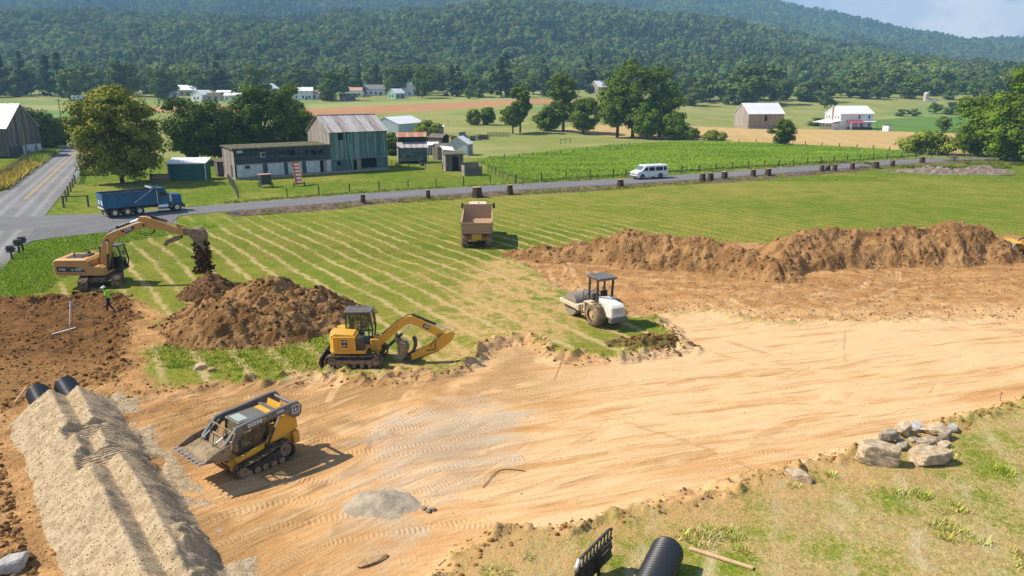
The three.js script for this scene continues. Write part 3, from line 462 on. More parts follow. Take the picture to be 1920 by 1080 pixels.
// ---------------------------------------------------------------- corrugated pipes
const pipeBlack = mt({ color: rgb([0.022, 0.024, 0.028]), roughness: 0.38 }), pipeIn = mt({ color: rgb([0.03, 0.03, 0.032]), roughness: 0.6 });
function pipe(label, a, b, R, pitch) {
  const A = new THREE.Vector3(...a), B = new THREE.Vector3(...b), L = A.distanceTo(B), n = Math.round(L / pitch), pr = [], pin = [[R * 0.86, 0], [R * 0.86, L]];
  for (let i = 0; i < n; i++) { const s = i * pitch; pr.push([R * 0.91, s], [R * 0.91, s + pitch * 0.22], [R * 0.985, s + pitch * 0.36], [R, s + pitch * 0.52], [R * 0.985, s + pitch * 0.72], [R * 0.91, s + pitch * 0.88]); }
  pr.push([R * 0.91, L]);
  const t = thing('drain_pipe', label, 'pipe', a[0], a[1], a[2], 0, 'black corrugated pipes'), q = new THREE.Quaternion().setFromUnitVectors(new THREE.Vector3(0, 1, 0), B.clone().sub(A).normalize());
  const lathe = (p) => { const g = new THREE.LatheGeometry(p.map(([x, y]) => new THREE.Vector2(x, y)), 40); g.applyQuaternion(q); return g; };
  part('corrugated_wall', lathe(pr), pipeBlack, t); part('liner', lathe(pin), pipeIn, t);
  for (const y of [0, L]) { const g = new THREE.RingGeometry(R * 0.86, R * 0.96, 40); g.rotateX(-Math.PI / 2); g.translate(0, y, 0); g.applyQuaternion(q); part('rim', g, pipeBlack, t); }
}
{
  const dx = cr1[1][0] - cr1[0][0], dz = cr1[1][1] - cr1[0][1], q = Math.hypot(dx, dz), ux = dx / q, uz = dz / q;
  const p1 = G(70, 730, 0.5), p2 = G(122, 716, 0.5);
  pipe('half buried black corrugated pipe end at the edge of the gravel bed', [p1[0], 0.30, p1[1]], [p1[0] + ux * 4, 0.30, p1[1] + uz * 4], 0.5, 0.13);
  pipe('black corrugated pipe end mostly covered by the gravel ridge crest', [p2[0], 0.30, p2[1]], [p2[0] + ux * 4, 0.30, p2[1] + uz * 4], 0.5, 0.13);
  const e = on(1252, 1030, 0.55), e2 = G(1150, 1250, 0.55);
  pipe('loose black corrugated pipe lying on the dry grass', [e[0], hG(e[0], e[2]) + 0.5, e[2]], [e2[0], hG(e2[0], e2[1]) + 0.5, e2[1]], 0.5, 0.125);
}
// ---------------------------------------------------------------- boulders
const stoneA = earthy([0.40, 0.29, 0.175], [0.60, 0.49, 0.345], 1.1, 0.03, 21), stoneB = earthy([0.28, 0.225, 0.16], [0.44, 0.37, 0.28], 1.2, 0.03, 25), stoneC = earthy([0.36, 0.215, 0.10], [0.45, 0.31, 0.18], 1.2, 0.03, 29), stoneG = earthy([0.36, 0.34, 0.32], [0.50, 0.47, 0.43], 1.2, 0.03, 33);
function stone(seed, sx, sy, sz, flat = 0.3) {
  const g = new THREE.IcosahedronGeometry(1, 12), p = g.attributes.position, r = rng(seed), pl = []; for (let i = 0; i < 13; i++) pl.push([new THREE.Vector3(r() - 0.5, (r() - 0.5) * 0.9, r() - 0.5).normalize(), 0.62 + 0.26 * r()]);
  for (const [x, y, z, d] of [[1, 0.1, 0.15, 0.78], [-1, 0.05, -0.2, 0.8], [0.2, 0.1, 1, 0.66], [-0.15, 0, -1, 0.7]]) pl.push([new THREE.Vector3(x + (r() - 0.5) * 0.3, y, z + (r() - 0.5) * 0.3).normalize(), d]);
  pl.push([new THREE.Vector3((r() - 0.5) * 0.3, 1, 0.1).normalize(), 0.46 + 0.14 * r()], [new THREE.Vector3(0, -1, 0), 0.55]);
  const memo = new Map();
  for (let i = 0; i < p.count; i++) {
    _v.fromBufferAttribute(p, i); const key = _v.toArray().map((q) => Math.round(q * 1e4)).join();
    if (!memo.has(key)) { let k = 1; for (const [n, d] of pl) { const c = _v.dot(n); if (c > d) k = Math.min(k, d / c); } k *= 1 + (noise3(_v.x * 3 + seed, _v.y * 3, _v.z * 3) - 0.5) * 0.14 + (noise3(_v.x * 4 + seed, _v.y * 14 + _v.x * 3, _v.z * 4) - 0.5) * 0.13; memo.set(key, [_v.x * k * sx, _v.y * k * sy, _v.z * k * sz]); }
    p.setXYZ(i, ...memo.get(key));
  }
  return toCreasedNormals(g, 0.32);
}
function boulder(label, px, py, sx, sy, sz, turn, mat, seed, sink = 0.25, tilt = 0, group) {
  const p = on(px, py), m = part('boulder', stone(seed, sx, sy, sz), mat); m.position.set(p[0], p[1] + sy * (0.6 - sink), p[2]); m.rotation.set(0, turn, tilt); tag(m, label, 'boulder', group); return m;
}
const RG = 'boulders piled beside the haul road';
boulder('big ribbed tan boulder at the road end of the rock pile', 1647, 866, 0.98, 0.72, 0.6, -0.25, stoneA, 3, 0.12, -0.12, RG);
boulder('big flat topped slab boulder beside the ribbed one', 1742, 866, 1.12, 0.55, 0.62, 0.12, stoneA, 9, 0.1, 0.05, RG);
boulder('lone rounded boulder lying apart at the edge of the tan earth', 1498, 884, 0.68, 0.34, 0.34, -0.5, stoneA, 14, 0.2, -0.08);
for (const [px, py, sx, sy, sz, tn2, m, s, l] of [[1664, 826, 0.5, 0.3, 0.32, 0.3, stoneB, 21, 'small tan rock on the road side of the rock pile, behind the ribbed boulder'], [1690, 840, 0.45, 0.22, 0.3, 0.9, stoneB, 22, 'low flat rock in the middle of the rock pile above the two big ones'], [1693, 812, 0.42, 0.36, 0.36, 0.2, stoneA, 23, 'tan rock next to the grey one at the back of the pile'], [1717, 806, 0.45, 0.34, 0.36, 1.2, stoneG, 24, 'pale grey rock standing at the back of the rock pile'], [1748, 812, 0.55, 0.24, 0.34, -0.3, stoneA, 25, 'long tan rock at the back right of the rock pile'], [1742, 832, 0.72, 0.22, 0.32, 0.1, stoneB, 26, 'long flat brown rock across the middle of the rock pile'], [1770, 822, 0.34, 0.4, 0.32, 0.5, stoneB, 27, 'upright brown rock at the outer end of the rock pile'], [1786, 808, 0.36, 0.26, 0.26, 0.9, stoneG, 28, 'outermost small grey rock of the pile'], [1770, 840, 0.36, 0.2, 0.26, 0.4, stoneA, 29, 'small rock above the flat slab in the rock pile'], [1668, 842, 0.28, 0.16, 0.2, 0.2, stoneC, 30, 'small orange rock tucked behind the ribbed boulder'], [1762, 803, 0.3, 0.2, 0.24, 0.2, stoneA, 31, 'small rock at the very back of the rock pile'], [1712, 828, 0.3, 0.18, 0.22, 0.6, stoneB, 32, 'smallest rock in the middle of the rock pile']]) boulder(l, px, py, sx, sy, sz, tn2, m, s, 0.1, 0.1, RG);
boulder('pale round rock on the grass below the soil heap', 376, 692, 0.42, 0.28, 0.3, 0.2, stoneA, 41, 0.2);
boulder('small orange rock next to the pale round one', 397, 695, 0.24, 0.17, 0.2, 0.2, stoneC, 42, 0.15);
boulder('pale grey rock at the bottom corner next to the gravel bed', 22, 1068, 0.6, 0.4, 0.4, 0.6, stoneG, 43, 0.15);
boulder('flat tan stone half sunk at the edge of the tan earth above the pipe', 700, 1052, 0.6, 0.12, 0.25, 0.5, stoneC, 44, 0.35);
for (const [px, py, s] of [[795, 955, 51], [803, 960, 52], [812, 957, 53]]) boulder({ 51: 'little grey stone of three on the tan earth, nearest the loader', 52: 'little grey stone of three on the tan earth, lowest', 53: 'little grey stone of three on the tan earth, nearest the boulders' }[s], px, py, 0.13, 0.1, 0.12, s, stoneB, s, 0.1, 0, 'little grey stones');

// ---------------------------------------------------------------- loose clods and pebbles
function scatter(name, label, geo, mat, list) {
  const m = new THREE.InstancedMesh(geo, mat, list.length), o = new THREE.Object3D(), c = new THREE.Color();
  list.forEach((p, i) => { o.position.set(p.x, p.y, p.z); o.rotation.set(p.rx || 0, p.ry || 0, p.rz || 0); if (p.sv) o.scale.set(...p.sv); else o.scale.setScalar(p.s); o.updateMatrix(); m.setMatrixAt(i, o.matrix); if (p.c) m.setColorAt(i, c.setRGB(...p.c)); });
  m.name = numbered(name); m.castShadow = m.receiveShadow = true; tag(m, label, null, null, 'stuff'); scene.add(m); return m;
}
const clodGeo = (() => { const g = new THREE.IcosahedronGeometry(1, 1), p = g.attributes.position, memo = new Map(); for (let i = 0; i < p.count; i++) { _v.fromBufferAttribute(p, i); const k = 0.7 + 0.6 * noise3(_v.x * 2.4 + 9, _v.y * 2.4 + 3, _v.z * 2.4); p.setXYZ(i, _v.x * k, _v.y * k * 0.8, _v.z * k); } g.computeVertexNormals(); return g; })();
{
  const r = rng(91), L = [], white = mt({ color: 0xffffff, roughness: 1 });
  const addC = (x, z, s, c, up = 0) => L.push({ x, y: hG(x, z) + up - s * 0.15, z, s, rx: r() * 6, ry: r() * 6, rz: r() * 6, c });
  for (let i = 0; i < 60000 && L.length < 15000; i++) {
    const x = -36 + 82 * r(), z = -67 + 49 * r(), w = weights(x, z), s0 = SAND(x, z), q = r();
    if (w.b > 0.5 && q < 0.7) addC(x, z, 0.03 + 0.11 * Math.pow(r(), 3) + 0.05 * (SOIL(x, z) < 1.3 ? r() : 0), mix3(C.soilD, C.soilL, r() * 0.8));
    else if (w.r > 0.5 && q < 0.35) addC(x, z, 0.02 + 0.08 * Math.pow(r(), 3), mix3(C.soil, C.redL, r()));
    else if (w.d > 0.5 && w.s < 0.4 && q < 0.45) addC(x, z, 0.02 + 0.08 * Math.pow(r(), 3), mix3(C.soil, C.sand, r()));
    else if (Math.abs(s0) < 0.7 && q < 0.8) addC(x, z, 0.02 + 0.08 * Math.pow(r(), 2), mix3(C.soil, C.sandD, r()));
    else if (w.s > 0.5 && q < 0.06) addC(x, z, 0.012 + 0.03 * r(), mix3(C.sandD, C.sandP, r()));
  }
  for (const m of scene.children.filter((o) => /^(soil_heap|spoil_bank|turf_clump)/.test(o.name))) {      // clods lying on the heaps
    const p = m.geometry.attributes.position, ix = m.geometry.index.array, n = /bank/.test(m.name) ? 2600 : m.name === 'soil_heap' ? 3000 : 500, red = /bank/.test(m.name);
    for (let i = 0; i < n; i++) { const v = ix[(r() * ix.length) | 0], s = 0.02 + 0.12 * Math.pow(r(), 6); L.push({ x: p.getX(v) + m.position.x, y: p.getY(v) + m.position.y + s * 0.1, z: p.getZ(v) + m.position.z, s, rx: r() * 6, ry: r() * 6, c: mix3(red ? C.soil : C.soilD, red ? C.redL : C.soilL, r() * 0.8) }); }
  }
  { const m = gravelBed, p = m.geometry.attributes.position, ix = m.geometry.index.array, K = []; for (let i = 0; i < 26000; i++) { const v = ix[(r() * ix.length) | 0], s = 0.007 + 0.019 * Math.pow(r(), 4), q = 0.9 + 0.35 * r(); K.push({ x: p.getX(v) + m.position.x + (r() - 0.5) * 0.08, y: p.getY(v) + m.position.y + s * 0.15, z: p.getZ(v) + m.position.z + (r() - 0.5) * 0.08, s, rx: r() * 6, ry: r() * 6, c: [0.41 * q, 0.315 * q, 0.20 * q] }); } for (let i = 0; i < 9000; i++) { const k = r(), P = r() < 0.5 ? cr1 : cr2, n = (k * (P.length - 1)) | 0, f = k * (P.length - 1) - n, o = (r() - 0.5) * 7.6, dx = P[n + 1][0] - P[n][0], dz = P[n + 1][1] - P[n][1], q = Math.hypot(dx, dz), x = lerp(P[n][0], P[n + 1][0], f) - dz / q * o, z = lerp(P[n][1], P[n + 1][1], f) + dx / q * o, s = 0.008 + 0.018 * Math.pow(r(), 3), t = 0.7 + 0.6 * r(); if (along(cr1, x, z)[0] < 1.7 || along(cr2, x, z)[0] < 1.2) continue; K.push({ x, y: hG(x, z), z, s, rx: r() * 6, ry: r() * 6, c: [0.36 * t, 0.28 * t, 0.185 * t] }); } scatter('gravel_stones', 'loose pale stones lying on and around the gravel bed', clodGeo, white, K); }
  for (let i = 0; i < 900; i++) { const k = r() * (cr1.length - 1.01), n = k | 0, f = k - n, dx = cr1[n + 1][0] - cr1[n][0], dz = cr1[n + 1][1] - cr1[n][1], q = Math.hypot(dx, dz), o = 2.3 + 1.0 * Math.pow(r(), 1.5), x = lerp(cr1[n][0], cr1[n + 1][0], f) - dz / q * o * (GS), z = lerp(cr1[n][1], cr1[n + 1][1], f) + dx / q * o * (GS); addC(x, z, 0.03 + 0.12 * Math.pow(r(), 3), mix3(C.soilD, C.soilL, r())); }
  scatter('soil_clods', 'loose clods of brown soil strewn over the dug ground and heaps', clodGeo, white, L);
}
// ---------------------------------------------------------------- grass and crops
const tuft = (n, hgt, wid, spread, seed, lean = 0.5) => { const r = rng(seed), pos = [], nor = []; for (let i = 0; i < n; i++) { const a = r() * 6.283, d = spread * Math.sqrt(r()), x = Math.cos(a) * d, z = Math.sin(a) * d, h = hgt * (0.5 + 0.7 * r()), b = r() * 6.283, l = lean * h * (0.3 + r()), cx = Math.cos(b), cz = Math.sin(b); pos.push(x - cz * wid, 0, z + cx * wid, x + cz * wid, 0, z - cx * wid, x + cx * l, h, z + cz * l); } const g = new THREE.BufferGeometry(); g.setAttribute('position', new THREE.Float32BufferAttribute(pos, 3)); g.computeVertexNormals(); return g; };
{
  const blade = mt({ color: 0xffffff, roughness: 0.9 }), r = rng(12), short = [], tall = [];
  for (let i = 0; i < 330000; i++) {
    const z = -19 - Math.pow(r(), 0.75) * 62 * (0.75 + 0.25 * r()), hw = 5 - z * 0.72, x = (r() * 2 - 1) * hw, w = weights(x, z), bare = Math.max(w.s, w.b, w.r, w.d * (1 - w.g));
    if (bare > 0.3 || r() < w.t * 0.5 || (DRYR(x, z) > -0.5 && SAND(x, z) > -1.6 + 1.2 * r()) || APRON(x, z) > -0.4) continue;
    const p = { x, y: hG(x, z) - 0.01, z, ry: r() * 6.3, s: 0.7 + 0.7 * r() }, f = r(); let c = grassAt(x, z, f * 0.8 + 0.1);
    if (z < -62) p.y = land(x, z) + relief(x, z); c = mix3(c, C.straw, 0.25 * Math.pow(r(), 3)); p.c = c.map((q) => q * (1.15 + 0.5 * r()));
    const lush = LUSH(x, z); if (lush > -0.3 || (GREENSPOT(x, z) > 0 && r() < 0.3) || (DRYR(x, z) > 0.3 && fbm(x * 0.7, z * 0.7 + 90, 3) > 0.70)) { p.s *= 1.3; p.c = mix3(p.c, [0.20, 0.30, 0.02], 0.4).map((q) => q * 1.25); tall.push(p); } else short.push(p);
  }
  scatter('short_grass', 'short cut yellow green turf with dry stalks', tuft(6, 0.038, 0.010, 0.13, 3, 2.4), blade, short);
  scatter('tall_grass', 'longer bright green grass on the verge and in tufts', tuft(9, 0.12, 0.012, 0.11, 4, 0.9), blade, tall);
  // leafy crop beyond the side road
  const leafy = (() => { const q = rng(8), pos = []; for (let i = 0; i < 9; i++) { const a = q() * 6.283, l = 0.22 + 0.16 * q(), y = 0.22 + 0.25 * q(), cx = Math.cos(a), cz = Math.sin(a), w = 0.09; const A = [0, y - 0.12, 0], B = [cx * l * 0.55 - cz * w, y, cz * l * 0.55 + cx * w], Cc = [cx * l * 0.55 + cz * w, y, cz * l * 0.55 - cx * w], D = [cx * l, y - 0.05, cz * l]; pos.push(...A, ...B, ...Cc, ...B, ...D, ...Cc); } const g = new THREE.BufferGeometry(); g.setAttribute('position', new THREE.Float32BufferAttribute(pos, 3)); g.computeVertexNormals(); return g; })();
  let bx0 = 1e9, bx1 = -1e9, bz0 = 1e9, bz1 = -1e9; for (const [x, z] of CROP) { bx0 = Math.min(bx0, x); bx1 = Math.max(bx1, x); bz0 = Math.min(bz0, z); bz1 = Math.max(bz1, z); }
  const L = []; for (let z = bz0; z < bz1; z += 0.62) for (let x = bx0; x < bx1; x += 0.5) { const X = x + (r() - 0.5) * 0.35, Z = z + (r() - 0.5) * 0.25 + 0.2 * x * 0; if (!inPoly(CROP, X, Z) || r() < 0.06) continue; const k = 0.8 + 0.5 * r(), y = fbm(X * 0.08, Z * 0.2, 3); L.push({ x: X, y: land(X, Z), z: Z, ry: r() * 6.3, s: 0.9 + 0.45 * r() + (y - 0.5) * 0.6, c: mix3([0.12, 0.215, 0.012], [0.20, 0.30, 0.03], clamp(y * 1.4 - 0.2 + (r() - 0.5) * 0.4)).map((q) => q * k) }); }
  scatter('leafy_crop', 'bright green leafy crop growing in a field behind the side road', leafy, blade, L);
  // tall weeds on the banks, along fences and the verge of the side road
  const Wd = []; const c = new THREE.CatmullRomCurve3(sideLine.map(([x, z]) => new THREE.Vector3(x, 0, z)));
  for (let i = 0; i < 5200; i++) { const t = lerp(0.12, 0.9, r()), p = c.getPointAt(t), q = c.getTangentAt(t), far = r() < 0.35, o = far ? -3.6 - 1.8 * r() : 5.4 + 2.8 * Math.pow(r(), 1.3); const x = p.x - q.z * o, z = p.z + q.x * o; if (fbm(x * 0.25, z * 0.25 + 4, 3) < (far ? 0.42 : 0.5)) continue; Wd.push({ x, y: land(x, z), z, ry: r() * 6.3, s: 0.5 + 0.8 * r(), c: mix3([0.15, 0.24, 0.02], [0.36, 0.33, 0.08], r()) }); }
  for (let i = 0; i < 5000; i++) { const s = 20 + 75 * r(), side = r() < 0.6 ? -1 : 1, o = 4.4 + 3 * r(), [mx, mz] = mainPt(s), x = mx + side * o * 0.903, z = mz - side * o * 0.43 * 1; if (side > 0 && s < 36) continue; Wd.push({ x, y: land(x, z), z, ry: r() * 6.3, s: 1.2 + 2.6 * r() * (side < 0 ? 1 : 0.5), c: side < 0 && s < 62 ? mix3([0.46, 0.33, 0.07], [0.36, 0.32, 0.05], r()) : mix3([0.15, 0.24, 0.02], [0.28, 0.3, 0.05], r()) }); }
  for (let i = 0; i < 5000; i++) { const x = 60 + 60 * r(), z = -135 - 16 * r() + (x - 60) * -0.08; const u = (x - 80) * 0.0; if (fbm(x * 0.2, z * 0.2, 3) < 0.52) continue; Wd.push({ x, y: land(x, z), z, ry: r() * 6.3, s: 0.8 + 1.2 * r(), c: mix3([0.10, 0.17, 0.015], [0.25, 0.24, 0.06], r()) }); }
  scatter('weeds', 'tall weeds and uncut grass along the road verges', tuft(14, 0.30, 0.03, 0.32, 6, 0.9), blade, Wd);
}

// ---------------------------------------------------------------- machines
const font = await new FontLoader().loadAsync('fonts/droid/droid_sans_bold.typeface.json');
function words(s, size, x, y, z, ry = 0, rz = 0, depth = 0.012) { const g = new TextGeometry(s, { font, size, depth, curveSegments: 3 }); if (rz) g.rotateZ(rz); if (ry) g.rotateY(ry); return g.translate(x, y, z); }
const catY = painted([0.66, 0.345, 0.018], 0.2, 2, 0.45, 3), catO = painted([0.56, 0.27, 0.045], 0.45, 2, 0.5, 9), steelDirty = painted([0.17, 0.13, 0.095], 0.55, 1.2, 0.75, 5), blackP = painted([0.022, 0.022, 0.024], 0.10, 1.5, 0.5, 6), rubber = painted([0.025, 0.024, 0.023], 0.22, 1, 0.9, 8), tyreDust = painted([0.14, 0.11, 0.08], 0.6, 1, 0.95, 7), trackM = painted([0.075, 0.06, 0.045], 0.55, 0.8, 0.85, 10), greyP = painted([0.10, 0.10, 0.098], 0.15, 2, 0.45, 12), chrome = plain([0.72, 0.72, 0.72], 0.22, 1), whiteP = plain([0.75, 0.75, 0.73], 0.5), glass = new THREE.MeshPhysicalMaterial({ color: 0xe6f0ea, transmission: 1, thickness: 0, roughness: 0.05, ior: 1.45 }), darkGlass = mt({ color: rgb([0.012, 0.016, 0.02]), roughness: 0.08 }), seatM = plain([0.03, 0.03, 0.032], 0.85), redP = plain([0.55, 0.03, 0.025], 0.5);
function parts(name, gs, mat, t) { return gs.map((g) => part(name, g, mat, t)); }
function trackLoop(L, hgt, wid, zc, shoe, grouserH, r = hgt / 2, up = null) {   // outline points of a crawler belt, then plates round it
  const pts = up || (() => { const P = [], n = 10, x = L / 2 - r; for (let i = 0; i <= n; i++) { const a = -Math.PI / 2 + Math.PI * i / n; P.push([x + Math.cos(a) * r, r + Math.sin(a) * r]); } for (let i = 0; i <= n; i++) { const a = Math.PI / 2 + Math.PI * i / n; P.push([-x + Math.cos(a) * r, r + Math.sin(a) * r]); } return P; })();
  const c = new THREE.CatmullRomCurve3(pts.map(([x, y]) => new THREE.Vector3(x, y, 0)), true, 'centripetal'), len = c.getLength(), n = Math.round(len / shoe), out = [];
  for (let i = 0; i < n; i++) { const p = c.getPointAt(i / n), t = c.getTangentAt(i / n), a = Math.atan2(t.y, t.x); out.push(box(len / n * 0.94, 0.04, wid, p.x, p.y, zc, 0, 0, a), box(0.035, grouserH, wid * 0.98, p.x + Math.sin(a) * grouserH * 0.6, p.y - Math.cos(a) * grouserH * 0.6, zc, 0, 0, a)); }
  return { out, pts };
}
function crawler(t, L, hgt, wid, zc, shoe, up) {
  const { out } = trackLoop(L, hgt, wid, zc, shoe, 0.05, hgt / 2, up), s = Math.sign(zc), m = part('track_belt', out, trackM, t);
  m.userData.label = 'dusty crawler track';
  const r = hgt * 0.36, fr = part('track_frame', [rbox(L * 0.66, hgt * 0.34, wid * 0.7, 0, hgt * 0.5, zc, 0.04)], steelDirty, t);
  for (const x of [-L / 2 + hgt / 2, L / 2 - hgt / 2]) part('drive_wheel', [cylZ(r, wid * 0.5, x, hgt / 2, zc, 18), cylZ(r * 0.5, wid * 0.86, x, hgt / 2, zc, 12), cylZ(r * 0.22, wid * 0.94, x, hgt / 2, zc, 10)], steelDirty, t);
  const n = 5; for (let i = 0; i < n; i++) part('roller', cylZ(hgt * 0.16, wid * 0.7, lerp(-L * 0.28, L * 0.28, i / (n - 1)), hgt * 0.2, zc, 12), steelDirty, t);
}
const cyl2 = (a, b, r, k = 0.55) => { const m = [lerp(a[0], b[0], k), lerp(a[1], b[1], k), lerp(a[2], b[2], k)]; return [rod(a, m, r, 12), rod(m, b, r * 0.55, 10)]; };
function ram(t, a, b, r, k = 0.55) { const m = [lerp(a[0], b[0], k), lerp(a[1], b[1], k), lerp(a[2], b[2], k)], c = part('hydraulic_cylinder', [rod(a, m, r, 12), cylZ(r * 1.2, r * 2.6, a[0], a[1], a[2], 10)], blackP, t); part('piston_rod', [rod(m, b, r * 0.55, 10), cylZ(r, r * 2.4, b[0], b[1], b[2], 10)], chrome, c); return c; }
function wheel(t, name, R, w, x, y, z, rimM, rr = 0.55, lugs = 0, tyreM = rubber) {
  const pr = []; for (let i = 0; i <= 12; i++) { const a = Math.PI * i / 12; pr.push(new THREE.Vector2(R * rr + (R - R * rr) * Math.pow(Math.sin(a), 0.45), -Math.cos(a) * w / 2)); }
  const g = new THREE.LatheGeometry(pr, 32); g.rotateX(Math.PI / 2); g.translate(x, y, z); const gs = [g];
  for (let i = 0; i < lugs; i++) for (const s of [-1, 1]) { const a = (i + (s > 0 ? 0.5 : 0)) / lugs * 6.283, b = box(R * 0.07, R * 0.05, w * 0.5, 0, R * 0.995, 0, 0, 0.5 * s, 0); b.translate(0, 0, s * w * 0.22); b.rotateZ(a); b.translate(x, y, z); gs.push(b); }
  const h = part(name, gs, tyreM, t); const s = Math.sign(z) || 1;
  const rim = part('rim', [cylZ(R * rr, w * 0.55, x, y, z, 24), cylZ(R * rr * 0.97, 0.03, x, y, z + s * w * 0.30, 24)], rimM, h);
  part('hub', [cylZ(R * rr * 0.42, 0.1, x, y, z + s * (w * 0.31 + 0.03), 14), ...Array.from({ length: 8 }, (_, k) => cylZ(R * 0.035, 0.06, x + Math.cos(k * 0.785) * R * rr * 0.66, y + Math.sin(k * 0.785) * R * rr * 0.66, z + s * (w * 0.31 + 0.02), 6))], rimM, h);
  return h;
}
function bucketGeo(w, R, teeth, open = 0) {   // lip at +x; rolled back plate; returns shell, sides, teeth
  const o = [], n = 9; const P = []; for (let i = 0; i <= n; i++) { const a = lerp(-0.35, -3.6, i / n); P.push([Math.cos(a) * R, Math.sin(a) * R]); }
  const lip = [R * 1.45, -R * 0.25]; P.unshift(lip);
  const th = 0.035; for (let i = 0; i < P.length - 1; i++) { const [ax, ay] = P[i], [bx, by] = P[i + 1]; o.push(box(Math.hypot(bx - ax, by - ay) + 0.02, th, w, (ax + bx) / 2, (ay + by) / 2, 0, 0, 0, Math.atan2(by - ay, bx - ax))); }
  const S = [...P]; const sides = [ext(S, th, w / 2, 0.005), ext(S, th, -w / 2, 0.005)], tt = [];
  for (let i = 0; i < teeth; i++) tt.push(ext([[lip[0] - 0.1, lip[1] + 0.05], [lip[0] + 0.2, lip[1] + 0.005], [lip[0] - 0.1, lip[1] - 0.05]], 0.1, lerp(-w / 2 + 0.08, w / 2 - 0.08, teeth > 1 ? i / (teeth - 1) : 0), 0.01));
  return { shell: o, sides, tt };
}
function put3(gs, x, y, z, rz) { for (const g of gs) { g.rotateZ(rz); g.translate(x, y, z); } return gs; }
function cabGlass(t, prof, z0, z1, panes) { for (const p of panes) part('window', p, glass, t); }

// --- smaller digger -------------------------------------------------------------------------------------------------
{
  const p = on(664, 690), t = thing('mini_excavator', 'yellow compact digger with black cab roof, arm folded down onto the earth', 'excavator', p[0], p[1] + 0.02, p[2] - 0.95, 0.02);
  crawler(t, 2.95, 0.68, 0.45, 0.95, 0.13); crawler(t, 2.95, 0.68, 0.45, -0.95, 0.13);
  part('undercarriage', [rbox(1.5, 0.3, 1.5, 0, 0.5, 0, 0.05), cylY(0.55, 0.16, 0, 0.72, 0, 24)], steelDirty, t);
  const bl = part('dozer_blade', [ext([[-1.62, 0.02], [-1.72, 0.1], [-1.80, 0.35], [-1.72, 0.62], [-1.62, 0.68], [-1.68, 0.4]], 2.25, 0, 0.01)], blackP, t); parts('blade_arm', [box(0.9, 0.14, 0.12, -1.25, 0.32, 0.5), box(0.9, 0.14, 0.12, -1.25, 0.32, -0.5)], blackP, bl);
  // upper body: outline in plan with rounded tail, raised in y
  const plan = [[-1.0, -1.08], [-1.22, -0.75], [-1.34, 0], [-1.22, 0.75], [-1.0, 1.08], [0.62, 1.08], [0.62, 0.25], [0.85, 0.2], [0.85, -0.2], [0.62, -0.3], [0.62, -1.08]];
  const slab = (y0, y1, P) => { const s = new THREE.Shape(P.map(([x, z]) => new THREE.Vector2(x, -z))), g = new THREE.ExtrudeGeometry(s, { depth: y1 - y0 - 0.06, bevelEnabled: true, bevelSize: 0.03, bevelThickness: 0.03, bevelSegments: 2 }); g.rotateX(-Math.PI / 2); return g.translate(0, y0 + 0.03, 0); };
  const body = part('body', [slab(0.80, 0.98, plan), slab(0.96, 1.72, [[-0.98, -1.06], [-1.20, -0.75], [-1.31, 0], [-1.20, 0.75], [-0.98, 1.06], [0.12, 1.06], [0.12, 0.02], [-0.55, 0.02], [-0.55, -1.06]]), ext([[-1.15, 1.70], [0.10, 1.70], [0.02, 1.78], [-0.95, 1.84]], 1.0, 0.5, 0.03)], catY, t);
  part('side_panel', [rbox(0.42, 0.72, 0.5, 0.36, 1.30, 0.80, 0.05)], blackP, t);
  part('panel_seam', [box(0.012, 0.7, 0.01, -0.72, 1.32, 1.085), box(0.012, 0.7, 0.01, -0.12, 1.32, 1.085), box(0.6, 0.012, 0.01, -0.42, 1.0, 1.085)], blackP, body);
  const dec = part('decal', [box(0.3, 0.42, 0.008, -0.42, 1.36, 1.092)], blackP, body); part('lettering', [words('CAT', 0.095, -0.54, 1.43, 1.095), words('308', 0.07, -0.51, 1.22, 1.095)], whiteP, dec); part('decal_corner', ext([[-0.57, 1.16], [-0.45, 1.16], [-0.57, 1.3]], 0.01, 1.096, 0), redP, dec);
  parts('vent', [box(0.2, 0.02, 0.3, -0.6, 1.79, 0.5), ...Array.from({ length: 5 }, (_, i) => box(0.02, 0.25, 0.01, -0.9 - i * 0.04, 1.3, 1.06 - i * 0.045))], blackP, body);
  part('exhaust', [cylY(0.04, 0.28, -1.15, 1.85, -0.5)], blackP, body);
  // cab
  const cab = part('cab', [box(0.07, 1.65, 0.07, -0.52, 1.8, -0.03), box(0.07, 1.65, 0.07, -0.52, 1.8, -1.03), box(0.07, 0.95, 0.07, 0.80, 2.2, -0.03, 0, 0, 0.16), box(0.07, 0.95, 0.07, 0.80, 2.2, -1.03, 0, 0, 0.16), box(0.07, 0.8, 0.07, 0.84, 1.4, -0.03, 0, 0, -0.12), box(0.07, 0.8, 0.07, 0.84, 1.4, -1.03, 0, 0, -0.12), box(0.06, 1.6, 0.06, 0.28, 1.83, -0.03), box(1.4, 0.12, 1.05, 0.17, 1.02, -0.53), box(1.35, 0.06, 0.06, 0.15, 1.72, -0.03), box(1.3, 0.08, 1.05, 0.12, 2.62, -0.53), box(0.06, 0.8, 0.9, -0.52, 1.3, -0.53)], blackP, t);
  part('cab_roof', [rbox(1.45, 0.13, 1.14, 0.12, 2.71, -0.53, 0.06), box(1.0, 0.03, 0.08, 0.1, 2.785, -0.25), box(1.0, 0.03, 0.08, 0.1, 2.785, -0.8)], greyP, cab);
  for (const g of [box(0.74, 0.86, 0.012, -0.12, 2.17, -0.03), box(0.52, 0.86, 0.012, 0.55, 2.17, -0.03), box(1.2, 0.86, 0.012, 0.12, 2.17, -1.03), box(0.012, 0.84, 0.92, 0.80, 2.18, -0.53, 0, 0, 0.16), box(0.012, 0.8, 0.92, -0.52, 2.17, -0.53), box(1.2, 0.55, 0.012, 0.15, 1.4, -0.03)]) part('window', g, glass, cab);
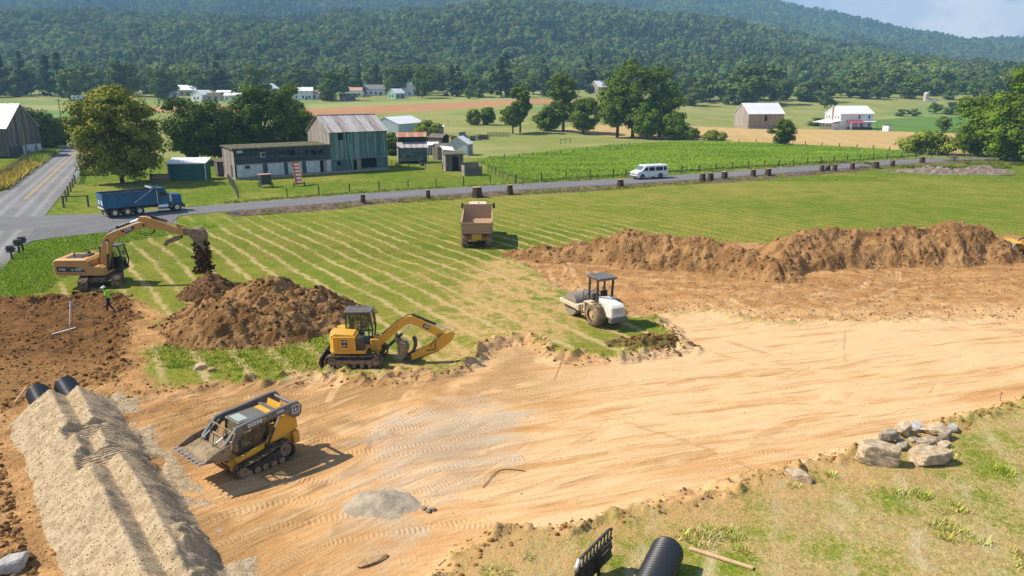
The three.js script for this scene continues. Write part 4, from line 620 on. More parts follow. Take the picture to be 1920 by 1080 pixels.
  part('seat', [rbox(0.5, 0.16, 0.5, -0.05, 1.45, -0.53, 0.06), rbox(0.16, 0.75, 0.5, -0.3, 1.85, -0.53, 0.06)], seatM, cab); part('console', [box(0.2, 0.35, 0.2, 0.3, 1.45, -0.18), rod([0.6, 1.1, -0.4], [0.55, 1.7, -0.4], 0.02), rod([0.6, 1.1, -0.65], [0.55, 1.7, -0.65], 0.02)], plain([0.12, 0.2, 0.2], 0.6), cab);
  // arm
  part('swing_post', [rbox(0.55, 0.7, 0.42, 1.02, 0.98, 0.02, 0.08), cylY(0.16, 0.9, 1.05, 0.98, 0.02)], catY, t);
  const boom = part('boom', [ext([[0.98, 0.98], [1.10, 0.80], [1.28, 0.92], [2.05, 1.62], [2.62, 2.06], [2.86, 2.14], [3.2, 2.02], [4.62, 1.24], [4.92, 1.16], [4.98, 1.34], [4.84, 1.5], [3.4, 2.36], [3.05, 2.52], [2.7, 2.5], [2.35, 2.36], [1.5, 1.62]], 0.26, 0.02, 0.025)], catY, t);
  const bd = part('decal', [box(0.36, 0.22, 0.008, 3.72, 1.96, 0.155, 0, 0, -0.51)], blackP, boom); part('lettering', words('CAT', 0.12, 3.585, 1.985, 0.16, 0, -0.51), whiteP, bd); part('label', [box(0.5, 0.1, 0.006, 1.98, 1.80, 0.153, 0, 0, 0.72)], plain([0.5, 0.30, 0.02], 0.5), boom);
  ram(t, [1.42, 0.62, 0.02], [2.95, 2.02, 0.02], 0.08, 0.66); ram(t, [3.05, 2.58, 0.02], [4.95, 1.72, 0.02], 0.065, 0.62);
  const stick = part('stick', [ext([[5.02, 1.66], [5.2, 1.5], [5.05, 1.18], [4.5, 0.72], [2.95, 0.10], [2.78, 0.14], [2.74, 0.36], [3.6, 0.84], [4.4, 1.32], [4.8, 1.62]], 0.22, 0.02, 0.02)], catY, t);
  part('stick_guard', [beam([4.35, 0.62, 0.02], [2.95, 0.03, 0.02], 0.2, 0.04)], blackP, stick);
  part('hoses', [tube([[4.55, 1.55, 0.17], [4.3, 1.35, 0.22], [4.15, 1.0, 0.2], [4.2, 0.75, 0.18], [3.7, 0.62, 0.17]], 0.022), tube([[4.6, 1.6, 0.13], [4.25, 1.42, 0.2], [4.0, 1.05, 0.2], [3.9, 0.82, 0.16]], 0.02), tube([[0.7, 1.3, 0.1], [0.95, 1.55, 0.15], [1.3, 1.5, 0.15]], 0.03), tube([[1.35, 1.55, 0.12], [2.4, 2.42, 0.12], [2.95, 2.62, 0.1], [3.2, 2.56, 0.1]], 0.025)], blackP, t);
  const b = bucketGeo(0.82, 0.44, 4); const bk = part('bucket', [...put3([...b.shell, ...b.sides], 2.28, 0.72, 0.02, 1.95)], steelDirty, t); parts('tooth', put3(b.tt, 2.28, 0.72, 0.02, 1.95), steelDirty, bk);
  part('coupler', [rbox(0.4, 0.34, 0.3, 2.68, 0.26, 0.02, 0.04), beam([2.75, 0.25, 0.12], [2.4, 0.4, 0.12], 0.05, 0.12), beam([2.75, 0.25, -0.08], [2.4, 0.4, -0.08], 0.05, 0.12)], blackP, t);
  part('thumb', [ext([[3.05, 0.52], [2.94, 0.62], [3.02, 0.86], [3.04, 1.12], [2.96, 1.32], [3.06, 1.40], [3.18, 1.22], [3.2, 0.9]], 0.3, 0.02, 0.015), beam([2.7, 0.3, 0.02], [3.06, 0.62, 0.02], 0.2, 0.16)], blackP, t);
  part('mirror', [rod([0.85, 2.1, -0.02], [1.0, 2.2, 0.08], 0.015), box(0.03, 0.26, 0.14, 1.0, 2.25, 0.1)], blackP, t);
}
// --- larger digger -----------------------------------------------------------------------------------------------------
{
  const p = on(188, 536), t = thing('crawler_excavator', 'large yellow crawler digger dumping soil from its raised bucket', 'excavator', p[0], p[1], p[2] - 0.3, 0.03);
  { const u = new THREE.Group(); const L = 3.6; // undercarriage stands across the upper body
    for (const s of [-1, 1]) {
      const { out } = trackLoop(L, 0.82, 0.62, 0, 0.17, 0.04); const turn = (g) => { g.translate(0, 0, s * 1.05); g.rotateY(1.95); return g; };
      part('track_belt', out.map(turn), trackM, t); part('track_frame', [turn(rbox(2.4, 0.34, 0.5, 0, 0.42, 0, 0.05))], steelDirty, t);
      for (const x of [-1.4, 1.4]) part('drive_wheel', [turn(cylZ(0.32, 0.36, x, 0.41, 0, 18)), turn(cylZ(0.14, 0.58, x, 0.41, 0, 12))], steelDirty, t);
    }
    part('undercarriage', [rbox(1.5, 0.34, 1.9, 0, 0.62, 0, 0.06), cylY(0.62, 0.22, 0, 0.9, 0, 28)], steelDirty, t); }
  const body = part('body', [rbox(3.3, 0.16, 2.45, -0.75, 1.08, 0, 0.05), ext([[-2.55, 1.1], [-2.62, 1.3], [-2.60, 2.02], [-2.45, 2.14], [-0.35, 2.14], [-0.18, 2.02], [-0.12, 1.1]], 2.42, 0, 0.09), ext([[-0.2, 1.1], [-0.2, 1.62], [0.5, 1.62], [0.72, 1.5], [0.78, 1.1]], 0.8, 0.82, 0.06)], catO, t);
  part('engine_cover', [rbox(1.25, 0.14, 1.3, -1.35, 2.2, 0.1, 0.04), rbox(0.6, 0.12, 0.9, -0.85, 2.26, -0.2, 0.04), cylY(0.05, 0.3, -1.55, 2.36, 0.3), cylY(0.09, 0.24, -0.9, 2.36, -0.5)], blackP, body);
  const dc = part('decal', ext([[-2.45, 1.30], [-2.45, 1.68], [-1.1, 1.66], [-0.62, 1.5], [-0.35, 1.28]], 0.012, 1.216, 0), blackP, body);
  part('lettering', [words('315D', 0.15, -2.3, 1.40, 1.222), words('CAT', 0.19, -1.12, 1.37, 1.222)], whiteP, dc); part('badge', box(0.2, 0.16, 0.01, -1.32, 1.44, 1.224), plain([0.10, 0.42, 0.2], 0.5), dc);
  part('seam', [box(0.015, 0.9, 0.012, -1.5, 1.62, 1.215), box(2.2, 0.02, 0.012, -1.35, 1.18, 1.215)], blackP, body);
  parts('handrail', [tube([[0.0, 1.62, 1.15], [0.0, 2.1, 1.15], [0.6, 2.1, 1.15], [0.7, 1.55, 1.15]], 0.02)], blackP, body);
  const cab = part('cab', [box(0.08, 1.75, 0.08, 0.02, 1.95, -0.28), box(0.08, 1.75, 0.08, 0.02, 1.95, -1.22), box(0.08, 1.2, 0.08, 1.47, 2.28, -0.28, 0, 0, 0.2), box(0.08, 1.2, 0.08, 1.47, 2.28, -1.22, 0, 0, 0.2), box(0.08, 0.75, 0.08, 1.52, 1.42, -0.28, 0, 0, -0.2), box(0.08, 0.75, 0.08, 1.52, 1.42, -1.22, 0, 0, -0.2), box(0.08, 1.7, 0.08, 0.85, 1.97, -0.28), box(1.6, 0.12, 1.0, 0.75, 1.1, -0.75), box(0.85, 0.75, 0.05, 0.45, 1.5, -0.28), box(0.05, 0.75, 0.9, 0.02, 1.5, -0.75), box(1.4, 0.75, 0.05, 0.72, 1.5, -1.22)], blackP, t);
  part('cab_roof', rbox(1.5, 0.12, 1.05, 0.68, 2.86, -0.75, 0.05), greyP, cab);
  for (const g of [box(0.75, 0.95, 0.012, 0.44, 2.33, -0.28), box(0.58, 1.6, 0.012, 1.18, 1.95, -0.28), box(1.3, 0.95, 0.012, 0.72, 2.33, -1.22), box(0.012, 1.1, 0.86, 1.47, 2.28, -0.75, 0, 0, 0.2), box(0.012, 0.95, 0.86, 0.02, 2.33, -0.75)]) part('window', g, glass, cab);
  part('seat', [rbox(0.55, 0.2, 0.55, 0.55, 1.55, -0.75, 0.06), rbox(0.18, 0.85, 0.55, 0.28, 1.95, -0.75, 0.06)], seatM, cab); part('mirror', [rod([1.65, 2.5, -0.25], [1.8, 2.5, -0.1], 0.015), box(0.03, 0.3, 0.16, 1.8, 2.4, -0.08)], blackP, cab);
  const boom = part('boom', [ext([[0.18, 1.42], [0.35, 1.22], [0.62, 1.32], [0.86, 2.1], [1.06, 2.95], [1.35, 3.36], [1.9, 3.66], [3.25, 4.20], [3.75, 4.35], [3.86, 4.55], [3.72, 4.74], [3.3, 4.70], [1.75, 4.16], [1.0, 3.86], [0.62, 3.5], [0.42, 2.8]], 0.44, 0.05, 0.03)], catO, t);
  const bd = part('decal', ext([[1.98, 4.10], [2.9, 4.45], [3.05, 4.30], [2.4, 3.92]], 0.012, 0.28, 0), blackP, boom); part('lettering', words('CAT', 0.23, 2.33, 4.03, 0.285, 0, 0.36), whiteP, bd); part('decal_corner', ext([[2.2, 4.0], [2.4, 3.93], [2.4, 4.06]], 0.014, 0.284, 0), redP, bd); part('label', [box(0.45, 0.16, 0.01, 1.45, 3.72, 0.277, 0, 0, 0.42)], plain([0.6, 0.42, 0.05], 0.5), boom);
  parts('pin', [cylZ(0.12, 0.5, 0.95, 3.4, 0.05), cylZ(0.1, 0.5, 3.7, 4.52, 0.05)], blackP, boom);
  ram(t, [0.75, 1.15, 0.36], [1.0, 3.3, 0.36], 0.09, 0.6); ram(t, [0.75, 1.15, -0.26], [1.0, 3.3, -0.26], 0.09, 0.6); ram(t, [1.75, 4.35, 0.05], [3.55, 5.02, 0.05], 0.1, 0.5);
  const stick = part('stick', [ext([[3.32, 4.92], [3.45, 5.12], [3.85, 5.12], [4.6, 4.86], [6.55, 4.10], [6.72, 3.92], [6.6, 3.72], [4.9, 4.16], [3.95, 4.3], [3.6, 4.42]], 0.36, 0.05, 0.025)], catO, t);
  ram(t, [4.35, 5.08, 0.05], [6.0, 4.56, 0.05], 0.09, 0.6); parts('bucket_link', [beam([6.0, 4.56, 0.16], [6.2, 4.1, 0.16], 0.06, 0.12), beam([6.0, 4.56, -0.06], [6.2, 4.1, -0.06], 0.06, 0.12), beam([6.0, 4.56, 0.05], [6.85, 4.25, 0.05], 0.12, 0.12)], catO, t);
  part('hoses', [tube([[3.3, 4.1, 0.28], [3.6, 3.85, 0.33], [4.1, 3.78, 0.3], [4.5, 4.15, 0.25]], 0.03), tube([[3.4, 4.2, 0.24], [3.75, 3.98, 0.3], [4.2, 3.95, 0.28], [4.5, 4.25, 0.22]], 0.03), tube([[1.0, 3.9, 0.15], [1.3, 4.2, 0.15], [1.7, 4.3, 0.12]], 0.03)], blackP, t);
  part('thumb', [ext([[6.3, 3.72], [6.25, 3.5], [5.8, 3.30], [5.35, 3.18], [5.05, 2.95], [4.95, 3.06], [5.1, 3.32], [5.5, 3.52], [5.95, 3.66]], 0.34, 0.05, 0.02)], steelDirty, t);
  const b = bucketGeo(1.15, 0.66, 5), mir = (L) => L.map((g) => g.rotateY(Math.PI)), bk = part('bucket', put3(mir([...b.shell, ...b.sides, box(0.5, 0.5, 0.5, -0.62, 0.32, 0, 0, 0, 0.5)]), 7.3, 3.62, 0.05, 2.05), steelDirty, t); parts('tooth', put3(mir(b.tt), 7.3, 3.62, 0.05, 2.05), painted([0.3, 0.26, 0.22], 0.3, 1, 0.5), bk);
  // soil falling out of the bucket
  const r = rng(33), L = [], ax = p[0] + 7.55, az = p[2] - 0.55; for (let i = 0; i < 2600; i++) { const k = Math.pow(r(), 0.8), y = lerp(3.5, 0.9, k), w = lerp(0.5, 0.62, k) * (0.8 + 0.4 * noise(k * 7, 3)); const g = Math.sqrt(-2 * Math.log(1 - r() * 0.95)) * 0.48, a = r() * 6.283; L.push({ x: ax + 0.15 * (k - 0.3) + Math.cos(a) * g * w, y: y + p[1], z: az + Math.sin(a) * g * w, s: 0.02 + 0.085 * Math.pow(r(), 2.5), rx: r() * 6, ry: r() * 6, c: mix3(C.soilD, C.soil, r() * 0.9) }); }
  scatter('falling_soil', 'dark soil pouring out of the raised digger bucket', clodGeo, mt({ color: 0xffffff, roughness: 1 }), L);
}
// --- compact track loader ------------------------------------------------------------------------------------------------
{
  const t0 = G(500, 862), cx = t0[0] - 0.75 * 0.83, cz = t0[1] - 0.75 * 0.55, t = thing('track_loader', 'dark grey and yellow compact track loader carrying gravel in its raised bucket', 'loader', cx, hG(cx, cz), cz, -2.29);
  const up = [[1.0, 0.05], [1.22, 0.22], [1.14, 0.46], [0.2, 0.62], [-0.6, 0.84], [-0.98, 0.86], [-1.2, 0.66], [-1.24, 0.3], [-1.02, 0.06], [-0.4, 0.0], [0.4, 0.0]];
  for (const s of [-1, 1]) {
    const { out } = trackLoop(0, 0, 0.42, s * 0.78, 0.105, 0.04, 0, up); part('rubber_track', out, trackM, t).userData.label = 'mud caked rubber track';
    part('track_frame', [ext([[0.92, 0.14], [1.0, 0.34], [0.1, 0.5], [-0.7, 0.68], [-1.0, 0.6], [-0.95, 0.16]], 0.26, s * 0.78, 0.02)], blackP, t);
    part('sprocket', [cylZ(0.26, 0.3, -0.86, 0.56, s * 0.78, 14), cylZ(0.12, 0.4, -0.86, 0.56, s * 0.78, 10)], steelDirty, t);
    for (const x of [-0.65, -0.3, 0.05, 0.4, 0.75]) part('roller', cylZ(0.13, 0.32, x, 0.17, s * 0.78, 12), steelDirty, t); part('idler', [cylZ(0.2, 0.3, 0.96, 0.26, s * 0.78, 14)], steelDirty, t);
  }
  const ylw = catY; const body = part('body', [ext([[1.0, 0.3], [1.08, 0.55], [0.9, 0.72], [-0.2, 0.95], [-0.75, 1.35], [-1.5, 1.4], [-1.62, 1.2], [-1.62, 0.55], [-1.3, 0.32]], 1.1, 0, 0.04), ext([[1.12, 0.78], [1.05, 0.62], [-0.1, 0.82], [-0.1, 1.0]], 0.14, 0.60, 0.02), ext([[1.12, 0.78], [1.05, 0.62], [-0.1, 0.82], [-0.1, 1.0]], 0.14, -0.60, 0.02), rbox(0.35, 0.45, 1.05, 1.05, 0.45, 0, 0.05), rbox(0.3, 0.5, 1.5, -1.5, 0.8, 0, 0.06)], ylw, t);
  part('step', [box(0.2, 0.03, 0.6, 1.22, 0.62, 0), box(0.12, 0.2, 0.6, 1.22, 0.3, 0)], blackP, body);
  const towers = part('lift_tower', [ext([[-0.6, 0.95], [-0.2, 1.0], [-0.75, 1.75], [-1.25, 1.98], [-1.55, 1.9], [-1.6, 1.2]], 0.12, 0.62, 0.02), ext([[-0.6, 0.95], [-0.2, 1.0], [-0.75, 1.75], [-1.25, 1.98], [-1.55, 1.9], [-1.6, 1.2]], 0.12, -0.62, 0.02)], ylw, t);
  const cab = part('cab', [box(0.08, 1.3, 0.06, 0.82, 1.4, 0.47, 0, 0, 0.1), box(0.08, 1.3, 0.06, 0.82, 1.4, -0.47, 0, 0, 0.1), box(0.08, 1.15, 0.06, -0.35, 1.48, 0.47), box(0.08, 1.15, 0.06, -0.35, 1.48, -0.47), box(1.2, 0.08, 0.06, 0.22, 1.98, 0.47), box(1.2, 0.08, 0.06, 0.22, 1.98, -0.47), box(1.25, 0.3, 1.0, 0.2, 0.95, 0), box(0.06, 1.2, 1.0, -0.4, 1.45, 0), box(0.05, 1.1, 0.05, 0.25, 1.45, 0.48), box(0.05, 1.1, 0.05, 0.25, 1.45, -0.48)], blackP, t);
  part('cab_roof', [rbox(1.3, 0.1, 1.06, 0.15, 2.07, 0, 0.04)], greyP, cab); part('roof_window', box(0.4, 0.02, 0.7, 0.5, 2.125, 0), plain([0.34, 0.40, 0.34], 0.25), cab);
  for (const g of [box(1.05, 0.85, 0.012, 0.22, 1.5, 0.485), box(1.05, 0.85, 0.012, 0.22, 1.5, -0.485), box(0.012, 1.2, 0.86, 0.84, 1.42, 0, 0, 0, 0.1)]) part('window', g, glass, cab);
  part('seat', [rbox(0.5, 0.18, 0.5, 0.1, 1.2, 0, 0.06), rbox(0.15, 0.7, 0.5, -0.2, 1.55, 0, 0.06)], seatM, cab); part('door_bar', [box(0.04, 1.0, 0.04, 0.9, 1.45, 0.2, 0, 0, 0.1), box(0.04, 0.04, 0.86, 0.88, 1.6, 0)], chrome, cab);
  for (const s of [-1, 1]) {
    const arm = part('lift_arm', [ext([[-1.72, 1.85], [-1.75, 2.12], [-1.6, 2.34], [-1.2, 2.34], [0.75, 2.16], [1.05, 2.12], [1.6, 1.55], [1.72, 1.28], [1.55, 1.2], [1.3, 1.32], [0.85, 1.84], [-0.4, 2.0], [-1.1, 2.02], [-1.35, 1.75], [-1.6, 1.72]], 0.16, s * 0.78, 0.02)], greyP, t);
    ram(t, [-0.2, 0.85, s * 0.68], [-0.85, 1.98, s * 0.68], 0.055, 0.6); ram(t, [1.0, 2.0, s * 0.55], [1.72, 1.62, s * 0.45], 0.05, 0.6);
    if (s < 0) { part('lettering', [words('DEERE', 0.15, 0.62, 1.985, -0.866, Math.PI, 0.09), words('333G', 0.10, -0.62, 2.13, -0.866, Math.PI, 0.09)], whiteP, arm); const lg = part('emblem', [(() => { const s2 = new THREE.Shape(), h = new THREE.Path(); const rr = (o, w) => { o.moveTo(-w, -w * 1.1); o.lineTo(w, -w * 1.1); o.lineTo(w * 1.05, w); o.lineTo(-w * 1.05, w); o.closePath(); }; rr(s2, 0.16); rr(h, 0.135); s2.holes.push(h); return new THREE.ExtrudeGeometry(s2, { depth: 0.008, bevelEnabled: false }).rotateY(Math.PI).translate(-1.48, 2.08, -0.862); })(), ext([[-1.38, 2.02], [-1.45, 2.06], [-1.47, 2.17], [-1.49, 2.06], [-1.6, 2.02], [-1.5, 2.02]], 0.008, -0.866, 0)], whiteP, arm); part('model_text', words('LGP', 0.07, 0.02, 2.09, -0.866, Math.PI, 0.09), plain([0.6, 0.5, 0.05], 0.5), arm); }
  }
  part('cross_tube', [rod([-1.5, 2.22, -0.72], [-1.5, 2.22, 0.72], 0.07, 12), box(0.16, 0.1, 1.3, -0.75, 2.12, 0)], greyP, t); part('rear_screen', [box(0.05, 0.3, 0.95, -1.05, 2.15, 0, 0, 0, 0.3), box(0.4, 0.08, 0.9, -0.62, 2.1, 0)], ylw, t); part('engine_grille', [box(0.5, 0.25, 0.9, -1.2, 1.5, 0)], blackP, t);
  // bucket with gravel, floor level, lip forward
  const W = 2.05, bx = 1.55, by = 1.12, curl = (L) => L.map((g) => g.translate(-bx, -by, 0).rotateZ(0.30).translate(bx, by, 0)), bk = part('bucket', curl([ext([[bx, by], [bx + 1.05, by - 0.12], [bx + 1.05, by - 0.15], [bx - 0.02, by - 0.05]], W, 0, 0.004), box(0.04, 0.62, W, bx - 0.02, by + 0.28, 0, 0, 0, 0.12), ext([[bx, by - 0.03], [bx + 1.02, by - 0.14], [bx + 0.55, by + 0.28], [bx + 0.02, by + 0.58]], 0.035, W / 2, 0.003), ext([[bx, by - 0.03], [bx + 1.02, by - 0.14], [bx + 0.55, by + 0.28], [bx + 0.02, by + 0.58]], 0.035, -W / 2, 0.003), rod([bx - 0.02, by + 0.6, -W / 2], [bx - 0.02, by + 0.6, W / 2], 0.05, 10)]), steelDirty, t);
  part('spill_guard', curl([rod([bx - 0.1, by + 0.92, -W / 2 + 0.05], [bx - 0.1, by + 0.92, W / 2 - 0.05], 0.03), ...[-0.95, -0.6, -0.2, 0.2, 0.6, 0.95].map((z) => box(0.03, 0.32, 0.05, bx - 0.07, by + 0.76, z, 0, 0, 0.15))]), steelDirty, bk);
  parts('tooth', curl([-0.96, -0.69, -0.41, -0.14, 0.14, 0.41, 0.69, 0.96].map((z) => ext([[bx + 0.95, by - 0.09], [bx + 1.22, by - 0.15], [bx + 0.95, by - 0.17]], 0.08, z, 0.008))), plain([0.6, 0.58, 0.55], 0.35, 0.8), bk);
  const gr = gridGeo(bx + 0.02, bx + 0.98, -W / 2 + 0.03, W / 2 - 0.03, 30, 60, (x, z) => by + 0.02 - (x - bx) * 0.12 + (0.30 - Math.pow(Math.abs(x - bx - 0.3) * 1.1, 1.4) * 0.7) * Math.min(1, (1.02 - Math.abs(z)) * 4) + (fbm(x * 6, z * 6, 3) - 0.5) * 0.12); const gm = new THREE.Mesh(curl([gr])[0], earthy([0.21, 0.155, 0.09], [0.31, 0.235, 0.145], 1.5, 0.03, 4)); gm.name = 'gravel_load'; gm.castShadow = gm.receiveShadow = true; t.add(gm);
}
// --- road roller -----------------------------------------------------------------------------------------------------------
{
  const p = on(1115, 611), th = Math.PI - 1.095, fx = -0.46, fz = -0.888, cx = p[0] - fz * -0.8 * -1 * 1, t = thing('road_roller', 'cream single drum roller with black open canopy parked on the turf edge', 'roller', p[0] + 0.89 * 0.75, p[1], p[2] - 0.46 * 0.75, Math.atan2(-fz, fx));
  const cream = painted([0.60, 0.52, 0.38], 0.35, 1.5, 0.55, 15), pale = painted([0.72, 0.69, 0.62], 0.2, 1.5, 0.5, 16), buff = painted([0.50, 0.36, 0.16], 0.4, 1, 0.6, 17);
  for (const s of [-1, 1]) wheel(t, 'tyre', 0.76, 0.56, 0, 0.76, s * 0.78, buff, 0.5, 16, tyreDust);
  part('hood', [ext([[0.28, 0.75], [0.32, 1.66], [0.1, 1.72], [-1.18, 1.48], [-1.3, 1.38], [-1.34, 0.78]], 0.98, 0, 0.06)], pale, t); part('grille', [box(0.02, 0.42, 0.74, -1.345, 1.1, 0), ...Array.from({ length: 6 }, (_, i) => box(0.03, 0.02, 0.7, -1.36, 0.95 + i * 0.06, 0))], plain([0.33, 0.28, 0.2], 0.7), t);
  part('rear_bumper', [rbox(0.34, 0.34, 1.15, -1.3, 0.66, 0, 0.05), box(0.06, 0.12, 1.2, -1.48, 0.72, 0)], greyP, t); parts('fender', [rbox(0.9, 0.1, 0.5, 0.35, 1.4, 0.78, 0.04), rbox(0.9, 0.1, 0.5, 0.35, 1.4, -0.78, 0.04), box(0.1, 0.7, 0.5, 0.82, 1.05, 0.78), box(0.1, 0.7, 0.5, 0.82, 1.05, -0.78)], cream, t);
  part('platform', [rbox(1.15, 0.14, 1.5, 0.75, 1.12, 0, 0.03), rbox(0.6, 0.5, 0.9, 0.7, 0.8, 0, 0.05)], cream, t); part('steps', [box(0.3, 0.05, 0.25, 1.0, 0.8, -0.85), box(0.3, 0.05, 0.25, 1.0, 0.5, -0.85), box(0.04, 0.7, 0.04, 0.85, 0.75, -0.95), box(0.04, 0.7, 0.04, 1.15, 0.75, -0.95)], buff, t);
  const rops = part('canopy', [rbox(1.5, 0.1, 1.35, 0.52, 2.92, 0, 0.04), box(1.35, 0.08, 1.2, 0.52, 2.84, 0)], greyP, t); part('canopy_post', [box(0.1, 1.75, 0.1, 0.98, 2.0, 0.55)], blackP, rops); part('canopy_post', [box(0.1, 1.75, 0.1, 0.98, 2.0, -0.55)], blackP, rops); part('canopy_post', [box(0.12, 1.5, 0.1, 0.12, 2.12, 0.55, 0, 0, 0.06)], blackP, rops); part('canopy_post', [box(0.12, 1.5, 0.1, 0.12, 2.12, -0.55, 0, 0, 0.06)], blackP, rops);
  part('seat', [rbox(0.42, 0.14, 0.5, 0.45, 1.55, 0, 0.05), rbox(0.12, 0.5, 0.5, 0.22, 1.85, 0, 0.05)], seatM, t); part('console', [rbox(0.25, 0.5, 0.45, 1.1, 1.45, 0, 0.05), xf(new THREE.TorusGeometry(0.2, 0.02, 8, 20), 1.02, 1.85, 0, 0, Math.PI / 2, 0)], blackP, t); parts('handrail', [tube([[1.35, 1.2, 0.7], [1.35, 1.95, 0.7], [1.0, 2.0, 0.7]], 0.025), tube([[1.35, 1.2, -0.7], [1.35, 1.95, -0.7], [1.0, 2.0, -0.7]], 0.025), tube([[1.3, 1.2, -0.7], [1.3, 1.75, -0.4], [1.3, 1.75, 0.4], [1.3, 1.2, 0.7]], 0.022)], blackP, t);
  const drum = part('drum', [cylZ(0.74, 1.66, 2.72, 0.74, 0, 48)], painted([0.22, 0.205, 0.18], 0.35, 1.2, 0.5, 18), t); part('drum_plate', [cylZ(0.62, 1.6, 2.72, 0.74, 0, 32), cylZ(0.3, 1.72, 2.72, 0.74, 0, 20)], steelDirty, drum);
  part('drum_frame', [rbox(2.05, 0.28, 0.14, 2.65, 0.80, 0.98, 0.05), rbox(2.05, 0.28, 0.14, 2.65, 0.80, -0.98, 0.05), rbox(0.16, 0.28, 2.05, 3.65, 0.80, 0, 0.05), rbox(0.3, 0.4, 2.05, 1.62, 0.80, 0, 0.05), rbox(0.5, 0.3, 0.5, 1.3, 0.75, 0, 0.05)], cream, t);
}
// --- articulated dump truck seen from behind ---------------------------------------------------------------------------------
{
  const p = on(894, 465), t = thing('articulated_hauler', 'dusty orange articulated hauler with empty dump body, seen from behind', 'dump truck', p[0], p[1], p[2] - 0.5, Math.PI / 2 + 0.02);
  const bodyM = painted([0.40, 0.25, 0.14], 0.6, 2, 0.7, 22), rim = painted([0.55, 0.32, 0.03], 0.4, 1, 0.6, 23);
  const dumpS = (z) => ext([[-0.9, 1.55], [-0.95, 2.35], [0.4, 2.55], [3.9, 2.75], [4.1, 3.15], [4.25, 3.1], [4.1, 2.0], [3.4, 1.5], [0.2, 1.3]], 0.07, z, 0.01);
  const d = part('dump_body', [dumpS(1.36), dumpS(-1.36), box(0.07, 0.82, 2.7, -0.92, 1.95, 0), box(0.1, 0.12, 2.85, -1.0, 2.36, 0), box(0.1, 0.12, 2.85, -1.02, 1.58, 0), box(0.08, 0.8, 0.14, -1.02, 1.95, 0), box(0.08, 0.8, 0.12, -1.02, 1.95, 1.32), box(0.08, 0.8, 0.12, -1.02, 1.95, -1.32), ext([[-0.9, 1.5], [3.4, 1.55], [4.1, 2.05], [4.15, 3.35], [4.22, 3.35], [4.22, 2.0], [3.45, 1.45], [-0.9, 1.4]], 2.7, 0, 0.005), ext([[-0.9, 1.42], [0.2, 1.1], [3.3, 1.3], [3.3, 1.45]], 1.5, 0, 0.02), box(5.0, 0.1, 0.12, 1.55, 2.58, 1.38, 0, 0, 0.055), box(5.0, 0.1, 0.12, 1.55, 2.58, -1.38, 0, 0, 0.055)], bodyM, t);
  for (const [x] of [[0.0], [1.75], [5.6]]) for (const s of [-1, 1]) wheel(t, 'tyre', 0.82, 0.62, x, 0.82, s * 1.12, rim, 0.5, 18, tyreDust);
  part('rear_frame', [rbox(5.6, 0.4, 0.8, 2.4, 1.05, 0, 0.05), rbox(0.4, 0.62, 0.95, -0.5, 1.05, 0, 0.1), rbox(0.5, 0.4, 1.9, 0, 0.82, 0, 0.1), rbox(0.5, 0.4, 1.9, 1.75, 0.82, 0, 0.1)], rim, t); parts('tail_lamp', [box(0.06, 0.12, 0.2, -0.72, 1.2, 0.62), box(0.06, 0.12, 0.2, -0.72, 1.2, -0.62)], redP, t);
  part('tractor', [rbox(2.4, 0.9, 2.2, 6.3, 1.6, 0, 0.15), rbox(0.9, 0.5, 2.5, 5.6, 1.65, 0, 0.1)], catO, t); const cab = part('cab', [rbox(1.5, 1.6, 1.5, 5.1, 2.45, 0, 0.12)], catO, t); part('cab_roof', rbox(1.65, 0.14, 1.7, 5.1, 3.3, 0, 0.06), painted([0.68, 0.50, 0.36], 0.3, 1.5, 0.6, 24), cab); parts('window', [box(0.03, 0.6, 1.2, 4.34, 2.8, 0), box(1.0, 0.7, 0.03, 5.1, 2.7, 0.76), box(1.0, 0.7, 0.03, 5.1, 2.7, -0.76)], darkGlass, cab);
  part('beacon', [cylY(0.06, 0.14, 4.6, 3.42, 0.1)], blackP, cab); for (const s of [-1, 1]) part('mirror', [rod([5.8, 3.0, s * 0.8], [5.8, 3.05, s * 1.5], 0.025), box(0.08, 0.5, 0.22, 5.8, 2.95, s * 1.55)], blackP, t); parts('mud_flap', [box(0.04, 0.6, 0.6, 2.7, 0.75, 1.12), box(0.04, 0.6, 0.6, 2.7, 0.75, -1.12)], blackP, t);
}
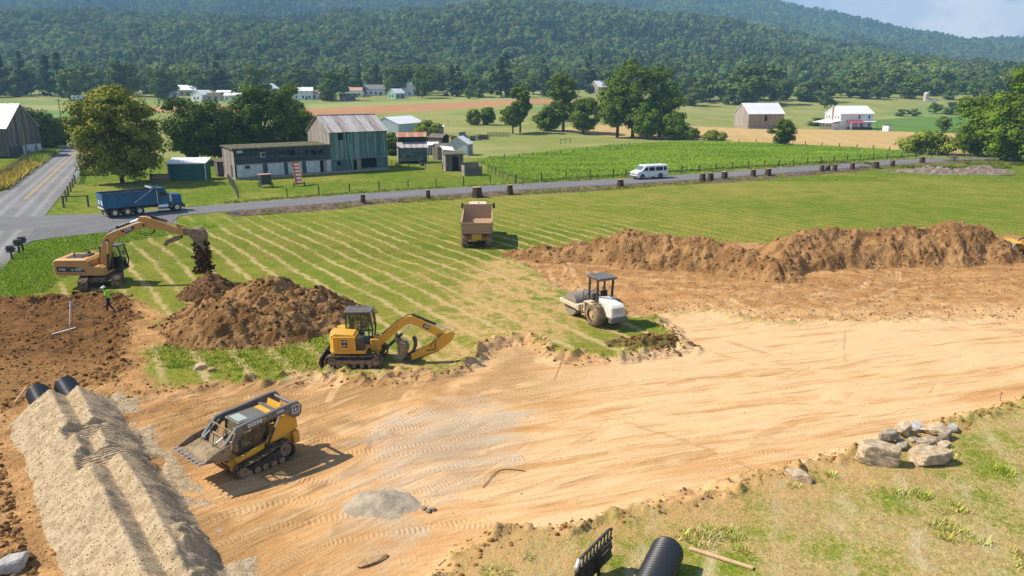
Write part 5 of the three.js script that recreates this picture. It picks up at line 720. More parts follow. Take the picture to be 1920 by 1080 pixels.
// --- blue dump truck on the road ------------------------------------------------------------------------------------------------
{
  const blue = mt({ map: tint([0.002, 0.075, 0.17], [0.008, 0.10, 0.215], 3, 6, 40), roughness: 0.28 }), blueL = mt({ map: tint([0.004, 0.085, 0.22], [0.012, 0.12, 0.28], 3, 6, 41), roughness: 0.3 }), inner = painted([0.16, 0.10, 0.065], 0.35, 2, 0.8, 42), alu = plain([0.68, 0.68, 0.68], 0.3, 0.95);
  const a = G(217, 409), b = G(325, 398), ux = (b[0] - a[0]), uz = (b[1] - a[1]), q = Math.hypot(ux, uz), fx = ux / q, fz = uz / q, t = thing('dump_truck', 'bright blue tandem dump truck driving on the asphalt junction', 'dump truck', a[0] + fz * 1.1, 0.06, a[1] - fx * 1.1, Math.atan2(-fz, fx));
  for (const x of [0, 1.32, 2.62]) for (const s of [-1, 1]) wheel(t, 'tyre', 0.52, x === 0 ? 0.5 : 0.5, x, 0.52, s * 1.0, alu, 0.5, 0);
  for (const s of [-1, 1]) wheel(t, 'tyre', 0.52, 0.32, 6.75, 0.52, s * 1.06, alu, 0.52, 0);
  part('chassis', [rbox(8.0, 0.3, 0.85, 3.2, 0.82, 0, 0.03), rbox(0.2, 0.5, 2.2, -0.8, 0.85, 0, 0.03)], blackP, t); parts('mud_flap', [box(0.04, 0.65, 0.6, -0.78, 0.48, 0.95), box(0.04, 0.65, 0.6, -0.78, 0.48, -0.95)], blackP, t);
  const bed = part('dump_bed', [box(5.6, 0.1, 2.45, 1.75, 1.12, 0), box(5.6, 1.5, 0.07, 1.75, 1.92, 1.2), box(5.6, 1.5, 0.07, 1.75, 1.92, -1.2), box(0.08, 1.75, 2.4, 4.52, 2.0, 0), box(5.75, 0.12, 0.14, 1.75, 2.68, 1.2), box(5.75, 0.12, 0.14, 1.75, 2.68, -1.2), ...[-0.9, 4.4].flatMap((x) => [box(0.22, 1.6, 0.14, x, 1.9, 1.24), box(0.22, 1.6, 0.14, x, 1.9, -1.24)]), box(5.4, 0.12, 0.05, 1.75, 1.24, 1.25), box(5.4, 0.05, 0.05, 1.75, 2.5, 1.25), rbox(1.25, 0.12, 2.3, 5.0, 2.84, 0, 0.05), box(0.1, 0.5, 2.4, 4.5, 2.85, 0)], blue, t);
  part('bed_lining', [box(5.4, 0.04, 2.25, 1.75, 1.2, 0), box(5.4, 1.4, 0.03, 1.75, 1.9, 1.14), box(5.4, 1.4, 0.03, 1.75, 1.9, -1.14), box(0.03, 1.4, 2.2, 4.45, 1.9, 0)], inner, bed);
  const tg = part('tailgate', [box(0.1, 1.4, 2.3, -1.05, 1.92, 0), box(0.14, 0.14, 2.4, -1.08, 2.6, 0), box(0.14, 0.14, 2.4, -1.08, 2.15, 0), box(0.14, 0.14, 2.4, -1.08, 1.3, 0)], blueL, t); part('emblem', [(() => { const g = new THREE.CylinderGeometry(0.26, 0.26, 0.03, 20); g.rotateZ(Math.PI / 2); return g.translate(-1.12, 1.68, 0); })()], plain([0.03, 0.06, 0.25], 0.5), tg); part('emblem_panel', [box(0.02, 0.5, 1.7, -1.105, 1.68, 0)], plain([0.45, 0.52, 0.60], 0.5), tg); part('emblem_mark', [box(0.02, 0.2, 0.12, -1.14, 1.68, 0)], whiteP, tg); part('bumper', [box(0.1, 0.12, 2.4, -1.12, 1.06, 0)], plain([0.62, 0.55, 0.45], 0.5), t);
  parts('tarp_arm', [rod([4.0, 2.72, 1.3], [2.2, 1.55, 1.32], 0.035), rod([4.0, 2.72, -1.3], [2.2, 1.55, -1.32], 0.035), cylZ(0.08, 0.08, 2.2, 1.55, 1.32)], alu, t); part('tarp_roll', [rod([4.2, 2.95, -1.2], [4.2, 2.95, 1.2], 0.14, 12)], plain([0.25, 0.28, 0.32], 0.7), t);
  const cab = part('cab', [ext([[4.75, 0.95], [4.75, 2.55], [4.9, 2.68], [5.6, 2.66], [6.0, 1.98], [6.05, 0.95]], 2.1, 0, 0.05), rbox(0.8, 0.1, 1.9, 5.3, 2.74, 0, 0.04)], blue, t); for (const s of [-1, 1]) part('door_window', ext([[4.98, 1.95], [4.98, 2.45], [5.5, 2.45], [5.8, 1.98]], 0.02, s * 1.06, 0), darkGlass, cab); part('windscreen', [box(0.03, 0.72, 1.8, 5.86, 2.32, 0, 0, 0, 0.52)], darkGlass, cab);
  part('bonnet', [ext([[5.95, 1.0], [5.95, 1.98], [6.1, 2.02], [7.35, 1.9], [7.45, 1.8], [7.45, 0.85], [7.3, 0.8]], 1.45, 0, 0.08)], blueL, t); for (const s of [-1, 1]) parts('fender', [ext([[6.0, 0.75], [6.05, 1.05], [6.3, 1.25], [7.1, 1.25], [7.4, 1.05], [7.55, 0.75], [7.3, 0.75], [7.15, 0.98], [6.4, 0.98], [6.2, 0.75]], 0.42, s * 1.0, 0.04)], blue, t);
  part('grille', [box(0.05, 0.9, 1.1, 7.48, 1.35, 0)], chrome, t); part('front_bumper', [rbox(0.16, 0.35, 2.4, 7.6, 0.62, 0, 0.04)], blackP, t); for (const s of [-1, 1]) { part('exhaust_stack', [cylY(0.08, 1.9, 4.66, 2.1, s * 1.05)], chrome, t); part('air_cleaner', [cylY(0.15, 0.75, 6.15, 1.62, s * 0.98, 16)], chrome, t); part('fuel_tank', [(() => { const g = cylY(0.3, 1.1, 0, 0, 0, 20); g.rotateZ(Math.PI / 2); return g.translate(5.2, 0.75, s * 1.0); })()], alu, t); part('step', [box(0.9, 0.06, 0.3, 5.2, 0.45, s * 1.1)], alu, t); part('headlamp', [rbox(0.15, 0.2, 0.3, 7.45, 1.05, s * 0.85, 0.04)], chrome, t); part('mirror', [box(0.08, 0.5, 0.2, 5.95, 2.1, s * 1.35), rod([5.9, 2.3, s * 1.0], [5.95, 2.3, s * 1.35], 0.02)], chrome, t); }
}
// --- white passenger van --------------------------------------------------------------------------------------------------------
{
  const wht = mt({ color: rgb([0.74, 0.76, 0.78]), roughness: 0.3 }), a = G(1192, 337.5), fx = -0.89, fz = 0.456, t = thing('passenger_van', 'white extended passenger van with tinted windows on the side road', 'van', a[0] + 2.9 * 0.89 - 0.1, 0.06, a[1] - 2.9 * 0.456 - 0.75, Math.atan2(-fz, fx));
  part('body', [ext([[-3.0, 0.45], [-3.06, 0.9], [-2.95, 1.95], [-2.8, 2.08], [1.2, 2.1], [1.5, 2.02], [2.15, 1.32], [2.95, 1.12], [3.06, 0.95], [3.08, 0.5], [2.9, 0.4]], 2.0, 0, 0.12)], wht, t);
  for (const s of [-1, 1]) { const z = s * 1.0; part('side_window', ext([[1.0, 1.3], [1.0, 1.86], [1.45, 1.86], [1.86, 1.36]], 0.02, z, 0), darkGlass, t); part('side_window', ext([[-0.35, 1.28], [-0.35, 1.88], [0.8, 1.88], [0.8, 1.28]], 0.02, z, 0), darkGlass, t); part('side_window', ext([[-1.95, 1.28], [-1.95, 1.88], [-0.55, 1.88], [-0.55, 1.28]], 0.02, z, 0), darkGlass, t); part('side_window', ext([[-2.75, 1.3], [-2.68, 1.88], [-2.15, 1.88], [-2.15, 1.3]], 0.02, z, 0), darkGlass, t); parts('door_seam', [box(0.015, 1.2, 0.01, 0.9, 1.1, z), box(0.015, 1.2, 0.01, 2.0, 0.8, z)], greyP, t); part('door_handle', [box(0.12, 0.04, 0.03, 1.02, 1.15, z + s * 0.01)], blackP, t); part('mirror', [rbox(0.1, 0.25, 0.2, 1.75, 1.4, s * 1.12, 0.03)], blackP, t); wheel(t, 'tyre', 0.37, 0.25, 2.05, 0.37, s * 0.9, plain([0.6, 0.6, 0.6], 0.4, 0.5), 0.6); wheel(t, 'tyre', 0.37, 0.25, -1.55, 0.37, s * 0.9, plain([0.3, 0.3, 0.3], 0.5, 0.5), 0.6); part('headlamp', rbox(0.08, 0.2, 0.34, 3.15, 0.86, s * 0.72, 0.03), chrome, t); parts('wheel_arch', [cylZ(0.46, 0.05, 2.05, 0.42, s * 0.985, 24), cylZ(0.46, 0.05, -1.55, 0.42, s * 0.985, 24)], blackP, t); }
  part('windscreen', [box(0.03, 0.80, 1.62, 1.918, 1.752, 0, 0, 0, 0.748)], new THREE.MeshStandardMaterial({ color: rgb([0.10, 0.16, 0.16]), roughness: 0.05 }), t); part('grille', [rbox(0.05, 0.26, 0.95, 3.165, 0.86, 0, 0.02)], plain([0.35, 0.36, 0.38], 0.4, 0.4), t); part('front_bumper', [rbox(0.2, 0.24, 2.0, 3.13, 0.5, 0, 0.05)], chrome, t); part('number_plate', [box(0.02, 0.14, 0.34, 3.25, 0.52, 0)], plain([0.12, 0.14, 0.4], 0.5), t); part('rear_bumper', [rbox(0.16, 0.2, 1.9, -3.08, 0.5, 0, 0.05)], chrome, t); parts('tail_lamp', [box(0.05, 0.5, 0.12, -3.05, 1.15, 0.9), box(0.05, 0.5, 0.12, -3.05, 1.15, -0.9)], redP, t);
}
// --- wheel loader nose at the edge of the view -------------------------------------------------------------------------------------
{
  const p = on(1888, 481), t = thing('wheel_loader', 'yellow wheel loader with grey bucket at the foot of the spoil bank', 'loader', p[0] + 2.6, p[1], p[2] - 0.6, Math.PI - 0.12);
  const bk = part('bucket', [ext([[2.9, 0.02], [2.2, 0.02], [1.95, 0.25], [1.9, 0.75], [2.1, 1.15], [2.2, 1.2], [2.12, 0.8], [2.2, 0.4]], 2.4, 0, 0.01), ext([[2.9, 0.02], [2.2, 0.02], [1.95, 0.25], [1.9, 0.75], [2.15, 1.2]], 0.04, 1.2, 0.005), ext([[2.9, 0.02], [2.2, 0.02], [1.95, 0.25], [1.9, 0.75], [2.15, 1.2]], 0.04, -1.2, 0.005)], painted([0.36, 0.35, 0.33], 0.35, 1.2, 0.5, 50), t); part('spill_guard', [box(0.75, 0.04, 2.3, 1.75, 1.22, 0, 0, 0, -0.05)], catY, bk); parts('tooth', [-1.1, -0.55, 0, 0.55, 1.1].map((z) => ext([[2.8, 0.08], [3.1, 0.02], [2.8, 0.0]], 0.1, z, 0.01)), steelDirty, bk);
  parts('lift_arm', [beam([1.95, 0.5, 0.5], [-0.2, 1.5, 0.5], 0.16, 0.3), beam([1.95, 0.5, -0.5], [-0.2, 1.5, -0.5], 0.16, 0.3), beam([1.9, 0.95, 0], [0.3, 1.2, 0], 0.14, 0.16)], catY, t); part('body', [rbox(1.4, 0.9, 1.5, -0.2, 1.1, 0, 0.1), rbox(2.2, 1.1, 1.7, -2.4, 1.5, 0, 0.15)], catY, t); const cab = part('cab', [rbox(1.3, 1.5, 1.4, -1.1, 2.4, 0, 0.1)], catY, t); parts('window', [box(0.9, 0.8, 0.03, -1.1, 2.6, 0.71), box(0.9, 0.8, 0.03, -1.1, 2.6, -0.71), box(0.03, 0.9, 1.1, -0.44, 2.55, 0)], darkGlass, cab); for (const x of [0.2, -2.5]) for (const s of [-1, 1]) wheel(t, 'tyre', 0.72, 0.5, x, 0.72, s * 1.0, catY, 0.5, 14);
}
// --- black slotted back guard of a bucket at the lower edge -------------------------------------------------------------------------
{
  const a = on(1085, 1100), b = on(1140, 1085), t = thing('bucket_guard', 'black slotted steel guard of an attachment beside the loose pipe', 'attachment', a[0], a[1], a[2], 0);
  const A = [0, 0.55, 0], B = [b[0] - a[0] + 0.15, 0.95, b[2] - a[2] - 0.6], up = 0.36, at = (k, y) => [lerp(A[0], B[0], k), lerp(A[1], B[1], k) + y, lerp(A[2], B[2], k)];
  part('top_rail', [beam(at(0, up), at(0.9, up + 0.02), 0.06, 0.06), beam(at(0.9, up + 0.02), at(1.0, up - 0.06), 0.06, 0.06)], blackP, t); part('bottom_rail', [beam(at(-0.1, 0.02), at(1.0, 0.02), 0.08, 0.08)], blackP, t); for (let i = 0; i < 10; i++) part('slat', beam(at(i / 9.4, 0.02), at(i / 9.4 + 0.03, up), 0.03, 0.05), blackP, t); part('back_plate', [beam(at(-0.1, -0.18), at(1.0, -0.18), 0.04, 0.36), beam(at(-0.1, -0.5), at(1.0, -0.5), 0.06, 0.3), beam(at(0.1, -0.7), at(0.1, 0), 0.2, 0.1), beam(at(0.6, -0.9), at(0.6, 0), 0.2, 0.1)], blackP, t); part('grab_handle', [beam(at(0.55, -0.08), at(0.98, -0.05), 0.05, 0.03), rod(at(0.7, -0.28), at(0.9, -0.26), 0.04)], plain([0.45, 0.36, 0.25], 0.6), t); part('edge_cap', [rod(at(-0.08, up - 0.18), at(0.0, up), 0.06)], whiteP, t);
}

// ---------------------------------------------------------------- farm buildings
const woods = (list, o = 60, size = 1.6) => list.map((c, i) => { const t = colourTex(128, (u, v) => { const g = tfbm(u, v * 0.25, 16, o + i * 7, 3), l = tn(u * 32, v * 2, 32, o + i); return mix3(c[0], c[1], clamp(ss(0.3, 0.7, g) * 0.7 + l * 0.4)); }); t.repeat.set(1 / size, 1 / (size * 3)); return mt({ map: t, roughness: 0.92 }); });
const teal = woods([[[0.085, 0.16, 0.155], [0.17, 0.27, 0.255]], [[0.05, 0.095, 0.095], [0.12, 0.20, 0.19]], [[0.14, 0.22, 0.205], [0.25, 0.34, 0.31]], [[0.065, 0.12, 0.12], [0.16, 0.24, 0.23]]]);
const greyBoard = woods([[[0.22, 0.19, 0.165], [0.36, 0.32, 0.28]], [[0.16, 0.14, 0.125], [0.28, 0.25, 0.22]], [[0.28, 0.245, 0.21], [0.42, 0.37, 0.32]]], 80);
const darkBoard = woods([[[0.030, 0.048, 0.050], [0.075, 0.10, 0.10]], [[0.045, 0.065, 0.066], [0.10, 0.13, 0.125]], [[0.022, 0.034, 0.036], [0.055, 0.075, 0.075]]], 95);
const oldBoard = woods([[[0.10, 0.085, 0.07], [0.20, 0.17, 0.14]], [[0.07, 0.06, 0.05], [0.15, 0.125, 0.105]], [[0.14, 0.12, 0.095], [0.25, 0.21, 0.17]]], 110);
const tanBoard = woods([[[0.30, 0.225, 0.15], [0.40, 0.31, 0.22]], [[0.25, 0.185, 0.12], [0.36, 0.27, 0.19]]], 120);
const roofOld = [[[0.50, 0.46, 0.42], [0.36, 0.22, 0.15]], [[0.56, 0.53, 0.49], [0.42, 0.30, 0.22]], [[0.44, 0.40, 0.37], [0.27, 0.15, 0.10]], [[0.58, 0.56, 0.53], [0.48, 0.40, 0.34]]].map((c, i) => { const t = colourTex(128, (u, v) => mix3(c[0], c[1], ss(0.45, 0.8, tfbm(u, v * 0.5, 8, 130 + i * 5) * 0.7 + tn(u * 8, v, 8, i) * 0.35))); t.repeat.set(1 / 1.5, 1 / 5); return mt({ map: t, roughness: 0.55, metalness: 0.25 }); });
const roofRust = woods([[[0.36, 0.12, 0.055], [0.48, 0.26, 0.17]], [[0.52, 0.44, 0.38], [0.42, 0.18, 0.09]]], 140), roofWhite = mt({ map: tint([0.74, 0.74, 0.73], [0.80, 0.80, 0.80], 4, 4, 150), roughness: 0.45 }), plaster = mt({ map: tint([0.40, 0.46, 0.47], [0.56, 0.60, 0.60], 3, 8, 155), roughness: 0.9 }), whiteWall = mt({ map: tint([0.70, 0.71, 0.72], [0.78, 0.79, 0.80], 4, 6, 158), roughness: 0.7 }), stoneWall = earthy([0.24, 0.21, 0.18], [0.38, 0.34, 0.29], 1.5, 0.03, 160), hollow = plain([0.018, 0.016, 0.014], 0.95), pane = mt({ color: rgb([0.03, 0.04, 0.05]), roughness: 0.12 }), moss = earthy([0.07, 0.075, 0.045], [0.17, 0.16, 0.10], 3, 0.04, 165);
const gable = (L, D, eave, ridge, y0 = 0) => ext([[-D / 2, y0], [D / 2, y0], [D / 2, eave], [0, ridge], [-D / 2, eave]], L, 0, 0).rotateY(Math.PI / 2);
function roofSlab(t, L, D, eave, ridge, th, over, mats, n, ends = 0.25, name = 'roof') {      // two slopes; sheets of n strips on each
  const out = []; for (const s of [1, -1]) {
    const rise = ridge - eave, len = Math.hypot(D / 2, rise) + over, a = Math.atan2(rise, D / 2), cy = (eave + ridge) / 2 + th - Math.sin(a) * over / 2, cz = s * (D / 4 + Math.cos(a) * over / 2), w = (L + 2 * ends) / n;
    const slope = new THREE.Group(); slope.name = name; t.add(slope);
    if (n === 1) { slope.removeFromParent(); out.push(part(name, xf(new THREE.BoxGeometry(L + 2 * ends, th, len), 0, cy, cz, s * a), mats[0], t)); continue; }
    for (let i = 0; i < n; i++) out.push(part('roof_sheet', xf(new THREE.BoxGeometry(w - 0.015, th, len), -L / 2 - ends + (i + 0.5) * w, cy + ((i * 7) % 3) * 0.012, cz, s * a), mats[(i * 5 + (i * i) % 3 + (s > 0 ? 0 : 2)) % mats.length], slope));
  }
  return out;
}
function cutRuns(y0, y1, holes) { let runs = [[y0, y1]]; for (const [a, b] of holes) runs = runs.flatMap(([p, q]) => b <= p || a >= q ? [[p, q]] : [[p, a], [b, q]].filter(([m, n]) => n - m > 0.03)); return runs; }
function upright(t, x0, x1, z, y0, y1, w, mats, holes = [], axis = 'z', top = null, seed = 1) {      // upright boards on a wall face
  const r = rng(seed), n = Math.round((x1 - x0) / w), bw = (x1 - x0) / n; const face = new THREE.Group(); face.name = 'board_wall'; t.add(face);
  for (let i = 0; i < n; i++) { const x = x0 + (i + 0.5) * bw, Y1 = (top ? top(x) : y1) - (r() < 0.1 ? 0.1 * r() : 0), m = mats[(r() * mats.length) | 0], dz = r() * 0.02; for (const [a, b] of cutRuns(y0 + (r() < 0.15 ? 0.15 * r() : 0), Y1, holes.filter((h) => x > h[0] && x < h[1]).map((h) => [h[2], h[3]]))) part('board', axis === 'z' ? box(bw - 0.02, b - a, 0.05, x, (a + b) / 2, z + Math.sign(z) * dz) : box(0.05, b - a, bw - 0.02, z + Math.sign(z) * dz, (a + b) / 2, x), m, face); }
  return face;
}
function levelBoards(t, x0, x1, z, y0, y1, w, mats, holes = [], axis = 'z', seed = 1) {
  const r = rng(seed), n = Math.round((y1 - y0) / w), bw = (y1 - y0) / n; const face = new THREE.Group(); face.name = 'board_wall'; t.add(face);
  for (let i = 0; i < n; i++) { const y = y0 + (i + 0.5) * bw; for (const [a, b] of cutRuns(x0, x1, holes.filter((h) => y > h[2] && y < h[3]).map((h) => [h[0], h[1]]))) { let p = a; while (p < b - 0.05) { let q = Math.min(b, p + 2.6 + 2.4 * r()); if (b - q < 0.8) q = b; const m = mats[(r() * mats.length) | 0], dz = r() * 0.02; part('board', axis === 'z' ? box(q - p - 0.02, bw - 0.02, 0.05, (p + q) / 2, y, z + Math.sign(z) * dz) : box(0.05, bw - 0.02, q - p - 0.02, z + Math.sign(z) * dz, y, (p + q) / 2), m, face); p = q; } } }
}
function win(t, w, h, x, y, z, axis = 'z', frameM = whiteP, bars = false) { const s = Math.sign(z), B = (a, b, c, X, Y, Z) => axis === 'z' ? box(a, b, c, X, Y, Z) : box(c, b, a, Z, Y, X), f = part('window', [B(w + 0.16, 0.08, 0.08, x, y + h / 2 + 0.04, z), B(w + 0.16, 0.08, 0.08, x, y - h / 2 - 0.04, z), B(0.08, h, 0.08, x - w / 2 - 0.04, y, z), B(0.08, h, 0.08, x + w / 2 + 0.04, y, z), ...(bars ? [B(w, 0.05, 0.06, x, y, z)] : [])], frameM, t); part('pane', B(w, h, 0.03, x, y, z), pane, f); }
const TH = 0.6435;
{ // weathered teal barn
  const t = thing('barn', 'tall weathered teal barn with streaked metal roof and grey gable', 'barn', -29.7, 0, -136.9, TH);
  const Hs = [[-4.05, -3.05, 5.55, 6.8], [-2.35, -2.1, 5.7, 6.9], [-4.2, -3.5, 1.3, 2.0], [-1.25, -0.6, 0.35, 2.0], [0.35, 3.2, 0.6, 2.35]];
  part('timber_core', gable(10.5, 9.2, 6.95, 9.55), hollow, t); part('foundation', [box(10.9, 0.4, 9.7, 0, 0.15, 0)], stoneWall, t);
  upright(t, -5.4, 5.4, 4.75, 2.35, 7.05, 0.3, teal, Hs, 'z', null, 4); upright(t, -5.4, 5.4, 4.72, 0.3, 2.33, 0.3, [teal[1], teal[3]], Hs, 'z', null, 5);
  upright(t, -4.72, 4.72, -5.4, 0.3, 7, 0.34, greyBoard, [], 'x', (z) => 7.0 + (1 - Math.abs(z) / 4.75) * 2.58, 6); upright(t, -4.72, 4.72, 5.4, 0.3, 7, 0.34, greyBoard, [], 'x', (z) => 7.0 + (1 - Math.abs(z) / 4.75) * 2.58, 7);
  roofSlab(t, 10.8, 9.6, 7.0, 9.62, 0.06, 0.35, roofOld, 22, 0.3); part('ridge_cap', box(11.3, 0.1, 0.4, 0, 9.72, 0), roofOld[2], t);
  part('downspout', beam([-2.15, 6.6, 4.86], [-1.55, 0.75, 4.92], 0.14, 0.14), plain([0.22, 0.45, 0.42], 0.6), t).userData.label = 'pale turquoise chute hanging down the barn front';
  part('door', box(0.6, 1.9, 0.06, -0.3, 1.2, 4.86), tanBoard[0], t); part('trim', [box(10.8, 0.1, 0.08, 0, 2.34, 4.84), box(0.12, 6.7, 0.1, -5.42, 3.65, 4.8), box(0.12, 6.7, 0.1, 5.42, 3.65, 4.8)], greyBoard[0], t);
}
{ // long low stable joined to its side
  const cx = (-44.3 - 31.2) / 2 - 0.6 * 3 + 0.1, cz = (-119.7 - 129.9) / 2 - 0.8 * 3, t = thing('stable', 'long low stable with dark board loft over pale plastered stalls', 'stable', cx, 0, cz, TH), L = 16.3, z = 3.0;
  const px = (p) => (p - 210) / (1770 - 210) * L - L / 2;
  const Hs = [[px(635), px(690), 3.5, 4.05], [px(1085), px(1165), 3.35, 4.3], [px(1440), px(1525), 3.4, 4.2], [px(1560), px(1640), 3.4, 4.2], [px(1340), px(1385), 3.4, 4.2]];
  part('timber_core', box(L - 0.3, 4.7, 5.6, 0, 2.4, -0.1), hollow, t); levelBoards(t, -L / 2, L / 2, z, 2.45, 4.85, 0.24, darkBoard, Hs, 'z', 9); upright(t, -3, 3, -L / 2, 0.2, 4.75, 0.32, greyBoard, [], 'x', null, 11);
  part('foundation', box(L + 0.1, 0.35, 6.1, 0, 0.15, 0), stoneWall, t);
  const stalls = [[235, 640], [712, 975], [1040, 1275], [1340, 1575], [1690, 1765]]; for (const [a, b] of stalls) part('plaster_panel', box(px(b) - px(a), 1.95, 0.12, (px(a) + px(b)) / 2, 1.35, z - 0.02), plaster, t);
  for (const [a, b] of [[645, 705], [985, 1035], [1285, 1335]]) part('stall_door', box(px(b) - px(a) - 0.04, 2.05, 0.06, (px(a) + px(b)) / 2, 1.35, z - 0.04), darkBoard[1], t); part('open_door', box(px(1685) - px(1635), 1.95, 0.06, px(1660), 1.35, z + 0.02), tanBoard[0], t);
  for (const x of [400, 1130]) { const f = part('stall_window', box(0.75, 0.55, 0.05, px(x), 1.95, z + 0.045), oldBoard[1], t); part('pane', box(0.6, 0.4, 0.03, px(x), 1.95, z + 0.075), pane, f); }
  part('lintel', box(L, 0.14, 0.1, 0, 2.42, z + 0.04), greyBoard[1], t); part('roof', [box(L + 0.5, 0.14, 6.6, 0, 4.95, -0.05, 0.05)], moss, t).userData.label = 'low mossy stable roof'; part('eave_board', box(L + 0.5, 0.16, 0.06, 0, 4.9, z + 0.24), moss, t);
  { const f = part('loft_window', [box(0.9, 0.9, 0.05, px(650), 3.75, z + 0.05)], greyBoard[0], t); part('pane', box(0.5, 0.5, 0.03, px(662), 3.78, z + 0.08), pane, f); } part('loft_patch', box(0.9, 0.4, 0.04, px(300), 4.4, z + 0.05), plaster, t); part('end_door', box(0.06, 1.9, 0.9, -L / 2 - 0.06, 1.3, 1.4), oldBoard[1], t);
}
{ // lean-to of weathered boards at the stable end
  const p = spot(418, 332), t = thing('lean_to', 'small grey board lean-to at the end of the long stable', 'shed', p[0] - 0.6, p[1], p[2] - 2, TH); upright(t, -1.1, 1.1, 0.9, 0.2, 2.4, 0.3, oldBoard, [[-0.3, 0.6, 0.2, 1.8]], 'z', null, 21); upright(t, -0.9, 0.9, -1.1, 0.2, 2.5, 0.3, oldBoard, [], 'x', null, 22); part('core', box(2.1, 2.2, 1.6, 0, 1.2, 0), hollow, t); part('roof', box(2.6, 0.08, 2.3, 0, 2.55, 0, 0.12), oldBoard[0], t);
}
{ // green shed with white roof, and the pen beside it
  const p = spot(349, 338), k = 11.4, t = thing('green_shed', 'dark green shed with white metal roof beside the leafy tree', 'shed', p[0], p[1], p[2] - 1.7, 0.12); part('wall', [box(5.7, 2.6, 3.2, 0, 1.3, 0)], mt({ map: tint([0.012, 0.10, 0.075], [0.022, 0.135, 0.10], 3, 6, 170), roughness: 0.6 }), t); for (let i = 0; i < 16; i++) part('siding_rib', box(0.05, 2.5, 0.04, -2.7 + i * 0.36, 1.28, 1.61), mt({ color: rgb([0.015, 0.115, 0.085]), roughness: 0.6 }), t); part('roof', box(6.1, 0.1, 3.9, 0, 2.95, 0, 0.16), roofWhite, t); part('roof_trim', box(6.1, 0.16, 0.06, 0, 2.66, 1.92), whiteP, t); part('corner_post', box(0.1, 2.6, 0.1, -2.86, 1.3, 1.6), whiteP, t); part('corner_post', box(0.1, 2.6, 0.1, 2.86, 1.3, 1.6), whiteP, t);
  const q = spot(300, 341), u = thing('board_pen', 'low dark board pen next to the green shed', 'pen', q[0], q[1], q[2] - 0.6, 0.1); levelBoards(u, -1.5, 1.5, 0.6, 0.05, 1.25, 0.22, oldBoard, [], 'z', 31); levelBoards(u, -0.6, 0.6, -1.5, 0.05, 1.25, 0.22, oldBoard, [], 'x', 32); for (const x of [-1.5, 0, 1.5]) part('post', box(0.12, 1.4, 0.12, x, 0.7, 0.52), oldBoard[2], u);
}
{ // covered wagon-like box, red hay elevator
  const p = spot(496, 352), t = thing('farm_wagon', 'small dark box wagon with pink roof parked before the stable', 'wagon', p[0], p[1], p[2] - 0.6, TH); part('box', [rbox(1.5, 1.4, 1.1, 0, 1.15, 0, 0.04)], plain([0.03, 0.036, 0.038], 0.6), t); part('roof', rbox(1.75, 0.1, 1.4, 0, 1.92, 0, 0.03), plain([0.42, 0.24, 0.19], 0.7), t); for (const x of [-0.85, 0.85]) for (const z of [-0.5, 0.5]) part('wheel', [xf(new THREE.TorusGeometry(0.36, 0.04, 6, 18), x, 0.4, z, 0, Math.PI / 2), ...[0, 1, 2, 3].map((i) => box(0.03, 0.7, 0.03, x, 0.4, z, i * 0.785))], oldBoard[1], t);
  const a = spot(561, 350), u = thing('hay_elevator', 'rusty red hay elevator leaning against the stable loft', 'conveyor', a[0], a[1], a[2], 0), B = [-1.3, 3.2, -3.3], A = [0, 0.45, 0]; const rust = painted([0.30, 0.10, 0.06], 0.3, 1, 0.8, 60);
  const lat = (k, o, up = 0) => [lerp(A[0], B[0], k) + o * 0.93, lerp(A[1], B[1], k) + up, lerp(A[2], B[2], k) - o * 0.37]; part('trough_floor', beam(lat(0, 0), lat(1, 0), 0.95, 0.06), painted([0.24, 0.17, 0.15], 0.3, 1, 0.7, 61), u); part('side_rail', beam(lat(0, 0.5, 0.1), lat(1, 0.5, 0.1), 0.08, 0.2), rust, u); part('side_rail', beam(lat(0, -0.5, 0.1), lat(1, -0.5, 0.1), 0.08, 0.2), rust, u); for (let i = 0; i < 7; i++) part('flight_bar', beam(lat(i / 6, -0.45, 0.08), lat(i / 6, 0.45, 0.08), 0.1, 0.1), rust, u); part('axle', rod([-0.75, 0.35, -0.2], [0.55, 0.35, -0.75], 0.04), rust, u); for (const q of [[-0.8, 0.35, -0.15], [0.6, 0.35, -0.75]]) part('wheel', xf(new THREE.TorusGeometry(0.3, 0.08, 8, 18), q[0], q[1], q[2], 0, 1.9), rubber, u); part('prop', rod(lat(0.65, 0.3), [-0.6, 0, -1.4], 0.04), rust, u);
}
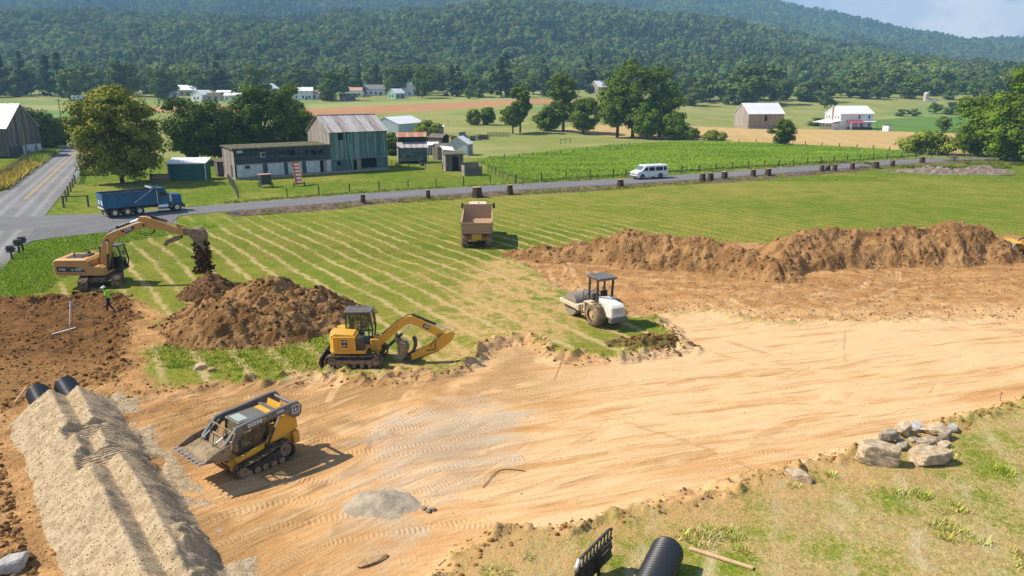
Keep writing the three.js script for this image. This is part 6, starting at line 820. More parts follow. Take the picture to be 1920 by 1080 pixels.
{ // corn crib with raised middle roof, grain auger in front
  const p = spot(770, 307), t = thing('corn_crib', 'teal corn crib with raised rusty red centre roof', 'crib', p[0], p[1], p[2] - 2.4, 0.2), L = 5.6; part('timber_core', box(L - 0.2, 3.1, 4.4, 0, 1.6, 0), hollow, t); levelBoards(t, -L / 2, L / 2, 2.25, 0.5, 3.2, 0.3, [teal[1], teal[3], darkBoard[1]], [], 'z', 41); levelBoards(t, -2.2, 2.2, -L / 2, 0.2, 3.2, 0.3, greyBoard, [], 'x', 42); part('upper_wall', box(L - 0.3, 1.9, 1.7, 0, 4.2, -0.6), darkBoard[2], t); upright(t, -1.45, 0.25, -L / 2 + 0.1, 3.2, 5.1, 0.3, greyBoard, [], 'x', null, 43);
  for (let i = 0; i < 10; i++) part('roof_sheet', xf(new THREE.BoxGeometry(0.6, 0.05, 2.3), -2.7 + i * 0.6, 3.52, 1.4, 0.42), roofOld[i % 4], t); for (let i = 0; i < 10; i++) part('roof_sheet', xf(new THREE.BoxGeometry(0.6, 0.05, 1.7), -2.7 + i * 0.6, 5.45, 0.0, 0.5), roofRust[i % 3 ? 0 : 1], t); part('back_roof', box(6.0, 0.05, 2.2, 0, 5.1, -1.8, -0.5), roofRust[0], t); part('side_panel', box(0.08, 2.6, 0.9, L / 2 + 0.25, 2.2, 2.0), plaster, t);
  const q = spot(764, 311), u = thing('grain_auger', 'long dark grain auger tube propped across the corn crib', 'auger', q[0], q[1], q[2], 0); part('tube', rod([-2.9, 4.2, -0.5], [2.9, 0.35, 0.4], 0.13, 10), plain([0.03, 0.032, 0.034], 0.6), u); part('brace', rod([-0.4, 2.4, 0], [-2.0, 0.2, 0.3], 0.04), oldBoard[0], u); part('brace', rod([-0.2, 2.3, 0], [-1.7, 0.2, -0.6], 0.04), painted([0.3, 0.12, 0.07], 0.2, 1, 0.8, 62), u); part('wheel', xf(new THREE.TorusGeometry(0.26, 0.09, 8, 16), -2.0, 0.3, 0.35), rubber, u); part('wheel', xf(new THREE.TorusGeometry(0.26, 0.09, 8, 16), -1.3, 0.3, 0.5), rubber, u); part('hopper', rbox(0.7, 0.4, 0.7, 2.9, 0.3, 0.4, 0.05), rubber, u);
}
{ // cluster of sheds behind
  const shed = (label, px, py, L, D, eave, ridge, wallM, roofM, turn, dx = 0, door = null) => { const p = spot(px, py), t = thing('shed', label, 'shed', p[0], p[1], p[2] - D / 2, turn, 'sheds behind the barn'); if (Array.isArray(wallM)) { part('timber_core', gable(L - 0.12, D - 0.12, eave - 0.05, ridge - 0.05), hollow, t); upright(t, -L / 2, L / 2, D / 2, 0, eave, 0.35, wallM, door ? [door] : [], 'z', null, px); upright(t, -D / 2, D / 2, -L / 2, 0, eave, 0.35, wallM, [], 'x', (z) => eave + (1 - Math.abs(z) * 2 / D) * (ridge - eave), px + 1); } else part('wall', gable(L, D, eave, ridge), wallM, t); roofSlab(t, L, D, eave, ridge, 0.07, 0.25, [roofM], 1, 0.2); return t; };
  shed('weathered grey shed right behind the corn crib', 822, 276, 4.2, 3.2, 2.4, 3.2, oldBoard, oldBoard[0], -0.5);
  const a = shed('open fronted shed with white roof beside the corn crib', 806, 291, 3.3, 3, 2.2, 2.7, greyBoard, roofWhite, 0.15, 0, [0.2, 1.4, 0, 1.9]);
  shed('board shed with white roof behind the outhouse', 826, 300, 2.6, 3, 2.6, 3.2, oldBoard, oldBoard[2], 0.5);
  const b = shed('small white barn with open slatted side near the crop field', 862, 292, 4.2, 4.6, 2.5, 4.0, plaster, roofWhite, 1.35); part('slot', box(0.06, 0.25, 1.0, 2.12, 2.2, 0.2), hollow, b); part('band', box(0.05, 0.06, 4.4, 2.12, 1.4, 0), pane, b); for (let i = 0; i < 5; i++) part('slat_post', box(0.12, 2.2, 0.1, -1.8 + i * 0.8, 1.1, 2.34), oldBoard[2], b);
  const c = spot(849, 321), t = thing('outhouse', 'narrow weathered outhouse with dark doorway and mossy roof', 'outhouse', c[0], c[1], c[2] - 1.2, 0.3); part('timber_core', box(3.1, 2.9, 2.2, 0, 1.5, 0), hollow, t); upright(t, -1.6, 1.6, 1.15, 0, 3.0, 0.3, oldBoard, [[-0.3, 0.7, 0, 2.5]], 'z', null, 51); upright(t, -1.15, 1.15, -1.6, 0, 3.0, 0.3, greyBoard, [], 'x', null, 52); part('roof', box(4.0, 0.12, 2.9, 0.1, 3.1, 0.1, 0.1), moss, t);
  const c2 = spot(843, 317), t2 = thing('shed', 'narrow shed with bright white roof just behind the outhouse', 'shed', c2[0] - 0.6, c2[1], c2[2] - 3.6, 0.3); part('wall', box(1.8, 3.2, 1.8, 0, 1.6, 0), greyBoard[0], t2); part('roof', box(2.3, 0.08, 2.3, 0, 3.45, 0, 0.25, 0, -0.12), roofWhite, t2);
  const d = spot(884, 330), u = thing('log_pen', 'roofless weathered board crib standing open in the pasture', 'crib', d[0], d[1], d[2] - 1.2, 0.3); levelBoards(u, -1.5, 1.5, 1.1, 0, 1.5, 0.26, oldBoard, [], 'z', 55); levelBoards(u, -1.5, 1.5, -1.1, 0, 2.1, 0.26, oldBoard, [], 'z', 56); levelBoards(u, -1.1, 1.1, -1.5, 0, 1.7, 0.26, greyBoard, [], 'x', 57); levelBoards(u, -1.1, 1.1, 1.5, 0, 1.5, 0.26, oldBoard, [], 'x', 58); for (const x of [-1.45, 0, 1.45]) part('post', box(0.12, 2.0, 0.12, x, 1.0, 1.0), oldBoard[0], u);
  const e = spot(825, 254), v = thing('feed_bin', 'narrow white roofed grey feed shed behind the round bush', 'shed', e[0], e[1], e[2] - 1, 0.1); part('wall', box(2.1, 2.6, 2, 0, 1.3, 0), greyBoard[0], v); part('roof', box(2.6, 0.1, 2.4, 0, 2.75, 0, 0.15), roofWhite, v); for (let i = 0; i < 4; i++) part('slat', box(0.12, 2.2, 0.05, -0.8 + i * 0.5, 1.2, 1.03), pane, v);
  const f = spot(742, 262), w = thing('machine_shed', 'pale blue metal machine shed with white roof behind the barn', 'shed', f[0], f[1], f[2] - 6, 1.15); part('wall', gable(14, 9, 4.4, 6.2), mt({ map: tint([0.34, 0.43, 0.47], [0.38, 0.47, 0.51], 6, 4, 175), roughness: 0.6 }), w); roofSlab(w, 14, 9, 4.4, 6.2, 0.1, 0.2, [roofWhite], 1, 0.15);
  // junk by the fence
  const j = spot(872, 263), k = (label, cat, name, dx, dz, turn) => thing(name, label, cat, j[0] + dx, land(j[0] + dx, j[2] + dz), j[2] + dz, turn);
  const j1 = k('rusty brown feed box among the junk by the pasture', 'farm junk', 'feed_box', -3.2, -1, 0.2); part('box', box(1.8, 1.1, 1.2, 0, 0.6, 0), painted([0.24, 0.10, 0.06], 0.3, 1, 0.85, 63), j1); part('leg', box(1.6, 0.2, 0.9, 0, 0.05, 0), oldBoard[0], j1);
  const j2 = k('small teal hen house on the junk row', 'hen house', 'hen_house', -0.9, -1.8, 0.2); part('wall', box(1.8, 1.5, 1.4, 0, 1.2, 0), teal[0], j2); part('roof', box(2.2, 0.08, 1.7, 0, 2.05, 0, 0, 0, 0.12), pane, j2); part('stand', [box(0.15, 0.6, 1.2, -0.7, 0.3, 0), box(0.15, 0.6, 1.2, 0.7, 0.3, 0)], oldBoard[0], j2);
  const j3 = k('pale turquoise hutch with dark window by the lumber', 'hutch', 'hutch', 2.3, -0.8, 0.1); part('wall', box(1.7, 0.9, 1.1, 0, 0.8, 0), plain([0.25, 0.48, 0.50], 0.7), j3); part('window', box(0.5, 0.35, 0.04, 0.2, 0.9, 0.56), pane, j3); part('roof', box(1.9, 0.08, 1.3, 0, 1.3, 0), plain([0.45, 0.22, 0.12], 0.8), j3); part('stand', box(1.5, 0.35, 0.9, 0, 0.17, 0), oldBoard[1], j3);
  const j4 = k('heap of old brown lumber next to the hutch', 'lumber pile', 'lumber_pile', 4.9, -2.4, 0.2); { const r = rng(64); for (let i = 0; i < 26; i++) part('plank', box(2.6 + r(), 0.1, 0.24, (r() - 0.5) * 1.2, 0.15 + 1.25 * (i / 26), (r() - 0.5) * 1.6 * (1 - i / 40), (r() - 0.5) * 0.3, (r() - 0.5) * 0.8, 0.25 * (r() - 0.6)), i % 3 ? oldBoard[i % 2] : painted([0.26, 0.13, 0.08], 0.3, 1, 0.9, 65), j4); }
  const j5 = k('old flat wagon under junk by the pasture', 'wagon', 'flat_wagon', 0.4, 0.8, 0.05); part('deck', box(4.2, 0.18, 1.6, 0, 0.75, 0), oldBoard[1], j5); for (const x of [-1.5, 1.5]) for (const z of [-0.7, 0.7]) part('wheel', xf(new THREE.TorusGeometry(0.32, 0.09, 8, 16), x, 0.4, z), rubber, j5); part('crate', box(0.8, 0.7, 0.7, 0.2, 1.2, 0), tanBoard[0], j5); part('crate', box(0.7, 0.5, 0.7, 1.3, 1.1, 0), painted([0.22, 0.09, 0.05], 0.3, 1, 0.85, 66), j5);
  const g1 = spot(935, 257), gt = thing('farm_gate', 'long grey board gate lying in the pasture', 'gate', g1[0], g1[1], g1[2], 0.05); for (let i = 0; i < 4; i++) part('rail', box(7, 0.14, 0.06, 0, 0.3 + i * 0.32, 0), oldBoard[i % 3], gt); for (let i = 0; i < 8; i++) part('upright', box(0.12, 1.35, 0.1, -3.4 + i * 0.97, 0.68, 0.05), oldBoard[(i + 1) % 3], gt);
}
{ // barn at the left edge
  const p = spot(32, 296), t = thing('old_barn', 'tall grey barn with rust stained metal roof by the main road', 'barn', p[0] - 8.2, p[1], p[2] - 4.5, 0.0), D = 11, L = 15; part('timber_core', gable(L - 0.2, D - 0.2, 6.2, 11), hollow, t); upright(t, -D / 2, D / 2, L / 2, 2.4, 6.2, 0.34, [oldBoard[0], oldBoard[1], greyBoard[1]], [], 'x', (z) => 6.2 + (1 - Math.abs(z) * 2 / D) * 4.8, 71); upright(t, -L / 2, L / 2, D / 2, 0.3, 6.2, 0.34, [oldBoard[0], oldBoard[1]], [], 'z', null, 72); part('plaster_base', box(0.14, 2.4, 6.4, L / 2 - 0.02, 1.2, -2.2), plaster, t); part('base_boards', box(0.12, 2.4, 4.4, L / 2 - 0.02, 1.2, 3.3), oldBoard[1], t); part('door', box(0.16, 2.2, 0.7, L / 2, 1.15, -3.6), oldBoard[2], t); roofSlab(t, L, D, 6.2, 11, 0.07, 0.3, roofOld, 16, 0.25);
}
{ // barn and house across the wheat
  const p = spot(1405, 241), t = thing('white_roof_barn', 'pale board barn with bright white roof at the wheat field', 'barn', p[0] + 5.2, p[1], p[2] - 6, 0.22); const L = 14.5, D = 10.5; part('timber_core', gable(L - 0.1, D - 0.1, 5.3, 9.0), hollow, t); upright(t, -L / 2, L / 2, D / 2, 0.9, 5.3, 0.5, tanBoard, [[-0.7, 0.5, 2.6, 4.8]], 'z', null, 81); upright(t, -D / 2, D / 2, -L / 2, 0.6, 5.3, 0.5, [greyBoard[0], greyBoard[2]], [], 'x', (z) => 5.3 + (1 - Math.abs(z) * 2 / D) * 3.7, 82); part('base', box(L, 0.9, D, 0, 0.4, 0), stoneWall, t); roofSlab(t, L, D, 5.3, 9.0, 0.12, 0.35, [roofWhite], 1, 0.3);
  const q = spot(1600, 243), u = thing('farmhouse', 'white two storey farmhouse with porch and red awning', 'house', q[0] + 0.5, q[1], q[2] - 6, 0.2), l2 = 13.5, d2 = 9.5; part('wall', gable(l2, d2, 5.6, 8.2), whiteWall, u); roofSlab(u, l2, d2, 5.6, 8.2, 0.12, 0.35, [roofWhite], 1, 0.3); part('chimney', box(0.5, 5.2, 0.6, -l2 / 2 - 0.25, 6.1, 0.2), plain([0.42, 0.29, 0.23], 0.9), u); for (const z of [-3.4, -1.7, 2.0, 3.6]) win(u, 0.7, 1.1, z, 4.4, -l2 / 2 - 0.02, 'x', whiteP, true); for (const x of [1.0, 5.0]) win(u, 0.8, 1.3, x, 4.4, d2 / 2 + 0.02, 'z', whiteP, true); for (const x of [5.4, 2.2]) win(u, 0.8, 1.1, x, 1.5, d2 / 2 + 0.02, 'z', whiteP, true);
  part('porch_roof', box(5.0, 0.12, 11, -l2 / 2 - 2.3, 2.85, 0.4, 0, 0, 0.18), roofWhite, u); part('porch_wall', box(2.6, 2.2, 8, -l2 / 2 - 1.3, 1.1, 0.2), whiteWall, u); for (const z of [-3, -1, 1.2, 3]) win(u, 0.9, 0.9, z, 1.35, -l2 / 2 - 2.64, 'x', whiteP); part('awning', box(6.4, 0.1, 3.4, -1.2, 2.85, d2 / 2 + 1.5, 0.18), plain([0.50, 0.06, 0.075], 0.6), u).userData.label = 'red awning over the porch'; part('front_roof', box(5.6, 0.1, 2.2, 4.2, 2.95, d2 / 2 + 0.9, 0.18), roofWhite, u); part('porch_deck', box(8, 0.9, 3.2, 0.5, 0.4, d2 / 2 + 1.5), plain([0.06, 0.06, 0.065], 0.8), u); for (const x of [-4.2, -1.2, 1.8]) part('porch_post', box(0.16, 2.2, 0.16, x, 1.6, d2 / 2 + 3.0), whiteP, u);
  const g = spot(1665, 246), s = thing('garden_shed', 'tiny white garden shed near the farmhouse', 'shed', g[0], g[1], g[2] - 1, 0.6); part('wall', box(2.0, 2.1, 2.2, 0, 1.05, 0), whiteWall, s); part('roof', box(2.5, 0.1, 2.6, 0, 2.2, 0, 0.1), plain([0.1, 0.1, 0.11], 0.8), s);
  const si = spot(1735, 190), sl = thing('silo', 'short pale grey silo at the far wood edge', 'silo', si[0], si[1], si[2]); part('tower', cylY(1.35, 4.0, 0, 2.0, 0, 20), plain([0.50, 0.44, 0.40], 0.85), sl); part('base', box(6, 1, 3, 3, 0.5, 0), whiteWall, sl); part('cap', xf(new THREE.SphereGeometry(1.35, 20, 8, 0, 6.3, 0, 1.57), 0, 4.0, 0), plain([0.52, 0.46, 0.42], 0.7), sl);
}
{ // houses of the far village: [px, py of base, width m, depth m, eave, ridge, turn, wall, roof, label]
  const red = plain([0.40, 0.16, 0.12], 0.8), grey = plain([0.20, 0.20, 0.19], 0.8), mint = plain([0.28, 0.45, 0.38], 0.7), pinkR = plain([0.50, 0.30, 0.24], 0.8), brick = plain([0.16, 0.04, 0.045], 0.8), paleB = plain([0.50, 0.60, 0.64], 0.6), tanW = plain([0.46, 0.42, 0.34], 0.8);
  for (const [px, py, L, D, ev, ri, tn3, wm, rm, lab] of [[376, 189, 9, 7, 3.2, 5.4, 1.2, whiteWall, roofWhite, 'white gabled farmhouse of the village behind the dark trees'], [398, 189, 7, 6, 2.6, 4.0, 0.1, tanW, moss, 'low house with mossy roof next to the white gabled farmhouse'], [418, 186, 7, 6, 3.6, 4.6, 0.1, brick, roofWhite, 'dark red village shed with white roof'], [436, 190, 9, 6, 3, 4.2, 0.1, whiteWall, roofWhite, 'long low white village building with dark doors'], [462, 182, 7, 6, 5, 6.6, 0.1, whiteWall, roofWhite, 'tall white village house half behind a tree'], [500, 183, 9, 8, 5, 7.5, 1.3, paleB, roofWhite, 'pale blue gabled village barn'], [566, 187, 10, 7, 4.6, 6.4, 0.2, whiteWall, roofWhite, 'white village house right above the stable trees'], [595, 186, 7, 6, 3, 4.2, 0.1, whiteWall, pinkR, 'white village house with pink roof'], [612, 189, 5, 4, 2.4, 3.2, 0.1, brick, roofWhite, 'small dark red village shed'], [662, 182, 9, 7, 3.6, 5.2, 0.15, whiteWall, pinkR, 'white village house with long salmon roof'], [650, 190, 8, 5, 2.6, 3.8, 0.2, grey, moss, 'low dark shed at the brown field edge'], [704, 179, 14, 8, 3.6, 6.0, 0.08, whiteWall, grey, 'long white village house with grey shingle roof'], [742, 185, 7, 6, 3, 5.2, 0.9, mint, roofWhite, 'mint green village barn with white roof'], [768, 180, 8, 8, 4.4, 7.2, 1.3, whiteWall, roofWhite, 'white gabled village barn beside the pines'], [346, 180, 12, 9, 3.4, 6, 0.05, tanW, roofWhite, 'wide village barn with a white raised roof'], [318, 185, 7, 6, 2.6, 3.8, 0.4, whiteWall, grey, 'small white village cottage by the far road'], [187, 175, 10, 7, 4, 6.2, 0.9, whiteWall, pinkR, 'village house with pink roof behind the leafy tree'], [12, 155, 14, 8, 5, 7, 0.3, whiteWall, roofWhite, 'white village house on the slope at the picture edge'], [265, 168, 8, 6, 4, 6, 0.8, whiteWall, grey, 'white gabled house up in the wood'], [1133, 177, 15, 10, 4.6, 8.2, 0.55, greyBoard[0], roofWhite, 'grey barn with white roof behind the big maples'], [1283, 178, 9, 6, 2.6, 4, 0.1, tanW, pinkR, 'low house with pink roof behind the maples'], [790, 175, 6, 5, 3, 4.4, 0.3, whiteWall, grey, 'small white house among the pines']]) {
    const p = spot(px, py), t = thing('village_house', lab, 'house', p[0], p[1] - 0.2, p[2] - D / 2, tn3, 'houses of the far village'); part('wall', gable(L, D, ev, ri), wm, t); roofSlab(t, L, D, ev, ri, 0.12, 0.3, [rm], 1, 0.25); const n = Math.max(2, Math.round(L / 3)); for (let i = 0; i < n; i++) part('window', box(0.9, 1.2, 0.06, -L / 2 + L * (i + 0.5) / n, 1.6, D / 2 + 0.02), pane, t); part('window', box(0.06, 1.2, 0.9, -L / 2 - 0.02, 1.6, 1), pane, t); part('window', box(0.06, 1.2, 0.9, -L / 2 - 0.02, 1.6, -1.2), pane, t); part('door', box(1, 2, 0.08, L * 0.18, 1.0, D / 2 + 0.03), oldBoard[1], t);
  }
  const c = spot(147, 189), t = thing('camper', 'white camper trailer parked at the far field edge', 'trailer', c[0], c[1], c[2]); part('body', rbox(6, 2.1, 2.2, 0, 1.5, 0, 0.4), paleB, t); part('window', box(1.2, 0.7, 0.05, 0.8, 1.8, 1.1), pane, t); part('window', box(0.9, 0.7, 0.05, -1.6, 1.8, 1.1), pane, t); for (const x of [-0.5, 0.5]) part('wheel', cylZ(0.35, 0.2, x, 0.35, 1.0), rubber, t);
}
// ---------------------------------------------------------------- fences
const postM = plain([0.045, 0.038, 0.032], 0.9), wireM = plain([0.25, 0.24, 0.22], 0.5, 0.6);
function fence(label, pts, hgt, gap, rails, mat, w = 0.12, wire = true, name = 'fence') {      // line of [x,z]; posts stand on the land
  const t = thing(name, label, 'fence', pts[0][0], 0, pts[0][1]), c = new THREE.CatmullRomCurve3(pts.map(([x, z]) => new THREE.Vector3(x, 0, z)), false, 'catmullrom', 0.1), n = Math.max(1, Math.round(c.getLength() / gap)), P = c.getSpacedPoints(n).map((p) => [p.x - pts[0][0], hG(p.x, p.z), p.z - pts[0][1]]), r = rng(pts.length * 7 + n);
  for (const p of P) part('post', box(w, hgt * (0.92 + 0.16 * r()) + 0.2, w, p[0], p[1] + hgt / 2 - 0.1, p[2], (r() - 0.5) * 0.1, r(), (r() - 0.5) * 0.1), mat, t);
  if (rails) for (let i = 0; i < n; i++) for (let k = 0; k < rails; k++) { const y = hgt * (0.92 - k * 0.8 / rails); part('rail', beam([P[i][0], P[i][1] + y, P[i][2]], [P[i + 1][0], P[i + 1][1] + y, P[i + 1][2]], 0.05, 0.13), mat, t); }
  if (wire) for (const k of [0.9, 0.6, 0.3]) { const gs = []; for (let i = 0; i < n; i++) gs.push(rod([P[i][0], P[i][1] + hgt * k, P[i][2]], [P[i + 1][0], P[i + 1][1] + hgt * k, P[i + 1][2]], 0.006, 4)); part('wire', gs, wireM, t); }
  return t;
}
{
  const c = new THREE.CatmullRomCurve3(sideLine.map(([x, z]) => new THREE.Vector3(x, 0, z))), offs = (a, b, o, n = 12) => Array.from({ length: n }, (_, i) => { const t = lerp(a, b, i / (n - 1)), p = c.getPointAt(t), q = c.getTangentAt(t); return [p.x - q.z * o, p.z + q.x * o]; });
  fence('wire fence on dark posts along the barnyard side of the side road', offs(0.155, 0.36, -5.0), 1.35, 4.3, 0, postM); fence('wire fence on dark posts between the leafy crop and the side road', offs(0.37, 0.80, -5.0, 20), 1.35, 3.9, 0, postM);
  const w2 = (L) => L.map(([a, b]) => { const p = spot(a, b); return [p[0], p[2]]; });
  fence('close set wooden posts running from the side road to the stable', w2([[447, 372], [440, 356], [430, 344]]), 1.4, 2.4, 0, oldBoard[0], 0.14); fence('row of wooden posts along the main road near the junction', w2([[120, 388], [130, 366], [141, 345]]), 1.4, 5.0, 0, oldBoard[0], 0.2, false); fence('single rail gate frame at the road junction', w2([[120, 390], [166, 388]]), 1.5, 3.6, 1, oldBoard[1], 0.2, false, 'rail_fence');
  fence('white board fence beside the driveway at the main road', w2([[144, 344], [150, 329], [157, 314]]), 1.3, 2.6, 3, whiteP, 0.12, false, 'board_fence'); fence('white rail fence past the hedge along the main road', w2([[82, 279], [102, 273], [121, 266]]), 1.3, 2.8, 2, whiteP, 0.12, false, 'rail_fence'); fence('wooden fence around the old barn at the main road', w2([[2, 335], [24, 325], [36, 312], [62, 287]]), 1.2, 2.6, 1, oldBoard[2], 0.14, false, 'rail_fence');
  fence('fence along the far edge of the leafy crop', w2([[918, 303], [1000, 296], [1150, 284], [1180, 276]]), 1.2, 4, 0, oldBoard[0], 0.16); fence('fence between the leafy crop and the wheat field', w2([[1290, 268], [1440, 271], [1600, 280], [1700, 288]]), 1.3, 4.5, 0, postM, 0.14); fence('rail fence at the bend of the side road', w2([[1700, 297], [1720, 296], [1755, 293]]), 1.3, 3.4, 1, oldBoard[2], 0.14, false, 'rail_fence'); fence('thin fence across the upper pasture', w2([[840, 234], [930, 226], [1040, 226]]), 1.2, 5, 0, oldBoard[2], 0.1); fence('pasture gate frame above the leafy crop', w2([[1051, 270], [1069, 268]]), 1.3, 3.2, 1, oldBoard[0], 0.14, false, 'rail_fence'); fence('fence beside the roofless crib', w2([[915, 322], [932, 330], [947, 338], [980, 347]]), 1.3, 2.8, 0, oldBoard[0], 0.12); fence('short fence running from the barn to the outhouse', w2([[735, 312], [800, 316], [830, 318]]), 1.2, 3.5, 0, postM, 0.1);
}
// ---------------------------------------------------------------- tree stumps on the verge
{
  const bark = earthy([0.05, 0.034, 0.022], [0.12, 0.085, 0.055], 0.7, 0.05, 180), cut = mt({ map: tint([0.40, 0.29, 0.14], [0.50, 0.38, 0.21], 0.5, 8, 185), roughness: 0.9 });
  const S = [[681, 381, 0.26, 1.1, 'thin stump nearest the junction, farthest along the verge from the bend'], [803, 373, 0.24, 1.15, 'thin stump between the hauler and the barn'], [895, 369, 0.58, 1.3, 'widest stump, flared at the base, straight beyond the hauler'], [956, 364, 0.36, 1.25, 'stump just past the widest one on the verge'], [1163, 351, 0.42, 1.15, 'stump just before the white van'], [1317, 340, 0.40, 1.25, 'first stump past the van, at the end of a group of three'], [1332, 338, 0.40, 1.15, 'second stump past the van, in the middle of three'], [1358, 336, 0.42, 1.2, 'third stump past the van, at the far end of three'], [1412, 331, 0.36, 1.15, 'pale leaning stump in the middle of the verge'], [1440, 329, 0.42, 1.15, 'stump next to the pale leaning one'], [1541, 321, 0.34, 1.1, 'first of the three stumps standing close together'], [1552, 321, 0.34, 1.1, 'middle one of the three stumps standing close together'], [1565, 320, 0.34, 1.1, 'last of the three stumps standing close together'], [1598, 317, 0.36, 1.15, 'lone stump after the close group of three'], [1642, 315, 0.46, 1.2, 'broad stump near the far bend of the side road'], [1673, 312, 0.36, 1.15, 'stump beside the broad one near the bend'], [1729, 305, 0.42, 1.15, 'last stump at the bend, beside the rail fence']];
  S.forEach(([px, py, R, h, lab], i) => { const p = spot(px, py + 1), t = thing('tree_stump', lab, 'stump', p[0], p[1], p[2], i, 'cut tree stumps along the side road'); const g = new THREE.CylinderGeometry(R, R * 1.3, h + 0.2, 18, 5, true), q = g.attributes.position; for (let k = 0; k < q.count; k++) { const x = q.getX(k), y = q.getY(k), z = q.getZ(k), a = Math.atan2(z, x), f = 1 + 0.14 * Math.sin(a * 5 + i) * (0.6 - y / h) + 0.08 * (noise(a * 3 + i * 9, y * 3) - 0.5); q.setXYZ(k, x * f, y, z * f); } g.computeVertexNormals(); g.translate(0, h / 2, 0); part('trunk', g, bark, t); part('cut_face', cylY(R * 1.0, 0.06, 0, h + 0.09, 0, 18), cut, t); });
}
// ---------------------------------------------------------------- utility poles and wire
{
  const pm = woods([[[0.10, 0.08, 0.065], [0.19, 0.155, 0.125]]], 190)[0], L = [[54, 312, 11, 'dark leaning utility pole in front of the old barn'], [121, 266, 11.5, 'slim dark utility pole past the hedge by the main road'], [163, 248, 9.5, 'grey utility pole beside the leafy tree']], T = [];
  L.forEach(([px, py, h, lab], i) => { const p = spot(px, py), t = thing('utility_pole', lab, 'pole', p[0], p[1], p[2], 0, 'utility poles along the main road'); part('pole', cylY(0.16, h, 0, h / 2, 0, 10, 0.1), pm, t); part('cross_arm', box(1.2, 0.12, 0.12, 0, h - 0.4, 0), pm, t); part('insulator', cylY(0.05, 0.16, 0.5, h - 0.26, 0), plain([0.5, 0.5, 0.48], 0.4), t); T.push([p[0], p[1] + h - 0.3, p[2]]); });
  const m = (a, b, k, sag) => [lerp(a[0], b[0], k), lerp(a[1], b[1], k) - sag * 4 * k * (1 - k), lerp(a[2], b[2], k)]; const o = part('overhead_wire', tube(Array.from({ length: 9 }, (_, i) => m(T[0], T[1], i / 8, 1.6)), 0.018, 24, 4), wireM); tag(o, 'overhead wire strung between the two dark utility poles', 'wire');
}

// ---------------------------------------------------------------- trees
const leafMat = (a) => mt({ vertexColors: true, color: rgb(a), roughness: 0.75 });
const barkM = earthy([0.07, 0.055, 0.042], [0.15, 0.12, 0.09], 0.8, 0.04, 200);
function crownGeo(seed, W, y0, y1, nClump, per, leaf, opts = {}) {      // leaf faces on many clumps within a lobed outline, y0..y1
  const r = rng(seed), pos = [], col = [], ix = [], cy = (y0 + y1) / 2, hh = (y1 - y0) / 2, Rm = W / 2, cl = [], v = new THREE.Vector3();
  const lob = (a, e) => 0.66 + 0.56 * noise(a * 1.2 + seed * 3.7, e * 1.5 + seed) + 0.14 * (noise(a * 3 + seed, e * 3.3) - 0.5);
  for (let i = 0; i < nClump; i++) { const u = r() * 2 - 1, a = r() * 6.283, k = Math.pow(r(), 0.42), e = opts.cone ? 0 : u; const sh = opts.cone ? (1 - (u + 1) / 2) * 0.95 + 0.05 : Math.sqrt(Math.max(0, 1 - Math.pow(Math.abs(u), opts.pw || 2.0))) * (u < -0.3 ? 1 : 1), q = lob(a < 3.14 ? a : 6.283 - a, u); cl.push([Math.cos(a) * Rm * sh * k * q, cy + u * hh * (opts.cone ? 1 : q * 0.95), Math.sin(a) * Rm * sh * k * q, Rm * (opts.cr || 0.26) * (0.65 + 0.7 * r()) * (opts.cone ? 0.4 + sh : 1), 0.75 + 0.5 * r()]); }
  const ico = new THREE.IcosahedronGeometry(1, 0).attributes.position;
  if (!opts.nocore) for (const [cx, cyy, cz, cr, tone] of cl) { const b = pos.length / 3; for (let i = 0; i < ico.count; i++) { const q = (opts.core || 0.55) * cr * (0.8 + 0.4 * NT[(Math.abs(Math.round(ico.getX(i) * 91 + ico.getY(i) * 57 + ico.getZ(i) * 33 + cx * 13)) * 7) & 65535]); pos.push(cx + ico.getX(i) * q * 1.1, cyy + ico.getY(i) * q * 0.75, cz + ico.getZ(i) * q * 1.1); col.push(tone, tone, tone); ix.push(b + i); } }
  for (const [cx, cyy, cz, cr, tone] of cl) for (let i = 0; i < per; i++) {
    v.set(r() - 0.5, r() - 0.38, r() - 0.5).normalize(); const d = cr * (0.72 + 0.4 * r()), x = cx + v.x * d * 1.12, y = cyy + v.y * d * 0.78, z = cz + v.z * d * 1.12; if (y < y0 - 0.15 * hh) continue;
    const J = opts.smooth ? 0.55 : 1.1, nx = v.x * 0.75 + (r() - 0.5) * J, ny = v.y * 0.7 + 0.35 + (r() - 0.5) * J * 0.8, nz = v.z * 0.75 + (r() - 0.5) * J, N = new THREE.Vector3(nx, ny, nz).normalize(), A = new THREE.Vector3(r() - 0.5, r() - 0.5, r() - 0.5).cross(N).normalize(), B = new THREE.Vector3().crossVectors(N, A), s = leaf * (0.6 + 0.8 * r()), b = pos.length / 3, t = tone * (0.75 + 0.5 * r()), yl = r() * 0.25;
    for (const [p, q] of [[-0.5, -0.15], [0.1, -0.5], [0.55, 0.1], [-0.1, 0.5]]) { pos.push(x + (A.x * p + B.x * q) * s, y + (A.y * p + B.y * q) * s, z + (A.z * p + B.z * q) * s); col.push(t * (1 + yl), t, t * (1 - yl)); }
    ix.push(b, b + 1, b + 2, b, b + 2, b + 3);
  }
  const g = new THREE.BufferGeometry(); g.setAttribute('position', new THREE.Float32BufferAttribute(pos, 3)); g.setAttribute('color', new THREE.Float32BufferAttribute(col, 3)); g.setIndex(ix); g.computeVertexNormals(); g.userData = { cl }; return g;
}
function rawPart(name, geo, mat, parent) { const m = new THREE.Mesh(geo, mat); m.name = name; m.castShadow = m.receiveShadow = true; parent.add(m); return m; }
